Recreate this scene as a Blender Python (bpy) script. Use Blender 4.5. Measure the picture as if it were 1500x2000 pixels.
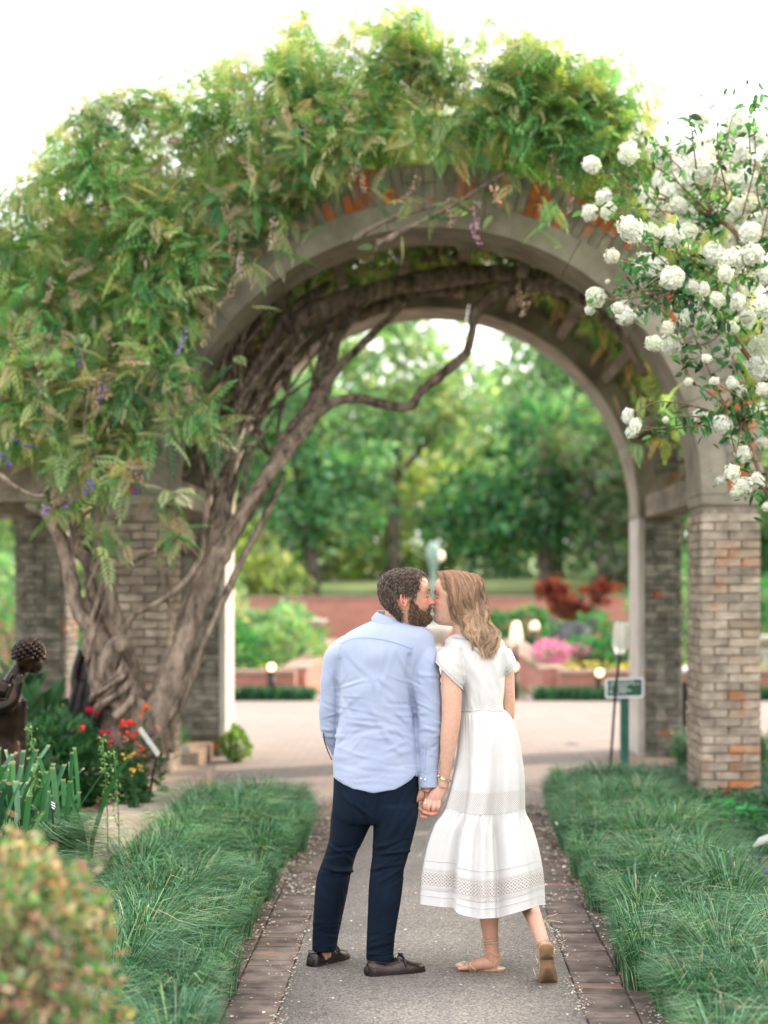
import bpy, math, random
import numpy as np
from mathutils import Vector, Matrix, noise as mnoise

for _o in list(bpy.data.objects):
    bpy.data.objects.remove(_o)
sc = bpy.context.scene
COL = sc.collection
rad = math.radians
rng = np.random.default_rng(11)
random.seed(11)

# ------------------------------------------------------------------ camera
FPX, VX, VY, HC = 3500.0, 828.0, 1140.0, 1.70      # focal length and vanishing point in photo pixels, eye height
cam_d = bpy.data.cameras.new("camera")
cam = bpy.data.objects.new("camera", cam_d); COL.objects.link(cam)
cam.location = (0, 0, HC); cam.rotation_euler = (rad(90), 0, 0)
cam_d.sensor_fit = 'HORIZONTAL'; cam_d.sensor_width = 24
cam_d.lens = FPX / 1500 * 24
cam_d.shift_x = (750 - VX) / 1500; cam_d.shift_y = (VY - 1000) / 1500
cam_d.clip_start = 0.1; cam_d.clip_end = 600
cam_d.dof.use_dof = True; cam_d.dof.focus_distance = 7.85
cam_d.dof.aperture_fstop = 1.35; cam_d.dof.aperture_blades = 0
sc.camera = cam

# ------------------------------------------------------------------ daylight
SUN_EL, SUN_AZ = rad(27), rad(62)        # azimuth from +Y towards +X : from the right, a little behind the arch
world = bpy.data.worlds.new("World"); sc.world = world; world.use_nodes = True
_nt = world.node_tree; _nt.nodes.clear()
_out = _nt.nodes.new('ShaderNodeOutputWorld'); _bg = _nt.nodes.new('ShaderNodeBackground')
_sky = _nt.nodes.new('ShaderNodeTexSky'); _sky.sky_type = 'NISHITA'; _sky.sun_disc = False
_sky.sun_elevation = SUN_EL; _sky.sun_rotation = SUN_AZ; _sky.air_density = 1.0; _sky.dust_density = 3.0
_mx = _nt.nodes.new('ShaderNodeMix'); _mx.data_type = 'RGBA'; _mx.inputs[0].default_value = 0.72
_mx.inputs[7].default_value = (11.5, 11.2, 11.0, 1)     # even veil of high cloud
_nt.links.new(_sky.outputs[0], _mx.inputs[6]); _nt.links.new(_mx.outputs[2], _bg.inputs[0])
_bg.inputs[1].default_value = 0.15
_nt.links.new(_bg.outputs[0], _out.inputs[0])
sun_d = bpy.data.lights.new("sun", 'SUN'); sun_d.energy = 3.6; sun_d.angle = rad(1.5); sun_d.color = (1, .86, .66)
sun = bpy.data.objects.new("sun", sun_d); COL.objects.link(sun)
_sd = Vector((math.sin(SUN_AZ) * math.cos(SUN_EL), math.cos(SUN_AZ) * math.cos(SUN_EL), math.sin(SUN_EL)))
sun.rotation_euler = _sd.to_track_quat('Z', 'Y').to_euler(); sun.location = _sd * 50

sc.view_settings.view_transform = 'Standard'; sc.view_settings.look = 'None'
sc.view_settings.gamma = 1; sc.view_settings.use_curve_mapping = False
sc.view_settings.exposure = 1.36
sc.cycles.max_bounces = 8; sc.cycles.diffuse_bounces = 4; sc.cycles.transparent_max_bounces = 8
sc.cycles.use_denoising = True
try:
    sc.cycles.use_adaptive_sampling = True
except Exception:
    pass

# ------------------------------------------------------------------ helpers
def pt(px, py, Y):
    """the point at depth Y that the photo pixel (px, py) looks at"""
    return np.array([(px - VX) * Y / FPX, Y, HC - (py - VY) * Y / FPX])

def lerp(a, b, t): return a + (b - a) * t

def crom(pts, n):
    """Catmull-Rom resample of an (m,k) array to n rows"""
    p = np.asarray(pts, float); m = len(p)
    if m == 2:
        t = np.linspace(0, 1, n)[:, None]; return p[0] * (1 - t) + p[1] * t
    e = np.vstack([2 * p[0] - p[1], p, 2 * p[-1] - p[-2]])
    s = np.linspace(0, m - 1, n); i = np.minimum(s.astype(int), m - 2); f = (s - i)[:, None]
    a, b, c, d = e[i], e[i + 1], e[i + 2], e[i + 3]
    return .5 * ((2 * b) + (c - a) * f + (2 * a - 5 * b + 4 * c - d) * f ** 2 + (3 * b - a - 3 * c + d) * f ** 3)

def mkmesh(name, V, quads=None, tris=None, col=None, mats=(), mi=None, smooth=True, uv=None):
    me = bpy.data.meshes.new(name)
    V = np.ascontiguousarray(V, dtype=np.float32)
    fs = []
    nq = 0 if quads is None else len(quads); nt_ = 0 if tris is None else len(tris)
    lv = []
    if nq: lv.append(np.asarray(quads).reshape(-1))
    if nt_: lv.append(np.asarray(tris).reshape(-1))
    lv = np.concatenate(lv).astype(np.int32)
    sizes = np.concatenate([np.full(nq, 4), np.full(nt_, 3)]).astype(np.int32)
    starts = np.concatenate([[0], np.cumsum(sizes)[:-1]]).astype(np.int32)
    me.vertices.add(len(V)); me.vertices.foreach_set('co', V.reshape(-1))
    me.loops.add(len(lv)); me.loops.foreach_set('vertex_index', lv)
    me.polygons.add(len(sizes)); me.polygons.foreach_set('loop_start', starts)
    try: me.polygons.foreach_set('loop_total', sizes)
    except Exception: pass
    if mi is not None: me.polygons.foreach_set('material_index', np.asarray(mi, np.int32))
    me.polygons.foreach_set('use_smooth', np.full(len(sizes), smooth, bool))
    if uv is not None:
        l = me.uv_layers.new(name='UVMap'); l.data.foreach_set('uv', np.asarray(uv, np.float32)[lv].reshape(-1))
    me.update(calc_edges=True)
    if col is not None:
        a = me.color_attributes.new('col', 'FLOAT_COLOR', 'POINT')
        c = np.ones((len(V), 4), np.float32); c[:, :3] = col
        a.data.foreach_set('color', c.reshape(-1))
    for m in mats: me.materials.append(m)
    return me

class MB:
    """collects quads and triangles for ONE mesh object"""
    def __init__(s): s.V = []; s.Q = []; s.T = []; s.C = []; s.MQ = []; s.MT = []; s.n = 0
    def add(s, V, Q=None, T=None, c=(1, 1, 1), m=0):
        V = np.asarray(V, float).reshape(-1, 3)
        if Q is not None and len(Q): s.Q.append(np.asarray(Q) + s.n); s.MQ.append(np.full(len(Q), m))
        if T is not None and len(T): s.T.append(np.asarray(T) + s.n); s.MT.append(np.full(len(T), m))
        s.V.append(V); c = np.asarray(c, float)
        s.C.append(np.broadcast_to(c, (len(V), 3))); s.n += len(V)
        return s
    def box(s, lo, hi, c=(1, 1, 1), m=0, R=None, o=None):
        x0, y0, z0 = lo; x1, y1, z1 = hi
        V = np.array([[x0, y0, z0], [x1, y0, z0], [x1, y1, z0], [x0, y1, z0], [x0, y0, z1], [x1, y0, z1], [x1, y1, z1], [x0, y1, z1]], float)
        if R is not None: V = V @ np.asarray(R).T
        if o is not None: V = V + np.asarray(o)
        return s.add(V, [[0, 3, 2, 1], [4, 5, 6, 7], [0, 1, 5, 4], [1, 2, 6, 5], [2, 3, 7, 6], [3, 0, 4, 7]], c=c, m=m)
    def tube(s, pts, r, n=8, res=None, c=(1, 1, 1), m=0, rough=0.0, flat=1.0):
        pts = np.asarray(pts, float); r = np.broadcast_to(np.asarray(r, float), (len(pts),)) if np.ndim(r) == 0 else np.asarray(r, float)
        if res:
            a = crom(np.hstack([pts, r[:, None]]), res); pts, r = a[:, :3], np.maximum(a[:, 3], 1e-4)
        k = len(pts); tg = np.gradient(pts, axis=0); tg /= np.linalg.norm(tg, axis=1)[:, None] + 1e-9
        up = np.array([0, 0, 1.]) if abs(tg[0][2]) < .9 else np.array([1., 0, 0])
        nrm = np.cross(tg[0], up); nrm /= np.linalg.norm(nrm)
        N = []
        for i in range(k):
            nrm = nrm - tg[i] * np.dot(nrm, tg[i]); nrm /= np.linalg.norm(nrm) + 1e-9; N.append(nrm.copy())
        N = np.array(N); B = np.cross(tg, N)
        a = np.linspace(0, 2 * np.pi, n, endpoint=False)
        rr = r[:, None] * np.ones(n)
        if rough:
            ph = rng.uniform(0, 6.28, 4); tt = np.arange(k)[:, None]
            rr = rr * (1 + rough * (np.sin(2 * a + ph[0] + tt * .13) * .5 + np.sin(3 * a + ph[1] - tt * .21) * .5 + np.sin(5 * a + ph[2] + tt * .35) * .35) + rough * .5 * rng.normal(size=(k, n)))
        V = pts[:, None, :] + rr[..., None] * (np.cos(a)[None, :, None] * N[:, None, :] + flat * np.sin(a)[None, :, None] * B[:, None, :])
        i = np.arange(k - 1)[:, None]; j = np.arange(n)[None, :]
        Q = np.stack([i * n + j, i * n + (j + 1) % n, (i + 1) * n + (j + 1) % n, (i + 1) * n + j], -1).reshape(-1, 4)
        V = V.reshape(-1, 3); V = np.vstack([V, pts[0], pts[-1]])
        jj = np.arange(n)
        T = np.vstack([np.stack([np.full(n, k * n), (jj + 1) % n, jj], -1), np.stack([np.full(n, k * n + 1), (k - 1) * n + jj, (k - 1) * n + (jj + 1) % n], -1)])
        return s.add(V, Q, T, c=c, m=m)
    def rings(s, R, c=(1, 1, 1), m=0, caps=True):
        """R (k,n,3) rings joined by quads"""
        R = np.asarray(R, float); k, n = R.shape[:2]
        i = np.arange(k - 1)[:, None]; j = np.arange(n)[None, :]
        Q = np.stack([i * n + j, i * n + (j + 1) % n, (i + 1) * n + (j + 1) % n, (i + 1) * n + j], -1).reshape(-1, 4)
        V = R.reshape(-1, 3); T = None
        if caps:
            V = np.vstack([V, R[0].mean(0), R[-1].mean(0)]); jj = np.arange(n)
            T = np.vstack([np.stack([np.full(n, k * n), (jj + 1) % n, jj], -1), np.stack([np.full(n, k * n + 1), (k - 1) * n + jj, (k - 1) * n + (jj + 1) % n], -1)])
        return s.add(V, Q, T, c=c, m=m)
    def ball(s, o, r, n=12, c=(1, 1, 1), m=0, R=None):
        r = np.broadcast_to(np.asarray(r, float), (3,)); k = max(5, n // 2 + 1)
        th = np.linspace(.02, np.pi - .02, k)[:, None]; a = np.linspace(0, 2 * np.pi, n, endpoint=False)[None]
        D = np.stack([np.sin(th) * np.cos(a), np.sin(th) * np.sin(a), np.cos(th) * np.ones_like(a)], -1) * r
        if R is not None: D = D @ np.asarray(R).T
        return s.rings(D + np.asarray(o, float), c=c, m=m)
    def lathe(s, prof, o=(0, 0, 0), n=24, c=(1, 1, 1), m=0, flute=None):
        prof = np.asarray(prof, float); a = np.linspace(0, 2 * np.pi, n, endpoint=False)
        rr = prof[:, :1] * (np.ones(n) if flute is None else flute(a))
        R = np.stack([rr * np.cos(a), rr * np.sin(a), prof[:, 1:2] * np.ones(n)], -1) + np.asarray(o, float)
        return s.rings(R, c=c, m=m)
    def arrays(s):
        V = np.vstack(s.V); C = np.vstack(s.C)
        Q = np.vstack(s.Q) if s.Q else None; T = np.vstack(s.T) if s.T else None
        mi = np.concatenate((s.MQ if s.MQ else []) + (s.MT if s.MT else []))
        return V, Q, T, C, mi
    def mesh(s, name, mats, smooth=True, col=True):
        V, Q, T, C, mi = s.arrays()
        return mkmesh(name, V, Q, T, C if col else None, mats if isinstance(mats, (list, tuple)) else (mats,), mi, smooth)
    def build(s, name, mats, parent=None, smooth=True, **kw):
        return part(name, s.mesh(name, mats, smooth), parent, **kw)

def thing(name, label, cat, loc=(0, 0, 0), group=None):
    o = bpy.data.objects.new(name, None); COL.objects.link(o); o.location = loc; o.empty_display_size = .1
    o['label'] = label; o['category'] = cat
    if group: o['group'] = group
    return o

def part(name, me, parent=None, kind=None, label=None, local=False, loc=None, rot=None, scale=None):
    """link a mesh as one object; world-space vertices unless local"""
    o = bpy.data.objects.new(name, me); COL.objects.link(o)
    if parent is not None:
        o.parent = parent
        if not local:
            off = Vector((0, 0, 0)); q = parent
            while q is not None: off += Vector(q.location); q = q.parent
            o.location = -off
    if loc is not None: o.location = loc
    if rot is not None: o.rotation_euler = rot
    if scale is not None: o.scale = scale
    if kind: o['kind'] = kind
    if label: o['label'] = label
    return o

def tag(o, label, cat=None, group=None, kind=None):
    o['label'] = label
    if cat: o['category'] = cat
    if group: o['group'] = group
    if kind: o['kind'] = kind
    return o

def rotz(a):
    c, s_ = math.cos(a), math.sin(a); return np.array([[c, -s_, 0], [s_, c, 0], [0, 0, 1.]])
def rotx(a):
    c, s_ = math.cos(a), math.sin(a); return np.array([[1., 0, 0], [0, c, -s_], [0, s_, c]])
def roty(a):
    c, s_ = math.cos(a), math.sin(a); return np.array([[c, 0, s_], [0, 1., 0], [-s_, 0, c]])

def frames(fwd, up_hint, roll=None):
    """(N,3,3) matrices whose columns are x=fwd, y=side, z=normal"""
    f = fwd / (np.linalg.norm(fwd, axis=1)[:, None] + 1e-9)
    sd = np.cross(up_hint, f); sd /= np.linalg.norm(sd, axis=1)[:, None] + 1e-9
    nz = np.cross(f, sd)
    if roll is not None:
        c, s_ = np.cos(roll)[:, None], np.sin(roll)[:, None]
        sd, nz = sd * c + nz * s_, nz * c - sd * s_
    return np.stack([f, sd, nz], -1)

def scatter(PV, PF, M, T, S, cols, pc=None):
    """copies of a small proto (verts, faces of one size) -> V, F, C"""
    N, n = len(T), len(PV)
    V = np.einsum('nij,kj->nki', M * np.asarray(S)[:, None, None], PV) + T[:, None, :]
    F = (np.asarray(PF)[None] + (np.arange(N) * n)[:, None, None]).reshape(-1, np.asarray(PF).shape[1])
    C = np.repeat(cols[:, None, :], n, 1)
    if pc is not None: C = C * pc[None, :, :] if np.ndim(pc) == 2 else C
    return V.reshape(-1, 3), F, C.reshape(-1, 3)

def rdir(n, r=None):
    r = r or rng; v = r.normal(size=(n, 3)); return v / np.linalg.norm(v, axis=1)[:, None]

def palette(n, cols, w=None, jit=.15):
    cols = np.asarray(cols, float); w = None if w is None else np.asarray(w, float) / np.sum(w)
    k = rng.choice(len(cols), n, p=w)
    return np.clip(cols[k] * (1 + rng.normal(0, jit, (n, 1))) * (1 + rng.normal(0, jit * .4, (n, 3))), .002, 1)

# ------------------------------------------------------------------ materials
def _mat(name):
    m = bpy.data.materials.new(name); m.use_nodes = True
    nt = m.node_tree; b = nt.nodes['Principled BSDF']; return m, nt, b

def pmat(name, c1, c2=None, scale=8., rough=.8, bump=.0, bscale=None, metal=0., detail=6., spec=.3, dist=.01, coords='Object', mid=(.4, .6), rnd=0., attr=False, stretch=None):
    m, nt, b = _mat(name); N, L = nt.nodes, nt.links
    b.inputs['Roughness'].default_value = rough; b.inputs['Metallic'].default_value = metal
    b.inputs['Specular IOR Level'].default_value = spec
    tc = N.new('ShaderNodeTexCoord'); src = tc.outputs[coords] if coords != 'World' else None
    if coords == 'World':
        g = N.new('ShaderNodeNewGeometry'); src = g.outputs['Position']
    if stretch:
        mp = N.new('ShaderNodeMapping'); mp.inputs['Scale'].default_value = stretch; L.new(src, mp.inputs[0]); src = mp.outputs[0]
    if attr:
        a = N.new('ShaderNodeAttribute'); a.attribute_name = 'col'; base = a.outputs['Color']
    else: base = None
    if c2 is not None:
        n = N.new('ShaderNodeTexNoise'); n.inputs['Scale'].default_value = scale; n.inputs['Detail'].default_value = detail
        n.inputs['Roughness'].default_value = .6
        L.new(src, n.inputs['Vector'])
        r = N.new('ShaderNodeValToRGB'); r.color_ramp.elements[0].position = mid[0]; r.color_ramp.elements[1].position = mid[1]
        r.color_ramp.elements[0].color = (*c1, 1); r.color_ramp.elements[1].color = (*c2, 1)
        L.new(n.outputs['Fac'], r.inputs[0]); out = r.outputs[0]
    else:
        rg = N.new('ShaderNodeRGB'); rg.outputs[0].default_value = (*c1, 1); out = rg.outputs[0]
    if base is not None:
        mm = N.new('ShaderNodeMix'); mm.data_type = 'RGBA'; mm.blend_type = 'MULTIPLY'; mm.inputs[0].default_value = 1
        L.new(out, mm.inputs[6]); L.new(base, mm.inputs[7]); out = mm.outputs[2]
    if rnd:
        oi = N.new('ShaderNodeObjectInfo'); mr = N.new('ShaderNodeMapRange'); mr.inputs[3].default_value = 1 - rnd; mr.inputs[4].default_value = 1 + rnd
        L.new(oi.outputs['Random'], mr.inputs[0]); h = N.new('ShaderNodeHueSaturation'); L.new(mr.outputs[0], h.inputs['Value']); L.new(out, h.inputs['Color']); out = h.outputs[0]
    L.new(out, b.inputs['Base Color'])
    if bump:
        n2 = N.new('ShaderNodeTexNoise'); n2.inputs['Scale'].default_value = bscale or scale * 4; n2.inputs['Detail'].default_value = 8
        L.new(src, n2.inputs['Vector']); bp = N.new('ShaderNodeBump'); bp.inputs['Strength'].default_value = bump; bp.inputs['Distance'].default_value = dist
        L.new(n2.outputs['Fac'], bp.inputs['Height']); L.new(bp.outputs[0], b.inputs['Normal'])
    return m

def leafmat(name, trans=.5, rough=.5, tint=(1.25, 1.15, .5), spec=.35):
    """leaf: colour per leaf from the 'col' attribute, light passing through"""
    m, nt, b = _mat(name); N, L = nt.nodes, nt.links
    a = N.new('ShaderNodeAttribute'); a.attribute_name = 'col'
    L.new(a.outputs['Color'], b.inputs['Base Color']); b.inputs['Roughness'].default_value = rough; b.inputs['Specular IOR Level'].default_value = spec
    tr = N.new('ShaderNodeBsdfTranslucent'); mm = N.new('ShaderNodeMix'); mm.data_type = 'RGBA'; mm.blend_type = 'MULTIPLY'; mm.inputs[0].default_value = 1
    mm.inputs[7].default_value = (*tint, 1); mm.clamp_result = False
    L.new(a.outputs['Color'], mm.inputs[6]); L.new(mm.outputs[2], tr.inputs[0])
    mx = N.new('ShaderNodeMixShader'); mx.inputs[0].default_value = trans
    L.new(b.outputs[0], mx.inputs[1]); L.new(tr.outputs[0], mx.inputs[2])
    L.new(mx.outputs[0], N['Material Output'].inputs[0]); return m

def emat(name, c, s):
    m, nt, b = _mat(name); b.inputs['Base Color'].default_value = (*c, 1); b.inputs['Emission Color'].default_value = (*c, 1); b.inputs['Emission Strength'].default_value = s
    return m

def oldbrick(name, paint, paint2, red, cover=.5, soft=.1):
    """brick with worn pale wash: orange shows through where the wash is gone (world-space wear)"""
    m, nt, b = _mat(name); N, L = nt.nodes, nt.links
    g = N.new('ShaderNodeNewGeometry'); b.inputs['Roughness'].default_value = .9; b.inputs['Specular IOR Level'].default_value = .15
    def nz(s, d=5):
        n = N.new('ShaderNodeTexNoise'); n.inputs['Scale'].default_value = s; n.inputs['Detail'].default_value = d; L.new(g.outputs['Position'], n.inputs['Vector']); return n.outputs['Fac']
    def ramp(f, p0, p1, a, c):
        r = N.new('ShaderNodeValToRGB'); r.color_ramp.elements[0].position = p0; r.color_ramp.elements[1].position = p1
        r.color_ramp.elements[0].color = (*a, 1); r.color_ramp.elements[1].color = (*c, 1); L.new(f, r.inputs[0]); return r.outputs[0]
    pc = ramp(nz(9, 8), .35, .68, paint, paint2)
    k = N.new('ShaderNodeValToRGB'); k.color_ramp.elements[0].position = cover; k.color_ramp.elements[1].position = cover + soft
    oi = N.new('ShaderNodeObjectInfo')
    ad = N.new('ShaderNodeMath'); ad.operation = 'MULTIPLY_ADD'; ad.inputs[1].default_value = .14
    L.new(oi.outputs['Random'], ad.inputs[0]); L.new(nz(2.6, 6), ad.inputs[2])
    sb = N.new('ShaderNodeMath'); sb.operation = 'SUBTRACT'; sb.inputs[1].default_value = .07; L.new(ad.outputs[0], sb.inputs[0])
    L.new(sb.outputs[0], k.inputs[0])
    mx = N.new('ShaderNodeMix'); mx.data_type = 'RGBA'; L.new(k.outputs[0], mx.inputs[0]); L.new(pc, mx.inputs[6]); mx.inputs[7].default_value = (*red, 1)
    mr = N.new('ShaderNodeMapRange'); mr.inputs[3].default_value = .78; mr.inputs[4].default_value = 1.22; L.new(oi.outputs['Random'], mr.inputs[0])
    h = N.new('ShaderNodeHueSaturation'); L.new(mr.outputs[0], h.inputs['Value']); L.new(mx.outputs[2], h.inputs['Color'])
    L.new(h.outputs[0], b.inputs['Base Color'])
    bp = N.new('ShaderNodeBump'); bp.inputs['Strength'].default_value = .6; bp.inputs['Distance'].default_value = .008; L.new(nz(38, 8), bp.inputs['Height']); L.new(bp.outputs[0], b.inputs['Normal'])
    return m

M = {}
M['concrete'] = pmat('weathered_concrete', (.15, .127, .10), (.34, .30, .245), 3.2, .9, .5, 22, coords='World', mid=(.3, .7), dist=.01)
M['concrete_sunlit'] = pmat('sunlit_concrete', (.36, .33, .30), (.5, .46, .43), 4, .88, .35, 25, coords='World', mid=(.3, .7))  # paler copy of the concrete: light on the rear jambs put into the colour
M['mortar'] = pmat('dirty_mortar', (.18, .152, .12), (.28, .24, .195), 12, .95, .5, 60, coords='World')
M['wash_brick'] = oldbrick('whitewashed_brick', (.22, .178, .14), (.42, .345, .275), (.33, .15, .085), .62, .09)
M['orange_brick'] = oldbrick('worn_orange_brick', (.27, .20, .15), (.40, .31, .23), (.37, .15, .07), .55, .09)
M['shade_brick'] = oldbrick('shade_toned_brick', (.10, .093, .078), (.28, .255, .22), (.32, .10, .05), .63, .05)  # darker copy of the washed brick, shade of the rear pillars painted in
M['arch_brick'] = oldbrick('rendered_arch_brick', (.20, .18, .155), (.33, .295, .25), (.42, .12, .045), .52, .06)
M['wood'] = pmat('grey_oak_beam', (.13, .105, .08), (.24, .20, .155), 6, .85, .5, 30, coords='World', stretch=(1, .25, 1))
M['bark'] = pmat('wisteria_bark', (.050, .036, .028), (.29, .22, .17), 15, .9, 1., 26, coords='World', mid=(.34, .66), dist=.035, stretch=(1, 1, .35))
M['bark_far'] = pmat('tree_bark', (.05, .04, .03), (.12, .10, .08), 3, .9, .5, 12, coords='World')
M['leaf'] = leafmat('soft_leaf')
M['blade'] = leafmat('grass_blade', .25, .45, (1.1, 1.2, .6), .4)
M['far_leaf'] = leafmat('tree_leaf', .5, .6, (1.3, 1.25, .55), .2)
M['petal'] = leafmat('petal', .35, .7, (1, 1, .95), .1)
M['iron'] = pmat('black_iron', (.012, .012, .013), (.03, .027, .025), 20, .5, .1, metal=.6)
# ================================================================== ground, plaza, path
M['soil'] = pmat('dark_soil', (.07, .052, .038), (.22, .165, .125), 14, .95, .8, 60, coords='World')
M['lawn'] = pmat('lawn_green', (.05, .095, .03), (.16, .19, .075), .35, .95, .4, 8, coords='World', mid=(.3, .7))
M['mulch'] = pmat('bark_mulch', (.07, .045, .03), (.32, .23, .17), 26, .95, 1., 50, coords='World', mid=(.35, .7), dist=.02)

def sheet(name, xs, ys, zf, m, kind='structure', label=None):
    X, Yg = np.meshgrid(xs, ys, indexing='ij'); Z = zf(X, Yg)
    V = np.stack([X, Yg, Z], -1).reshape(-1, 3); ny = len(ys)
    i, j = np.meshgrid(np.arange(len(xs) - 1), np.arange(ny - 1), indexing='ij'); a = (i * ny + j).reshape(-1)
    me = mkmesh(name, V, np.stack([a, a + ny, a + ny + 1, a + 1], -1), mats=(m,))
    o = part(name, me); o['kind'] = kind
    if label: o['label'] = label
    return o

def ground_z(X, Y_):
    t = np.clip((Y_ - 41.5) / 6, 0, 1); t = t * t * (3 - 2 * t)
    z = -0.03 + 1.55 * t + np.clip(Y_ - 47, 0, 200) * .03
    return z + .1 * np.sin(X * .21 + 1) * t * np.sin(Y_ * .13)
sheet('ground', np.r_[-300, -120, -60, np.arange(-40, 41, 2), 60, 120, 300], np.r_[-40, 0, 10, 20, 30, 38, np.arange(40, 62, 1.), 80, 120, 200, 500], ground_z, M['lawn'], label='green lawn rising behind the garden')

# path: asphalt strip with brick edging on both sides
def asphalt():
    m, nt, b = _mat('grey_asphalt'); N, L = nt.nodes, nt.links
    g = N.new('ShaderNodeNewGeometry')
    def nz(s, d):
        n = N.new('ShaderNodeTexNoise'); n.inputs['Scale'].default_value = s; n.inputs['Detail'].default_value = d; L.new(g.outputs['Position'], n.inputs['Vector']); return n.outputs['Fac']
    def ramp(f, p0, p1, a, c):
        r = N.new('ShaderNodeValToRGB'); r.color_ramp.elements[0].position = p0; r.color_ramp.elements[1].position = p1
        r.color_ramp.elements[0].color = (*a, 1); r.color_ramp.elements[1].color = (*c, 1); L.new(f, r.inputs[0]); return r.outputs[0]
    base = ramp(nz(1.1, 5), .3, .7, (.13, .116, .107), (.215, .193, .175))
    v = N.new('ShaderNodeTexVoronoi'); v.inputs['Scale'].default_value = 120; L.new(g.outputs['Position'], v.inputs['Vector'])
    bw = N.new('ShaderNodeRGBToBW'); L.new(v.outputs['Color'], bw.inputs[0])
    chip = ramp(bw.outputs[0], .2, .9, (.45, .45, .45), (1.75, 1.7, 1.62))
    mm = N.new('ShaderNodeMix'); mm.data_type = 'RGBA'; mm.blend_type = 'MULTIPLY'; mm.inputs[0].default_value = .8; mm.clamp_result = False
    L.new(base, mm.inputs[6]); L.new(chip, mm.inputs[7]); L.new(mm.outputs[2], b.inputs['Base Color'])
    b.inputs['Roughness'].default_value = .9
    bp = N.new('ShaderNodeBump'); bp.inputs['Strength'].default_value = .6; bp.inputs['Distance'].default_value = .004
    L.new(v.outputs['Distance'], bp.inputs['Height']); L.new(bp.outputs[0], b.inputs['Normal']); return m
M['asphalt'] = asphalt()
M['path_brick'] = oldbrick('brown_paving_brick', (.085, .067, .06), (.19, .15, .13), (.22, .13, .095), .64, .1)
PX0, PX1, PY0, PY1 = -.575, .63, 1.0, 13.9          # asphalt between these lines
def pathz(X, Y_): return .004 + .006 * np.sin(X * 2.6 + .6) * 0 + X * 0
path = part('path', MB().box((PX0, PY0, -.05), (PX1, PY1, .006)).mesh('path', (M['asphalt'],))); tag(path, 'grey asphalt garden path edged with brick', kind='structure')
MB().box((-1.0, PY0, -.06), (PX0 - .001, PY1, -.012)).box((PX1 + .001, PY0, -.06), (1.06, PY1, -.012)).build('joint_sand', M['soil'], path)

def brick_mesh(name, sx, sy, sz, m, bev=.006, seed=0):
    """a worn brick: chamfered box with uneven corners, centred"""
    r = np.random.default_rng(seed); b = bev
    V = []; 
    for z in (-sz / 2, sz / 2 - b, sz / 2):
        ins = b if z == sz / 2 else 0
        V += [[-sx / 2 + ins, -sy / 2 + ins, z], [sx / 2 - ins, -sy / 2 + ins, z], [sx / 2 - ins, sy / 2 - ins, z], [-sx / 2 + ins, sy / 2 - ins, z]]
    V = np.array(V) + r.normal(0, bev * .22, (12, 3))
    Q = [[0, 1, 5, 4], [1, 2, 6, 5], [2, 3, 7, 6], [3, 0, 4, 7], [4, 5, 9, 8], [5, 6, 10, 9], [6, 7, 11, 10], [7, 4, 8, 11], [8, 9, 10, 11], [3, 2, 1, 0]]
    return mkmesh(name, V, Q, mats=(m,), smooth=False)
pv = [brick_mesh('paver', .205, .098, .06, M['path_brick'], .005, i) for i in range(5)]
pe = [brick_mesh('edge_paver', .098, .205, .06, M['path_brick'], .005, 20 + i) for i in range(5)]
far_b = MB(); nb = 0
def put_brick(mesh, x, y, z, parent, rz=0., rx=0., ry=0.):
    o = bpy.data.objects.new('brick', mesh); COL.objects.link(o); o.parent = parent; o.location = (x, y, z); o.rotation_euler = (rx, ry, rz); return o
yy = 6.3
while yy < PY1 - .05:
    for x, ms in ((PX0 - .108, pv), (PX1 + .108, pv)):
        if yy < 13.4: put_brick(random.choice(ms), x + random.uniform(-.003, .003), yy, -.024 + random.uniform(-.003, .003), path, random.uniform(-.012, .012), 0, random.uniform(-.01, .01))
        else: far_b.box((x - .102, yy - .049, -.05), (x + .102, yy + .049, .005 + random.uniform(-.003, .003)))
    yy += .106
yy = 6.3
while yy < PY1 - .1:
    x = PX1 + .268
    if yy < 13.4:
        put_brick(random.choice(pe), x + random.uniform(-.003, .003), yy, -.026, path, random.uniform(-.01, .01))
        put_brick(random.choice(pe), PX0 - .268, yy, -.026, path, random.uniform(-.01, .01))
    else: far_b.box((x - .049, yy - .1, -.05), (x + .049, yy + .1, .004)).box((PX0 - .268 - .049, yy - .1, -.05), (PX0 - .268 + .049, yy + .1, .004))
    yy += .212
far_b.build('far_brick_edging', M['path_brick'], path, smooth=False, kind='stuff')

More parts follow.
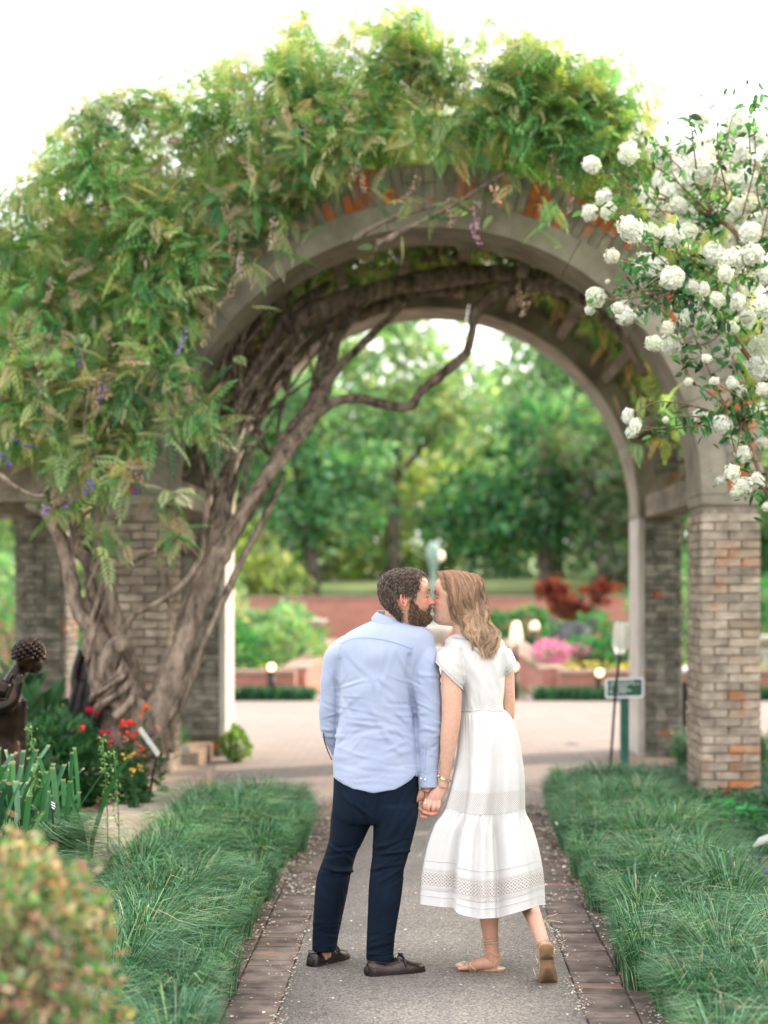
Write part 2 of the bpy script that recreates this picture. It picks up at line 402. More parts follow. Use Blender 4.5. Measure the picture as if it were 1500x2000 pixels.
def paving():
    m, nt, b = _mat('pink_beige_brick_paving'); N, L = nt.nodes, nt.links
    g = N.new('ShaderNodeNewGeometry')
    br = N.new('ShaderNodeTexBrick'); br.inputs['Scale'].default_value = 1; br.inputs['Brick Width'].default_value = .21; br.inputs['Row Height'].default_value = .105
    br.inputs['Mortar Size'].default_value = .006; br.inputs['Color1'].default_value = (.25, .20, .185, 1); br.inputs['Color2'].default_value = (.195, .155, .142, 1); br.inputs['Mortar'].default_value = (.15, .128, .116, 1)
    L.new(g.outputs['Position'], br.inputs['Vector'])
    n = N.new('ShaderNodeTexNoise'); n.inputs['Scale'].default_value = .6; n.inputs['Detail'].default_value = 4; L.new(g.outputs['Position'], n.inputs['Vector'])
    r = N.new('ShaderNodeValToRGB'); r.color_ramp.elements[0].color = (.8, .8, .8, 1); r.color_ramp.elements[1].color = (1.15, 1.12, 1.1, 1); L.new(n.outputs['Fac'], r.inputs[0])
    mm = N.new('ShaderNodeMix'); mm.data_type = 'RGBA'; mm.blend_type = 'MULTIPLY'; mm.inputs[0].default_value = 1; L.new(br.outputs[0], mm.inputs[6]); L.new(r.outputs[0], mm.inputs[7])
    L.new(mm.outputs[2], b.inputs['Base Color']); b.inputs['Roughness'].default_value = .9; return m
M['paving'] = paving()
# round plaza beyond the arch, running into a strip under the arch
a = np.linspace(0, 2 * np.pi, 72, endpoint=False)
PC = (0.0, 20.6); PRX, PRY = 8.2, 7.0
ring = np.stack([PC[0] + PRX * np.cos(a), PC[1] + PRY * np.sin(a), np.full(72, .002)], -1)
pb = MB(); pb.rings(np.stack([ring - [0, 0, .05], ring]), caps=True); pl = pb.build('pavement', M['paving'], smooth=False); tag(pl, 'round pink brick plaza beyond the arch', kind='structure')

# ================================================================== planter kerb on the left, beds
bedm = M['mulch']
part('flower_bed', MB().box((-6.5, 5.2, -.04), (-2.04, 17.3, .17)).mesh('flower_bed', (bedm,)))['kind'] = 'structure'
part('ground_bed', MB().box((1.66, 5.2, -.04), (7.5, 17.3, .02)).mesh('ground_bed', (bedm,)))['kind'] = 'structure'
part('soil', MB().box((-1.68, 3.2, -.045), (-.97, 13.6, .008)).box((1.02, 3.2, -.045), (1.66, 14.6, .008)).mesh('soil', (M['soil'],)))['kind'] = 'structure'
M['kerbstone'] = pmat('pinkish_stone_kerb', (.27, .20, .165), (.46, .36, .30), 7, .9, .5, 30, coords='World', mid=(.3, .7))
kerb = thing('stone_kerb', 'low pinkish stone kerb holding up the flower bed beside the grass', 'kerb', (-1.9, 5.2, 0))
y = 5.2; k = 0
while y < 14.3:
    l = random.uniform(.55, .75); bow = .0
    x0 = -2.07; x1 = -1.66
    MB().box((x0, y, -.03), (x1, min(y + l, 14.5) - .012, .25 + random.uniform(-.006, .006))).build('stone', M['kerbstone'], kerb, smooth=False)
    y += l

# ================================================================== arches and pillars
CH, ARC_X, R_IN, SPR = .0677, .08, 2.03, 2.38
bl = {}
def bmesh_for(w, axis, m, seed):
    key = (round(w, 3), axis, m, seed)
    if key not in bl:
        me = brick_mesh('brick', w - .010, .0, 0, M[m]) if 0 else None
        t = .03
        h = CH - .010; r = np.random.default_rng(seed + 7)
        # a face brick: proud slab with chamfered outer edge; outward is -y
        b = .006
        V = np.array([[-w / 2 + .005, 0, -h / 2], [w / 2 - .005, 0, -h / 2], [w / 2 - .005, 0, h / 2], [-w / 2 + .005, 0, h / 2],
                      [-w / 2 + .005, -t + b, -h / 2], [w / 2 - .005, -t + b, -h / 2], [w / 2 - .005, -t + b, h / 2], [-w / 2 + .005, -t + b, h / 2],
                      [-w / 2 + .005 + b, -t, -h / 2 + b], [w / 2 - .005 - b, -t, -h / 2 + b], [w / 2 - .005 - b, -t, h / 2 - b], [-w / 2 + .005 + b, -t, h / 2 - b]])
        V[4:] += r.normal(0, .0018, (8, 3))
        Q = [[0, 1, 5, 4], [1, 2, 6, 5], [2, 3, 7, 6], [3, 0, 4, 7], [4, 5, 9, 8], [5, 6, 10, 9], [6, 7, 11, 10], [7, 4, 8, 11], [8, 9, 10, 11]]
        bl[key] = mkmesh('brick', V, Q, mats=(M[m],), smooth=False)
    return bl[key]

def pillar(name, label, x0, x1, y0, y1, ztop, inner, mat='wash_brick', outer_orange=False, lining=True):
    """brick pillar; inner = +1 when its passage side faces +x, -1 when it faces -x"""
    t = thing(name, label, 'pillar', ((x0 + x1) / 2, (y0 + y1) / 2, 0), 'brick pillars of the garden arches')
    e = .022
    MB().box((x0 + e, y0 + e, -.05), (x1 - e, y1 - e, ztop)).build('core', M['mortar'], t, smooth=False)
    ox, oy = t.location[0], t.location[1]
    nc = int(ztop / CH)
    def face(cx, cy, width, rz, indiv, bx):
        n = 0
        for c in range(nc):
            z = (c + .5) * CH; s0 = -width / 2; u = s0; k = 0
            off = .10 if c % 2 else .205
            while u < width / 2 - .02:
                w = off if k == 0 else .205
                w = min(w, width / 2 - u)
                if width / 2 - u - w < .05: w = width / 2 - u
                cu = u + w / 2; sgn = 1
                X = cx + math.cos(rz) * cu; Yb = cy + math.sin(rz) * cu
                mm = mat
                if outer_orange and indiv and abs(rz) < .1 and cu > width / 2 - .17 and random.random() < .45: mm = 'orange_brick'
                if indiv:
                    put_brick(bmesh_for(w, 0, mm, random.randrange(3)), X - ox, Yb - oy, z, t, rz + random.uniform(-.012, .012), 0, 0)
                else:
                    R = rotz(rz); bx.box((-w / 2 + .005, -.028, -CH / 2 + .005), (w / 2 - .005, 0, CH / 2 - .005), R=R, o=(X, Yb, z))
                u += w; k += 1
    bx = MB()
    face((x0 + x1) / 2, y0 + e + .004, x1 - x0, 0, True, bx)
    if lining:
        xl = x1 if inner > 0 else x0
        lb = MB(); lb.box((min(xl, xl + inner * .06), y0 + .004, -.05), (max(xl, xl + inner * .06), y1 - .004, ztop - .002))
        lb.build('jamb_lining', M['concrete_sunlit'] if y0 > 17 else M['concrete'], t, smooth=False)
    if inner > 0: face(x0 + e + .004, (y0 + y1) / 2, y1 - y0 - .02, -math.pi / 2, False, bx)
    else: face(x1 - e - .004, (y0 + y1) / 2, y1 - y0 - .02, math.pi / 2, False, bx)
    if not lining:
        if inner > 0: face(x1 - e - .004, (y0 + y1) / 2, y1 - y0 - .02, math.pi / 2, True, bx)
        else: face(x0 + e + .004, (y0 + y1) / 2, y1 - y0 - .02, -math.pi / 2, True, bx)
    face((x0 + x1) / 2, y1 - e - .004, x1 - x0, math.pi, False, bx)
    bx.build('hidden_bricks', M[mat], t, smooth=False, kind='stuff')
    return t

YF0, YF1, YB0, YB1 = 13.62, 14.36, 17.60, 18.42
pillar('brick_pillar', 'whitewashed brick pillar beside the wide trunk of the wisteria', -2.43, -1.95, YF0, YF1, 2.30, 1, lining=False)
pillar('brick_pillar', 'pale brick pillar with orange worn corner under the snowball bush', 2.11, 2.56, YF0, YF1, 2.30, -1, outer_orange=True, lining=False)
pillar('brick_pillar', 'dark brick pillar of the rear arch seen behind the leaning wisteria stem', -2.46, -2.01, YB0, YB1, 2.34, 1, 'shade_brick')
pillar('brick_pillar', 'dark brick pillar of the rear arch behind the green sign', 2.17, 2.54, YB0, YB1, 2.34, -1, 'shade_brick')
pillar('brick_pillar', 'dark outer brick pillar standing behind the bronze girl', -4.02, -3.56, YB0, YB1, 2.34, 1, 'shade_brick', lining=False)

def arch(name, label, y0, y1, mcon, mbrick):
    t = thing(name, label, 'arch', (ARC_X, (y0 + y1) / 2, SPR), 'round garden arches')
    def seg(a0, a1, r0, r1, ya, yb, nm, m, n=4, jit=0.):
        aa = np.linspace(a0, a1, n + 1); R = []
        for q in aa:
            c, s_ = math.cos(q), math.sin(q)
            R.append([[ARC_X + r0 * c, ya, SPR + r0 * s_], [ARC_X + r1 * c, ya, SPR + r1 * s_], [ARC_X + r1 * c, yb, SPR + r1 * s_], [ARC_X + r0 * c, yb, SPR + r0 * s_]])
        R = np.array(R); b = MB(); b.rings(R[:, ::-1] if 1 else R)
        return b.build(nm, m, t, smooth=False)
    # concrete soffit ring cast in sections
    ns = 9
    for i in range(ns):
        a0, a1 = math.pi * i / ns, math.pi * (i + 1) / ns
        seg(a0 + .0012, a1 - .0012, R_IN, R_IN + .20, y0, y1, 'ring_section', mcon, 8)
    # outer band of bricks on edge
    nb = 92
    for i in range(nb):
        a0, a1 = math.pi * i / nb, math.pi * (i + 1) / nb; d = random.uniform(-.006, .006)
        if i % 2:
            seg(a0 + .0025, a1 - .0025, R_IN + .206, R_IN + .485, y0 + .022 + d, y1 - .02, 'brick', mbrick, 1)
        else:
            seg(a0 + .0025, a1 - .0025, R_IN + .206, R_IN + .34, y0 + .022 + d, y1 - .02, 'brick', mbrick, 1)
            seg(a0 + .0025, a1 - .0025, R_IN + .348, R_IN + .485, y0 + .022 - d, y1 - .02, 'brick', mbrick, 1)
    b = MB()
    for i in range(46):
        a0, a1 = math.pi * i / 46, math.pi * (i + 1) / 46
        q = []
        for aq in (a0, a1):
            c, s_ = math.cos(aq), math.sin(aq)
            q.append([[ARC_X + r * c, yy_, SPR + r * s_] for r, yy_ in ((R_IN + .19, y0 + .035), (R_IN + .478, y0 + .035), (R_IN + .478, y1 - .03), (R_IN + .19, y1 - .03))])
        b.rings(np.array(q)[:, ::-1])
    b.build('mortar_core', M['mortar'], t, smooth=False)
    # impost blocks on the pillars
    for xa, xb in ((-2.44, -2.35), (2.52, 2.565)):
        pass
    for xa, xb in ((-2.425, -1.955), (2.115, 2.555)):
        MB().box((xa, y0 + .002, 2.302 if y0 < 17 else 2.342), (xb, y1 - .002, 2.378)).build('impost', mcon, t, smooth=False)
    for xa, xb in ((-2.42, -2.30), (2.44, 2.56)):
        b2 = MB(); b2.box((xa, y0 + .05, 2.38), (xb, y1 - .05, 2.95)); b2.build('shoulder', M['concrete'] , t, smooth=False)
    return t
arch('front_arch', 'near grey concrete and brick arch draped in wisteria', YF0, YF1, M['concrete'], M['arch_brick'] if 'arch_brick' in M else M['wash_brick'])
arch('rear_arch', 'far round arch at the end of the pergola, framing the trees', YB0, YB1, M['concrete'], M['shade_brick'])

# purlins of the barrel pergola, each a beam of its own
for i, dg in enumerate((22, 38, 54, 69, 83, 97, 112, 127, 142, 158)):
    q = rad(dg); c, s_ = math.cos(q), math.sin(q); r0 = 2.12; b = MB()
    R = np.array([[c, 0, -s_], [0, 1, 0], [s_, 0, c]])
    R = np.stack([np.array([c, 0, s_]), np.array([0, 1, 0]), np.array([-s_, 0, c])], -1)
    b.box((0, YF1 + .003, -.045), (.15, YB0 - .003, .045), R=R, o=(ARC_X + r0 * c, 0, SPR + r0 * s_))
    side = 'right' if dg < 90 else 'left'
    names = {22: 'lowest of the five weathered beams on the right of the vault', 38: 'second weathered beam up the right side of the vault', 54: 'third weathered beam up the right side of the vault',
             69: 'fourth weathered beam up the right side of the vault', 83: 'weathered beam just right of the crown of the vault', 97: 'weathered beam just left of the crown of the vault',
             112: 'fourth weathered beam up the left side of the vault', 127: 'third weathered beam up the left side of the vault', 142: 'second weathered beam up the left side of the vault', 158: 'lowest of the five weathered beams on the left of the vault'}
    tag(b.build('roof_beam', M['wood'], smooth=False), names[dg], 'beam', 'long beams of the barrel pergola')
def beam(lo, hi, label, m='wood'):
    tag(MB().box(lo, hi).build('lintel_beam', M[m], smooth=False), label, 'beam', 'square beams resting on the pillars')
beam((2.17, YF1 + .01, 2.35), (2.42, YB0 - .02, 2.56), 'square beam running back from the right front pillar to the rear one')
beam((-2.40, YF1 + .01, 2.35), (-2.02, YB0 - .35, 2.56), 'square beam running back behind the left front pillar')
beam((-7.0, YF0 + .1, 2.33), (-2.44, YF0 + .38, 2.60), 'long beam going left from the front pillar under the vines')
beam((-7.0, YB0 + .1, 2.35), (-2.48, YB0 + .4, 2.60), 'long beam above the dark outer pillar at the left')
beam((-3.95, YF0 + .42, 2.36), (-3.65, YB0 + .06, 2.58), 'beam running back to the dark outer pillar')
beam((2.58, YF0 + .1, 2.33), (7.0, YF0 + .38, 2.60), 'long beam going right behind the snowball bush')

# ================================================================== low walls, terraces and beds past the plaza
def wallbrick(name, c1, c2, mo, bw=.21, rh=.0677):
    m, nt, b = _mat(name); N, L = nt.nodes, nt.links
    g = N.new('ShaderNodeNewGeometry'); sp = N.new('ShaderNodeSeparateXYZ'); cb = N.new('ShaderNodeCombineXYZ')
    ad = N.new('ShaderNodeMath'); ad.operation = 'ADD'; L.new(g.outputs['Position'], sp.inputs[0]); L.new(sp.outputs[0], ad.inputs[0]); L.new(sp.outputs[1], ad.inputs[1])
    L.new(ad.outputs[0], cb.inputs[0]); L.new(sp.outputs[2], cb.inputs[1])
    br = N.new('ShaderNodeTexBrick'); br.inputs['Scale'].default_value = 1; br.inputs['Brick Width'].default_value = bw; br.inputs['Row Height'].default_value = rh; br.inputs['Mortar Size'].default_value = .008
    br.inputs['Color1'].default_value = (*c1, 1); br.inputs['Color2'].default_value = (*c2, 1); br.inputs['Mortar'].default_value = (*mo, 1)
    L.new(cb.outputs[0], br.inputs['Vector']); L.new(br.outputs[0], b.inputs['Base Color']); b.inputs['Roughness'].default_value = .9; return m
M['red_brick'] = wallbrick('far_red_brick', (.42, .15, .105), (.31, .115, .085), (.30, .2, .17))
M['coping'] = pmat('pink_coping', (.22, .14, .11), (.30, .2, .16), 4, .85, coords='World')
def lowwall(name, label, pts_, h, w=.35, cop=True):
    t = thing(name, label, 'wall', (pts_[0][0], pts_[0][1], 0)); p = np.array(pts_, float)
    tg = np.gradient(p[:, :2], axis=0); tg /= np.linalg.norm(tg, axis=1)[:, None]; nn = np.stack([-tg[:, 1], tg[:, 0]], -1)
    hh = np.array([q[2] for q in pts_]) if len(pts_[0]) > 2 else np.full(len(p), h)
    def prism(w_, z0, z1):
        L_ = p[:, :2] + nn * w_ / 2; R_ = p[:, :2] - nn * w_ / 2
        return np.stack([np.c_[L_, z0], np.c_[R_, z0], np.c_[R_, z1], np.c_[L_, z1]], 1)
    MB().rings(prism(w, np.full(len(p), -.05), hh)).build('wall_body', M['red_brick'], t, smooth=False)
    if cop: MB().rings(prism(w + .06, hh + .002, hh + .06)).build('coping', M['coping'], t, smooth=False)
    return t
lowwall('garden_wall', 'low red brick wall behind the plaza with a lamp at its left end', [(x, 26.6 + .012 * (x + 6) ** 2 * 0) for x in np.linspace(-12, -1.9, 8)], .36)
lowwall('garden_wall', 'low red brick wall curving along the right side of the plaza', [(x, 26.6) for x in np.linspace(2.0, 12, 8)], .36)
lowwall('garden_wall', 'brick wall with sloping top beside the steps behind the man', [(-1.95, 26.9, .38), (-1.8, 30, .46), (-1.7, 35, .55)], .5)
lowwall('garden_wall', 'brick wall sloping away beside the steps behind the woman', [(1.95, 26.9, .38), (1.8, 30, .46), (1.7, 35, .55)], .5)
lowwall('terrace_wall', 'long salmon red terrace wall across the garden below the trees', [(x, 41.) for x in np.linspace(-4.3, 5.2, 8)], 1.36, .4)
lowwall('terrace_wall', 'grey stone end wall far left between the pillars', [(x, 38.) for x in np.linspace(-14, -7.2, 5)], 1.36, .4)
part('walkway', MB().box((-1.5, 25.6, -.04), (1.5, 40.6, .012)).mesh('walkway', (M['paving'],)))['kind'] = 'structure'

# ================================================================== grass borders
G_DEEP, G_MID, G_SOFT, G_DRY = (.019, .085, .036), (.055, .185, .078), (.18, .33, .18), (.38, .36, .21)
def blades(name, base, head, length, height, width, cols, parent=None, label=None, kind='stuff', droop=.55, mat='blade', lean=None, tipw=.12):
    """arching blades: base (N,3), head (N,2) unit directions"""
    N = len(base); t = np.array([0, .35, .7, 1.0])
    length = np.broadcast_to(length, (N,)); height = np.broadcast_to(height, (N,)); width = np.broadcast_to(width, (N,)); droop = np.broadcast_to(droop, (N,))
    hx = head[:, None, :] * (length[:, None] * (.35 * t + .65 * t ** 2))[..., None]
    z = height[:, None] * (t[None] * (1 + droop[:, None]) - droop[:, None] * 1.15 * t[None] ** 2.4)
    c = np.concatenate([base[:, None, :2] + hx, (base[:, None, 2] + z)[..., None]], -1)
    tw = rng.uniform(-.9, .9, N); sdx = np.stack([-head[:, 1], head[:, 0]], -1)
    sd = np.concatenate([sdx * np.cos(tw)[:, None] + head * (np.sin(tw) * .5)[:, None], (np.sin(tw) * .5)[:, None]], -1)
    w = width[:, None] * np.array([.8, 1, .75, tipw])[None] * .5
    L_ = c + sd[:, None, :] * w[..., None]; R_ = c - sd[:, None, :] * w[..., None]
    V = np.stack([L_, R_], 2).reshape(N, 8, 3)
    q = np.array([[0, 1, 3, 2], [2, 3, 5, 4], [4, 5, 7, 6]])
    F = (q[None] + (np.arange(N) * 8)[:, None, None]).reshape(-1, 4)
    C = np.repeat(cols[:, None, :], 8, 1).reshape(-1, 3)
    o = part(name, mkmesh(name, V.reshape(-1, 3), F, col=C, mats=(M[mat],), smooth=False), parent)
    if kind: o['kind'] = kind
    if label: o['label'] = label
    return o

def vnoise(x, y, s, seed=0.):
    return np.sin(x * s + seed) * np.cos(y * s * 1.3 + seed * 2) * .5 + np.sin(x * s * 2.3 + 1.7 + seed + y * s * 1.1) * .3 + np.cos(y * s * 3.1 + x * s * .7 + seed) * .2

def border(label, x_in, x_out, y0, y1, n, hmax, side, seed, xin_f=None):
    """mounded mondo-grass border; side=+1 when the path lies towards +x"""
    cl = []
    yv = y0
    while yv < y1:
        for fx in (.09, .46, .83):
            cl.append((yv + rng.uniform(-.1, .1) + (.16 if fx == .55 else 0), fx + rng.uniform(-.08, .08), rng.uniform(.8, 1.15)))
        yv += .36
    cl = np.array(cl)
    k = rng.integers(0, len(cl), n); cy = cl[k, 0]; sz = cl[k, 2]
    xi = np.array([xin_f(v) if xin_f else x_in for v in cy]); cx = xi + (x_out - xi) * cl[k, 1]
    u = rdir(n)[:, :2]; u /= np.linalg.norm(u, axis=1)[:, None]; rr_ = (rng.random(n) ** .6)[:, None]; u = u * rr_
    bx = cx + u[:, 0] * .10; by = cy + u[:, 1] * .11
    # mostly combed along the border and towards the path, a few outward
    hd = u * 1.3 + np.stack([np.full(n, side * .16), np.full(n, -.14)], -1) + rng.normal(0, .2, (n, 2))
    hd /= np.linalg.norm(hd, axis=1)[:, None]
    dist_edge = np.clip(np.abs(bx - xi) / .35, 0, 1)
    h = hmax * (.8 + .2 * dist_edge) * sz * rng.uniform(.6, 1.15, n) * (1.15 - .35 * rr_[:, 0])
    ln = .36 * sz * rng.uniform(.55, 1.2, n)
    # keep tips off the path
    tipx = bx + hd[:, 0] * ln; over = np.clip(side * (tipx - xi) - .05, 0, None); ln = np.clip(ln - over / (np.abs(hd[:, 0]) + .3), .05, None)
    dead = rng.random(n)
    cols = palette(n, [G_DEEP, G_MID, G_SOFT, G_DRY], [.30, .40, .25, .05], .25)
    v = vnoise(bx, by, 3.1, seed)[:, None]; cols = cols * (1 + .38 * v); cols[:, 0] *= 1 + .3 * v[:, 0]
    o = blades('border_grass', np.stack([bx, by, np.full(n, .0)], -1), hd, ln, h, rng.uniform(.0030, .0060, n), cols, label=label, droop=rng.uniform(.45, 1.05, n))
    return o
def right_edge(y): return .93 + (.0 if y < 12.5 else ((y - 12.5) / 2.6) ** 2 * .55)
def left_edge(y): return -.845 - .05 * math.sin(y * .9) - (0 if y < 12.3 else ((y - 12.3) / 1.0) ** 2 * .25)
border('dark green mondo grass border left of the path', -.86, -1.62, 4.6, 13.2, 50000, .33, 1, .4, left_edge)
border('dark green mondo grass border right of the path', .96, 1.66, 4.6, 14.2, 50000, .33, -1, 2.4, right_edge)
# dark ground cover round the right pillars
def patch(name, label, x0, x1, y0, y1, n, h, ln, w, cols, wts, z=.0, seed=1.):
    b = np.stack([rng.uniform(x0, x1, n), rng.uniform(y0, y1, n), np.full(n, z)], -1)
    m_ = (vnoise(b[:, 0], b[:, 1], 2.2, seed) > -.75); b = b[m_]; n = len(b); hd = rdir(n)[:, :2]; hd /= np.linalg.norm(hd, axis=1)[:, None]
    c = palette(n, cols, wts, .2) * (1 + .35 * vnoise(b[:, 0], b[:, 1], 4, seed)[:, None])
    return blades(name, b, hd, ln * rng.uniform(.6, 1.2, n), h * rng.uniform(.5, 1.2, n), w * rng.uniform(.7, 1.3, n), c, label=label)
patch('border_grass', 'dark grass around the foot of the right pillars', 1.7, 4.2, 10.9, 15.6, 17000, .17, .16, .007, [G_DEEP, G_MID, (.05, .1, .05)], [.6, .3, .1], seed=3)
patch('border_grass', 'dark clump of grass at the foot of the rear right pillar', 2.35, 3.0, 15.9, 16.7, 2500, .36, .22, .009, [G_DEEP, G_MID], [.7, .3], seed=5)
patch('edging_grass', 'clipped green grass edging along the far side of the plaza', -7.5, -1.6, 25.95, 26.4, 7000, .2, .12, .02, [G_DEEP, G_MID], [.5, .5], seed=6)
patch('edging_grass', 'clipped green grass edging on the right far side of the plaza', 1.6, 8, 25.95, 26.4, 7500, .2, .12, .02, [G_DEEP, G_MID], [.5, .5], seed=7)
patch('lawn_grass', 'bright grass in the bed between the left pillars', -3.6, -2.3, 15.2, 17.4, 5000, .30, .15, .012, [(.05, .14, .03), (.10, .2, .05), G_MID], [.3, .4, .3], z=.05, seed=8)
patch('lawn_grass', 'bright grass behind the right pillars', 2.4, 7, 15.8, 19, 7000, .16, .12, .014, [(.05, .14, .03), (.10, .2, .05), G_MID], [.3, .4, .3], seed=9)

# broad ground-cover leaves
def leaf_proto(kind='oval'):
    if kind == 'oval':      # 6 verts, 4 tris, folded
        V = np.array([[0, 0, 0], [.3, .22, .05], [.3, -.22, .05], [.7, .18, .03], [.7, -.18, .03], [1, 0, -.06], [.45, 0, -.03]])
        T = np.array([[0, 6, 1], [0, 2, 6], [1, 6, 3], [2, 4, 6], [3, 6, 5], [4, 5, 6]])
    elif kind == 'diamond':
        V = np.array([[0, 0, 0], [.45, .24, .05], [1, 0, -.05], [.45, -.24, .05]]); T = np.array([[0, 2, 1], [0, 3, 2]])
    elif kind == 'pinnate':  # wisteria: rachis with 13 leaflets, drooping
        V, T = [], []
        def leaflet(p, ang, l, dr):
            d = np.array([math.cos(ang), math.sin(ang), -dr]); d /= np.linalg.norm(d); s_ = np.array([-math.sin(ang), math.cos(ang), 0]); k = len(V)
            for q in (p, p + d * l * .42 + s_ * l * .125 + [0, 0, .012], p + d * l + [0, 0, -.03], p + d * l * .42 - s_ * l * .125 + [0, 0, .012]): V.append(q)
            T.extend([[k, k + 2, k + 1], [k, k + 3, k + 2]])
        for i in range(6):
            x = .16 + i * .135; z = -.22 * x ** 2; l = .36 - .03 * abs(i - 2)
            leaflet(np.array([x, 0, z]), rad(58 - i * 4), l, .35 + .1 * (i % 2)); leaflet(np.array([x, 0, z]), -rad(58 - i * 4), l, .35)
        leaflet(np.array([.93, 0, -.2]), 0, .36, .5)
        k = len(V); V += [np.array([0, .008, 0]), np.array([0, -.008, 0]), np.array([.93, 0, -.2])]; T.append([k, k + 1, k + 2])
        V = np.array(V); T = np.array(T)
    return V, T
PR = {k: leaf_proto(k) for k in ('oval', 'diamond', 'pinnate')}

def leaves(name, P, dirs, sizes, cols, proto, parent=None, kind=None, mat='leaf', roll=.8, label=None, pcol=None):
    PV, PT = PR[proto]; n = len(P)
    Mx = frames(dirs, np.tile([0, 0, 1.], (n, 1)), rng.normal(0, roll, n))
    V, F, C = scatter(PV, PT, Mx, P, sizes, cols)
    o = part(name, mkmesh(name, V, tris=F, col=C, mats=(M[mat],), smooth=False), parent)
    if kind: o['kind'] = kind
    if label: o['label'] = label
    return o

def in_poly(x, z, poly):
    poly = np.asarray(poly, float); n = len(poly); ins = np.zeros(len(x), bool); j = n - 1
    for i in range(n):
        xi, zi = poly[i]; xj, zj = poly[j]
        c = ((zi > z) != (zj > z)) & (x < (xj - xi) * (z - zi) / (zj - zi + 1e-12) + xi); ins ^= c; j = i
    return ins

# ivy-like low leaves near the right pillar, some very bright
n = 1300
P_ = np.stack([rng.uniform(1.75, 3.4, n), rng.uniform(11.2, 13.4, n), rng.uniform(.03, .2, n)], -1)
d_ = rdir(n); d_[:, 2] = np.abs(d_[:, 2]) * .3
leaves('ground_ivy', P_, d_, rng.uniform(.04, .08, n), palette(n, [(.02, .07, .03), (.03, .2, .06)], [.85, .15], .2), 'oval', kind='stuff', label='low dark ivy leaves around the right pillar')
for (px, py, Y, lab) in ((1432, 1590, 11.9, 'bright green leafy seedling at the foot of the right pillar'), (1405, 1582, 12.2, 'bright lobed leaves just left of the right pillar foot'), (1330, 1600, 12.0, 'bright green low leaves in the dark grass near the sign')):
    c0 = pt(px, py, Y); n = 45; P_ = c0 + rng.normal(0, 1, (n, 3)) * [.13, .15, .035]; P_[:, 2] = np.clip(P_[:, 2], .05, 1)
    d_ = rdir(n); d_[:, 2] = .1
    t_ = thing('seedling', lab, 'plant', (c0[0], c0[1], 0)); leaves('leaf_cluster', P_, d_, rng.uniform(.06, .11, n), palette(n, [(.03, .22, .07), (.05, .3, .1)], None, .15), 'oval', t_, kind='stuff')
    MB().tube([[c0[0], c0[1], 0], [c0[0], c0[1], c0[2]]], .006, 4, 3).build('stem', M['bark_far'], t_)

# ================================================================== petals and litter
def petals(name, label, P2, size, cols):
    n = len(P2); P_ = np.c_[P2, np.full(n, .010) + rng.uniform(0, .006, n)]
    d_ = rdir(n); d_[:, 2] *= .1
    PV = np.array([[-.5, -.35, 0], [.5, -.3, .12], [.45, .4, .0], [-.4, .35, .15]]); PT = np.array([[0, 1, 2], [0, 2, 3]])
    Mx = frames(d_, np.tile([0, 0, 1.], (n, 1)), rng.normal(0, .25, n)); V, F, C = scatter(PV, PT, Mx, P_, size, cols)
    o = part(name, mkmesh(name, V, tris=F, col=C, mats=(M['petal'],), smooth=False)); o['kind'] = 'stuff'; o['label'] = label
PETC = [(.78, .70, .62), (.62, .48, .40), (.82, .78, .70), (.40, .27, .18)]
def clumped(n, f):
    """more petals where they drift together"""
    out = []
    while len(out) < n:
        p = f(n * 2); k = np.clip(.5 + .9 * vnoise(p[:, 0], p[:, 1], 4.3, 3), .05, 1) > rng.random(len(p)); out.extend(p[k].tolist())
    return np.array(out[:n])
def _rs(n):  # along the right kerb line
    e = np.abs(rng.normal(0, 1, n)); return np.stack([.98 - e * .07, rng.uniform(6.3, 14.8, n)], -1)
def _ls(n):
    e = np.abs(rng.normal(0, 1, n)); return np.stack([-.88 + e * .055, rng.uniform(6.3, 14.8, n)], -1)
petals('fallen_petals', 'pale fallen petals drifted along the right edge of the path', clumped(1900, _rs), rng.uniform(.004, .018, 1900) , palette(1900, PETC, [.35, .3, .25, .1]))
petals('fallen_petals', 'pale fallen petals drifted along the left edge of the path', clumped(1500, _ls), rng.uniform(.004, .017, 1500), palette(1500, PETC, [.35, .3, .2, .15]))
petals('fallen_petals', 'pale petals gathered in the joint right of the asphalt', clumped(1100, lambda n: np.stack([PX1 + rng.normal(0, .022, n), rng.uniform(6.3, 14.5, n)], -1)), rng.uniform(.004, .012, 1100), palette(1100, PETC, None))
petals('fallen_petals', 'pale petals gathered in the joint left of the asphalt', clumped(800, lambda n: np.stack([PX0 + rng.normal(0, .02, n), rng.uniform(6.3, 14.5, n)], -1)), rng.uniform(.004, .012, 800), palette(800, PETC, None))
petals('fallen_petals', 'petals scattered thinly over path and bricks', np.stack([rng.uniform(-.85, .95, 1300), 6.3 + 9.2 * rng.random(1300) ** .65], -1), rng.uniform(.004, .014, 1300), palette(1300, PETC, None))
petals('fallen_petals', 'drift of petals over the bricks where the path narrows', clumped(1700, lambda n: np.stack([rng.choice([-1, 1], n) * (.95 - np.abs(rng.normal(0, .14, n))) + .04, rng.uniform(9.5, 13.9, n)], -1)), rng.uniform(.010, .024, 1700), palette(1700, PETC, None))
n = 1500; petals('fallen_petals', 'bark and petal litter in the bed at the right', np.stack([rng.uniform(1.6, 3, n), rng.uniform(8, 11.3, n)], -1), rng.uniform(.015, .045, n), palette(n, PETC + [(.25, .1, .06)], None))
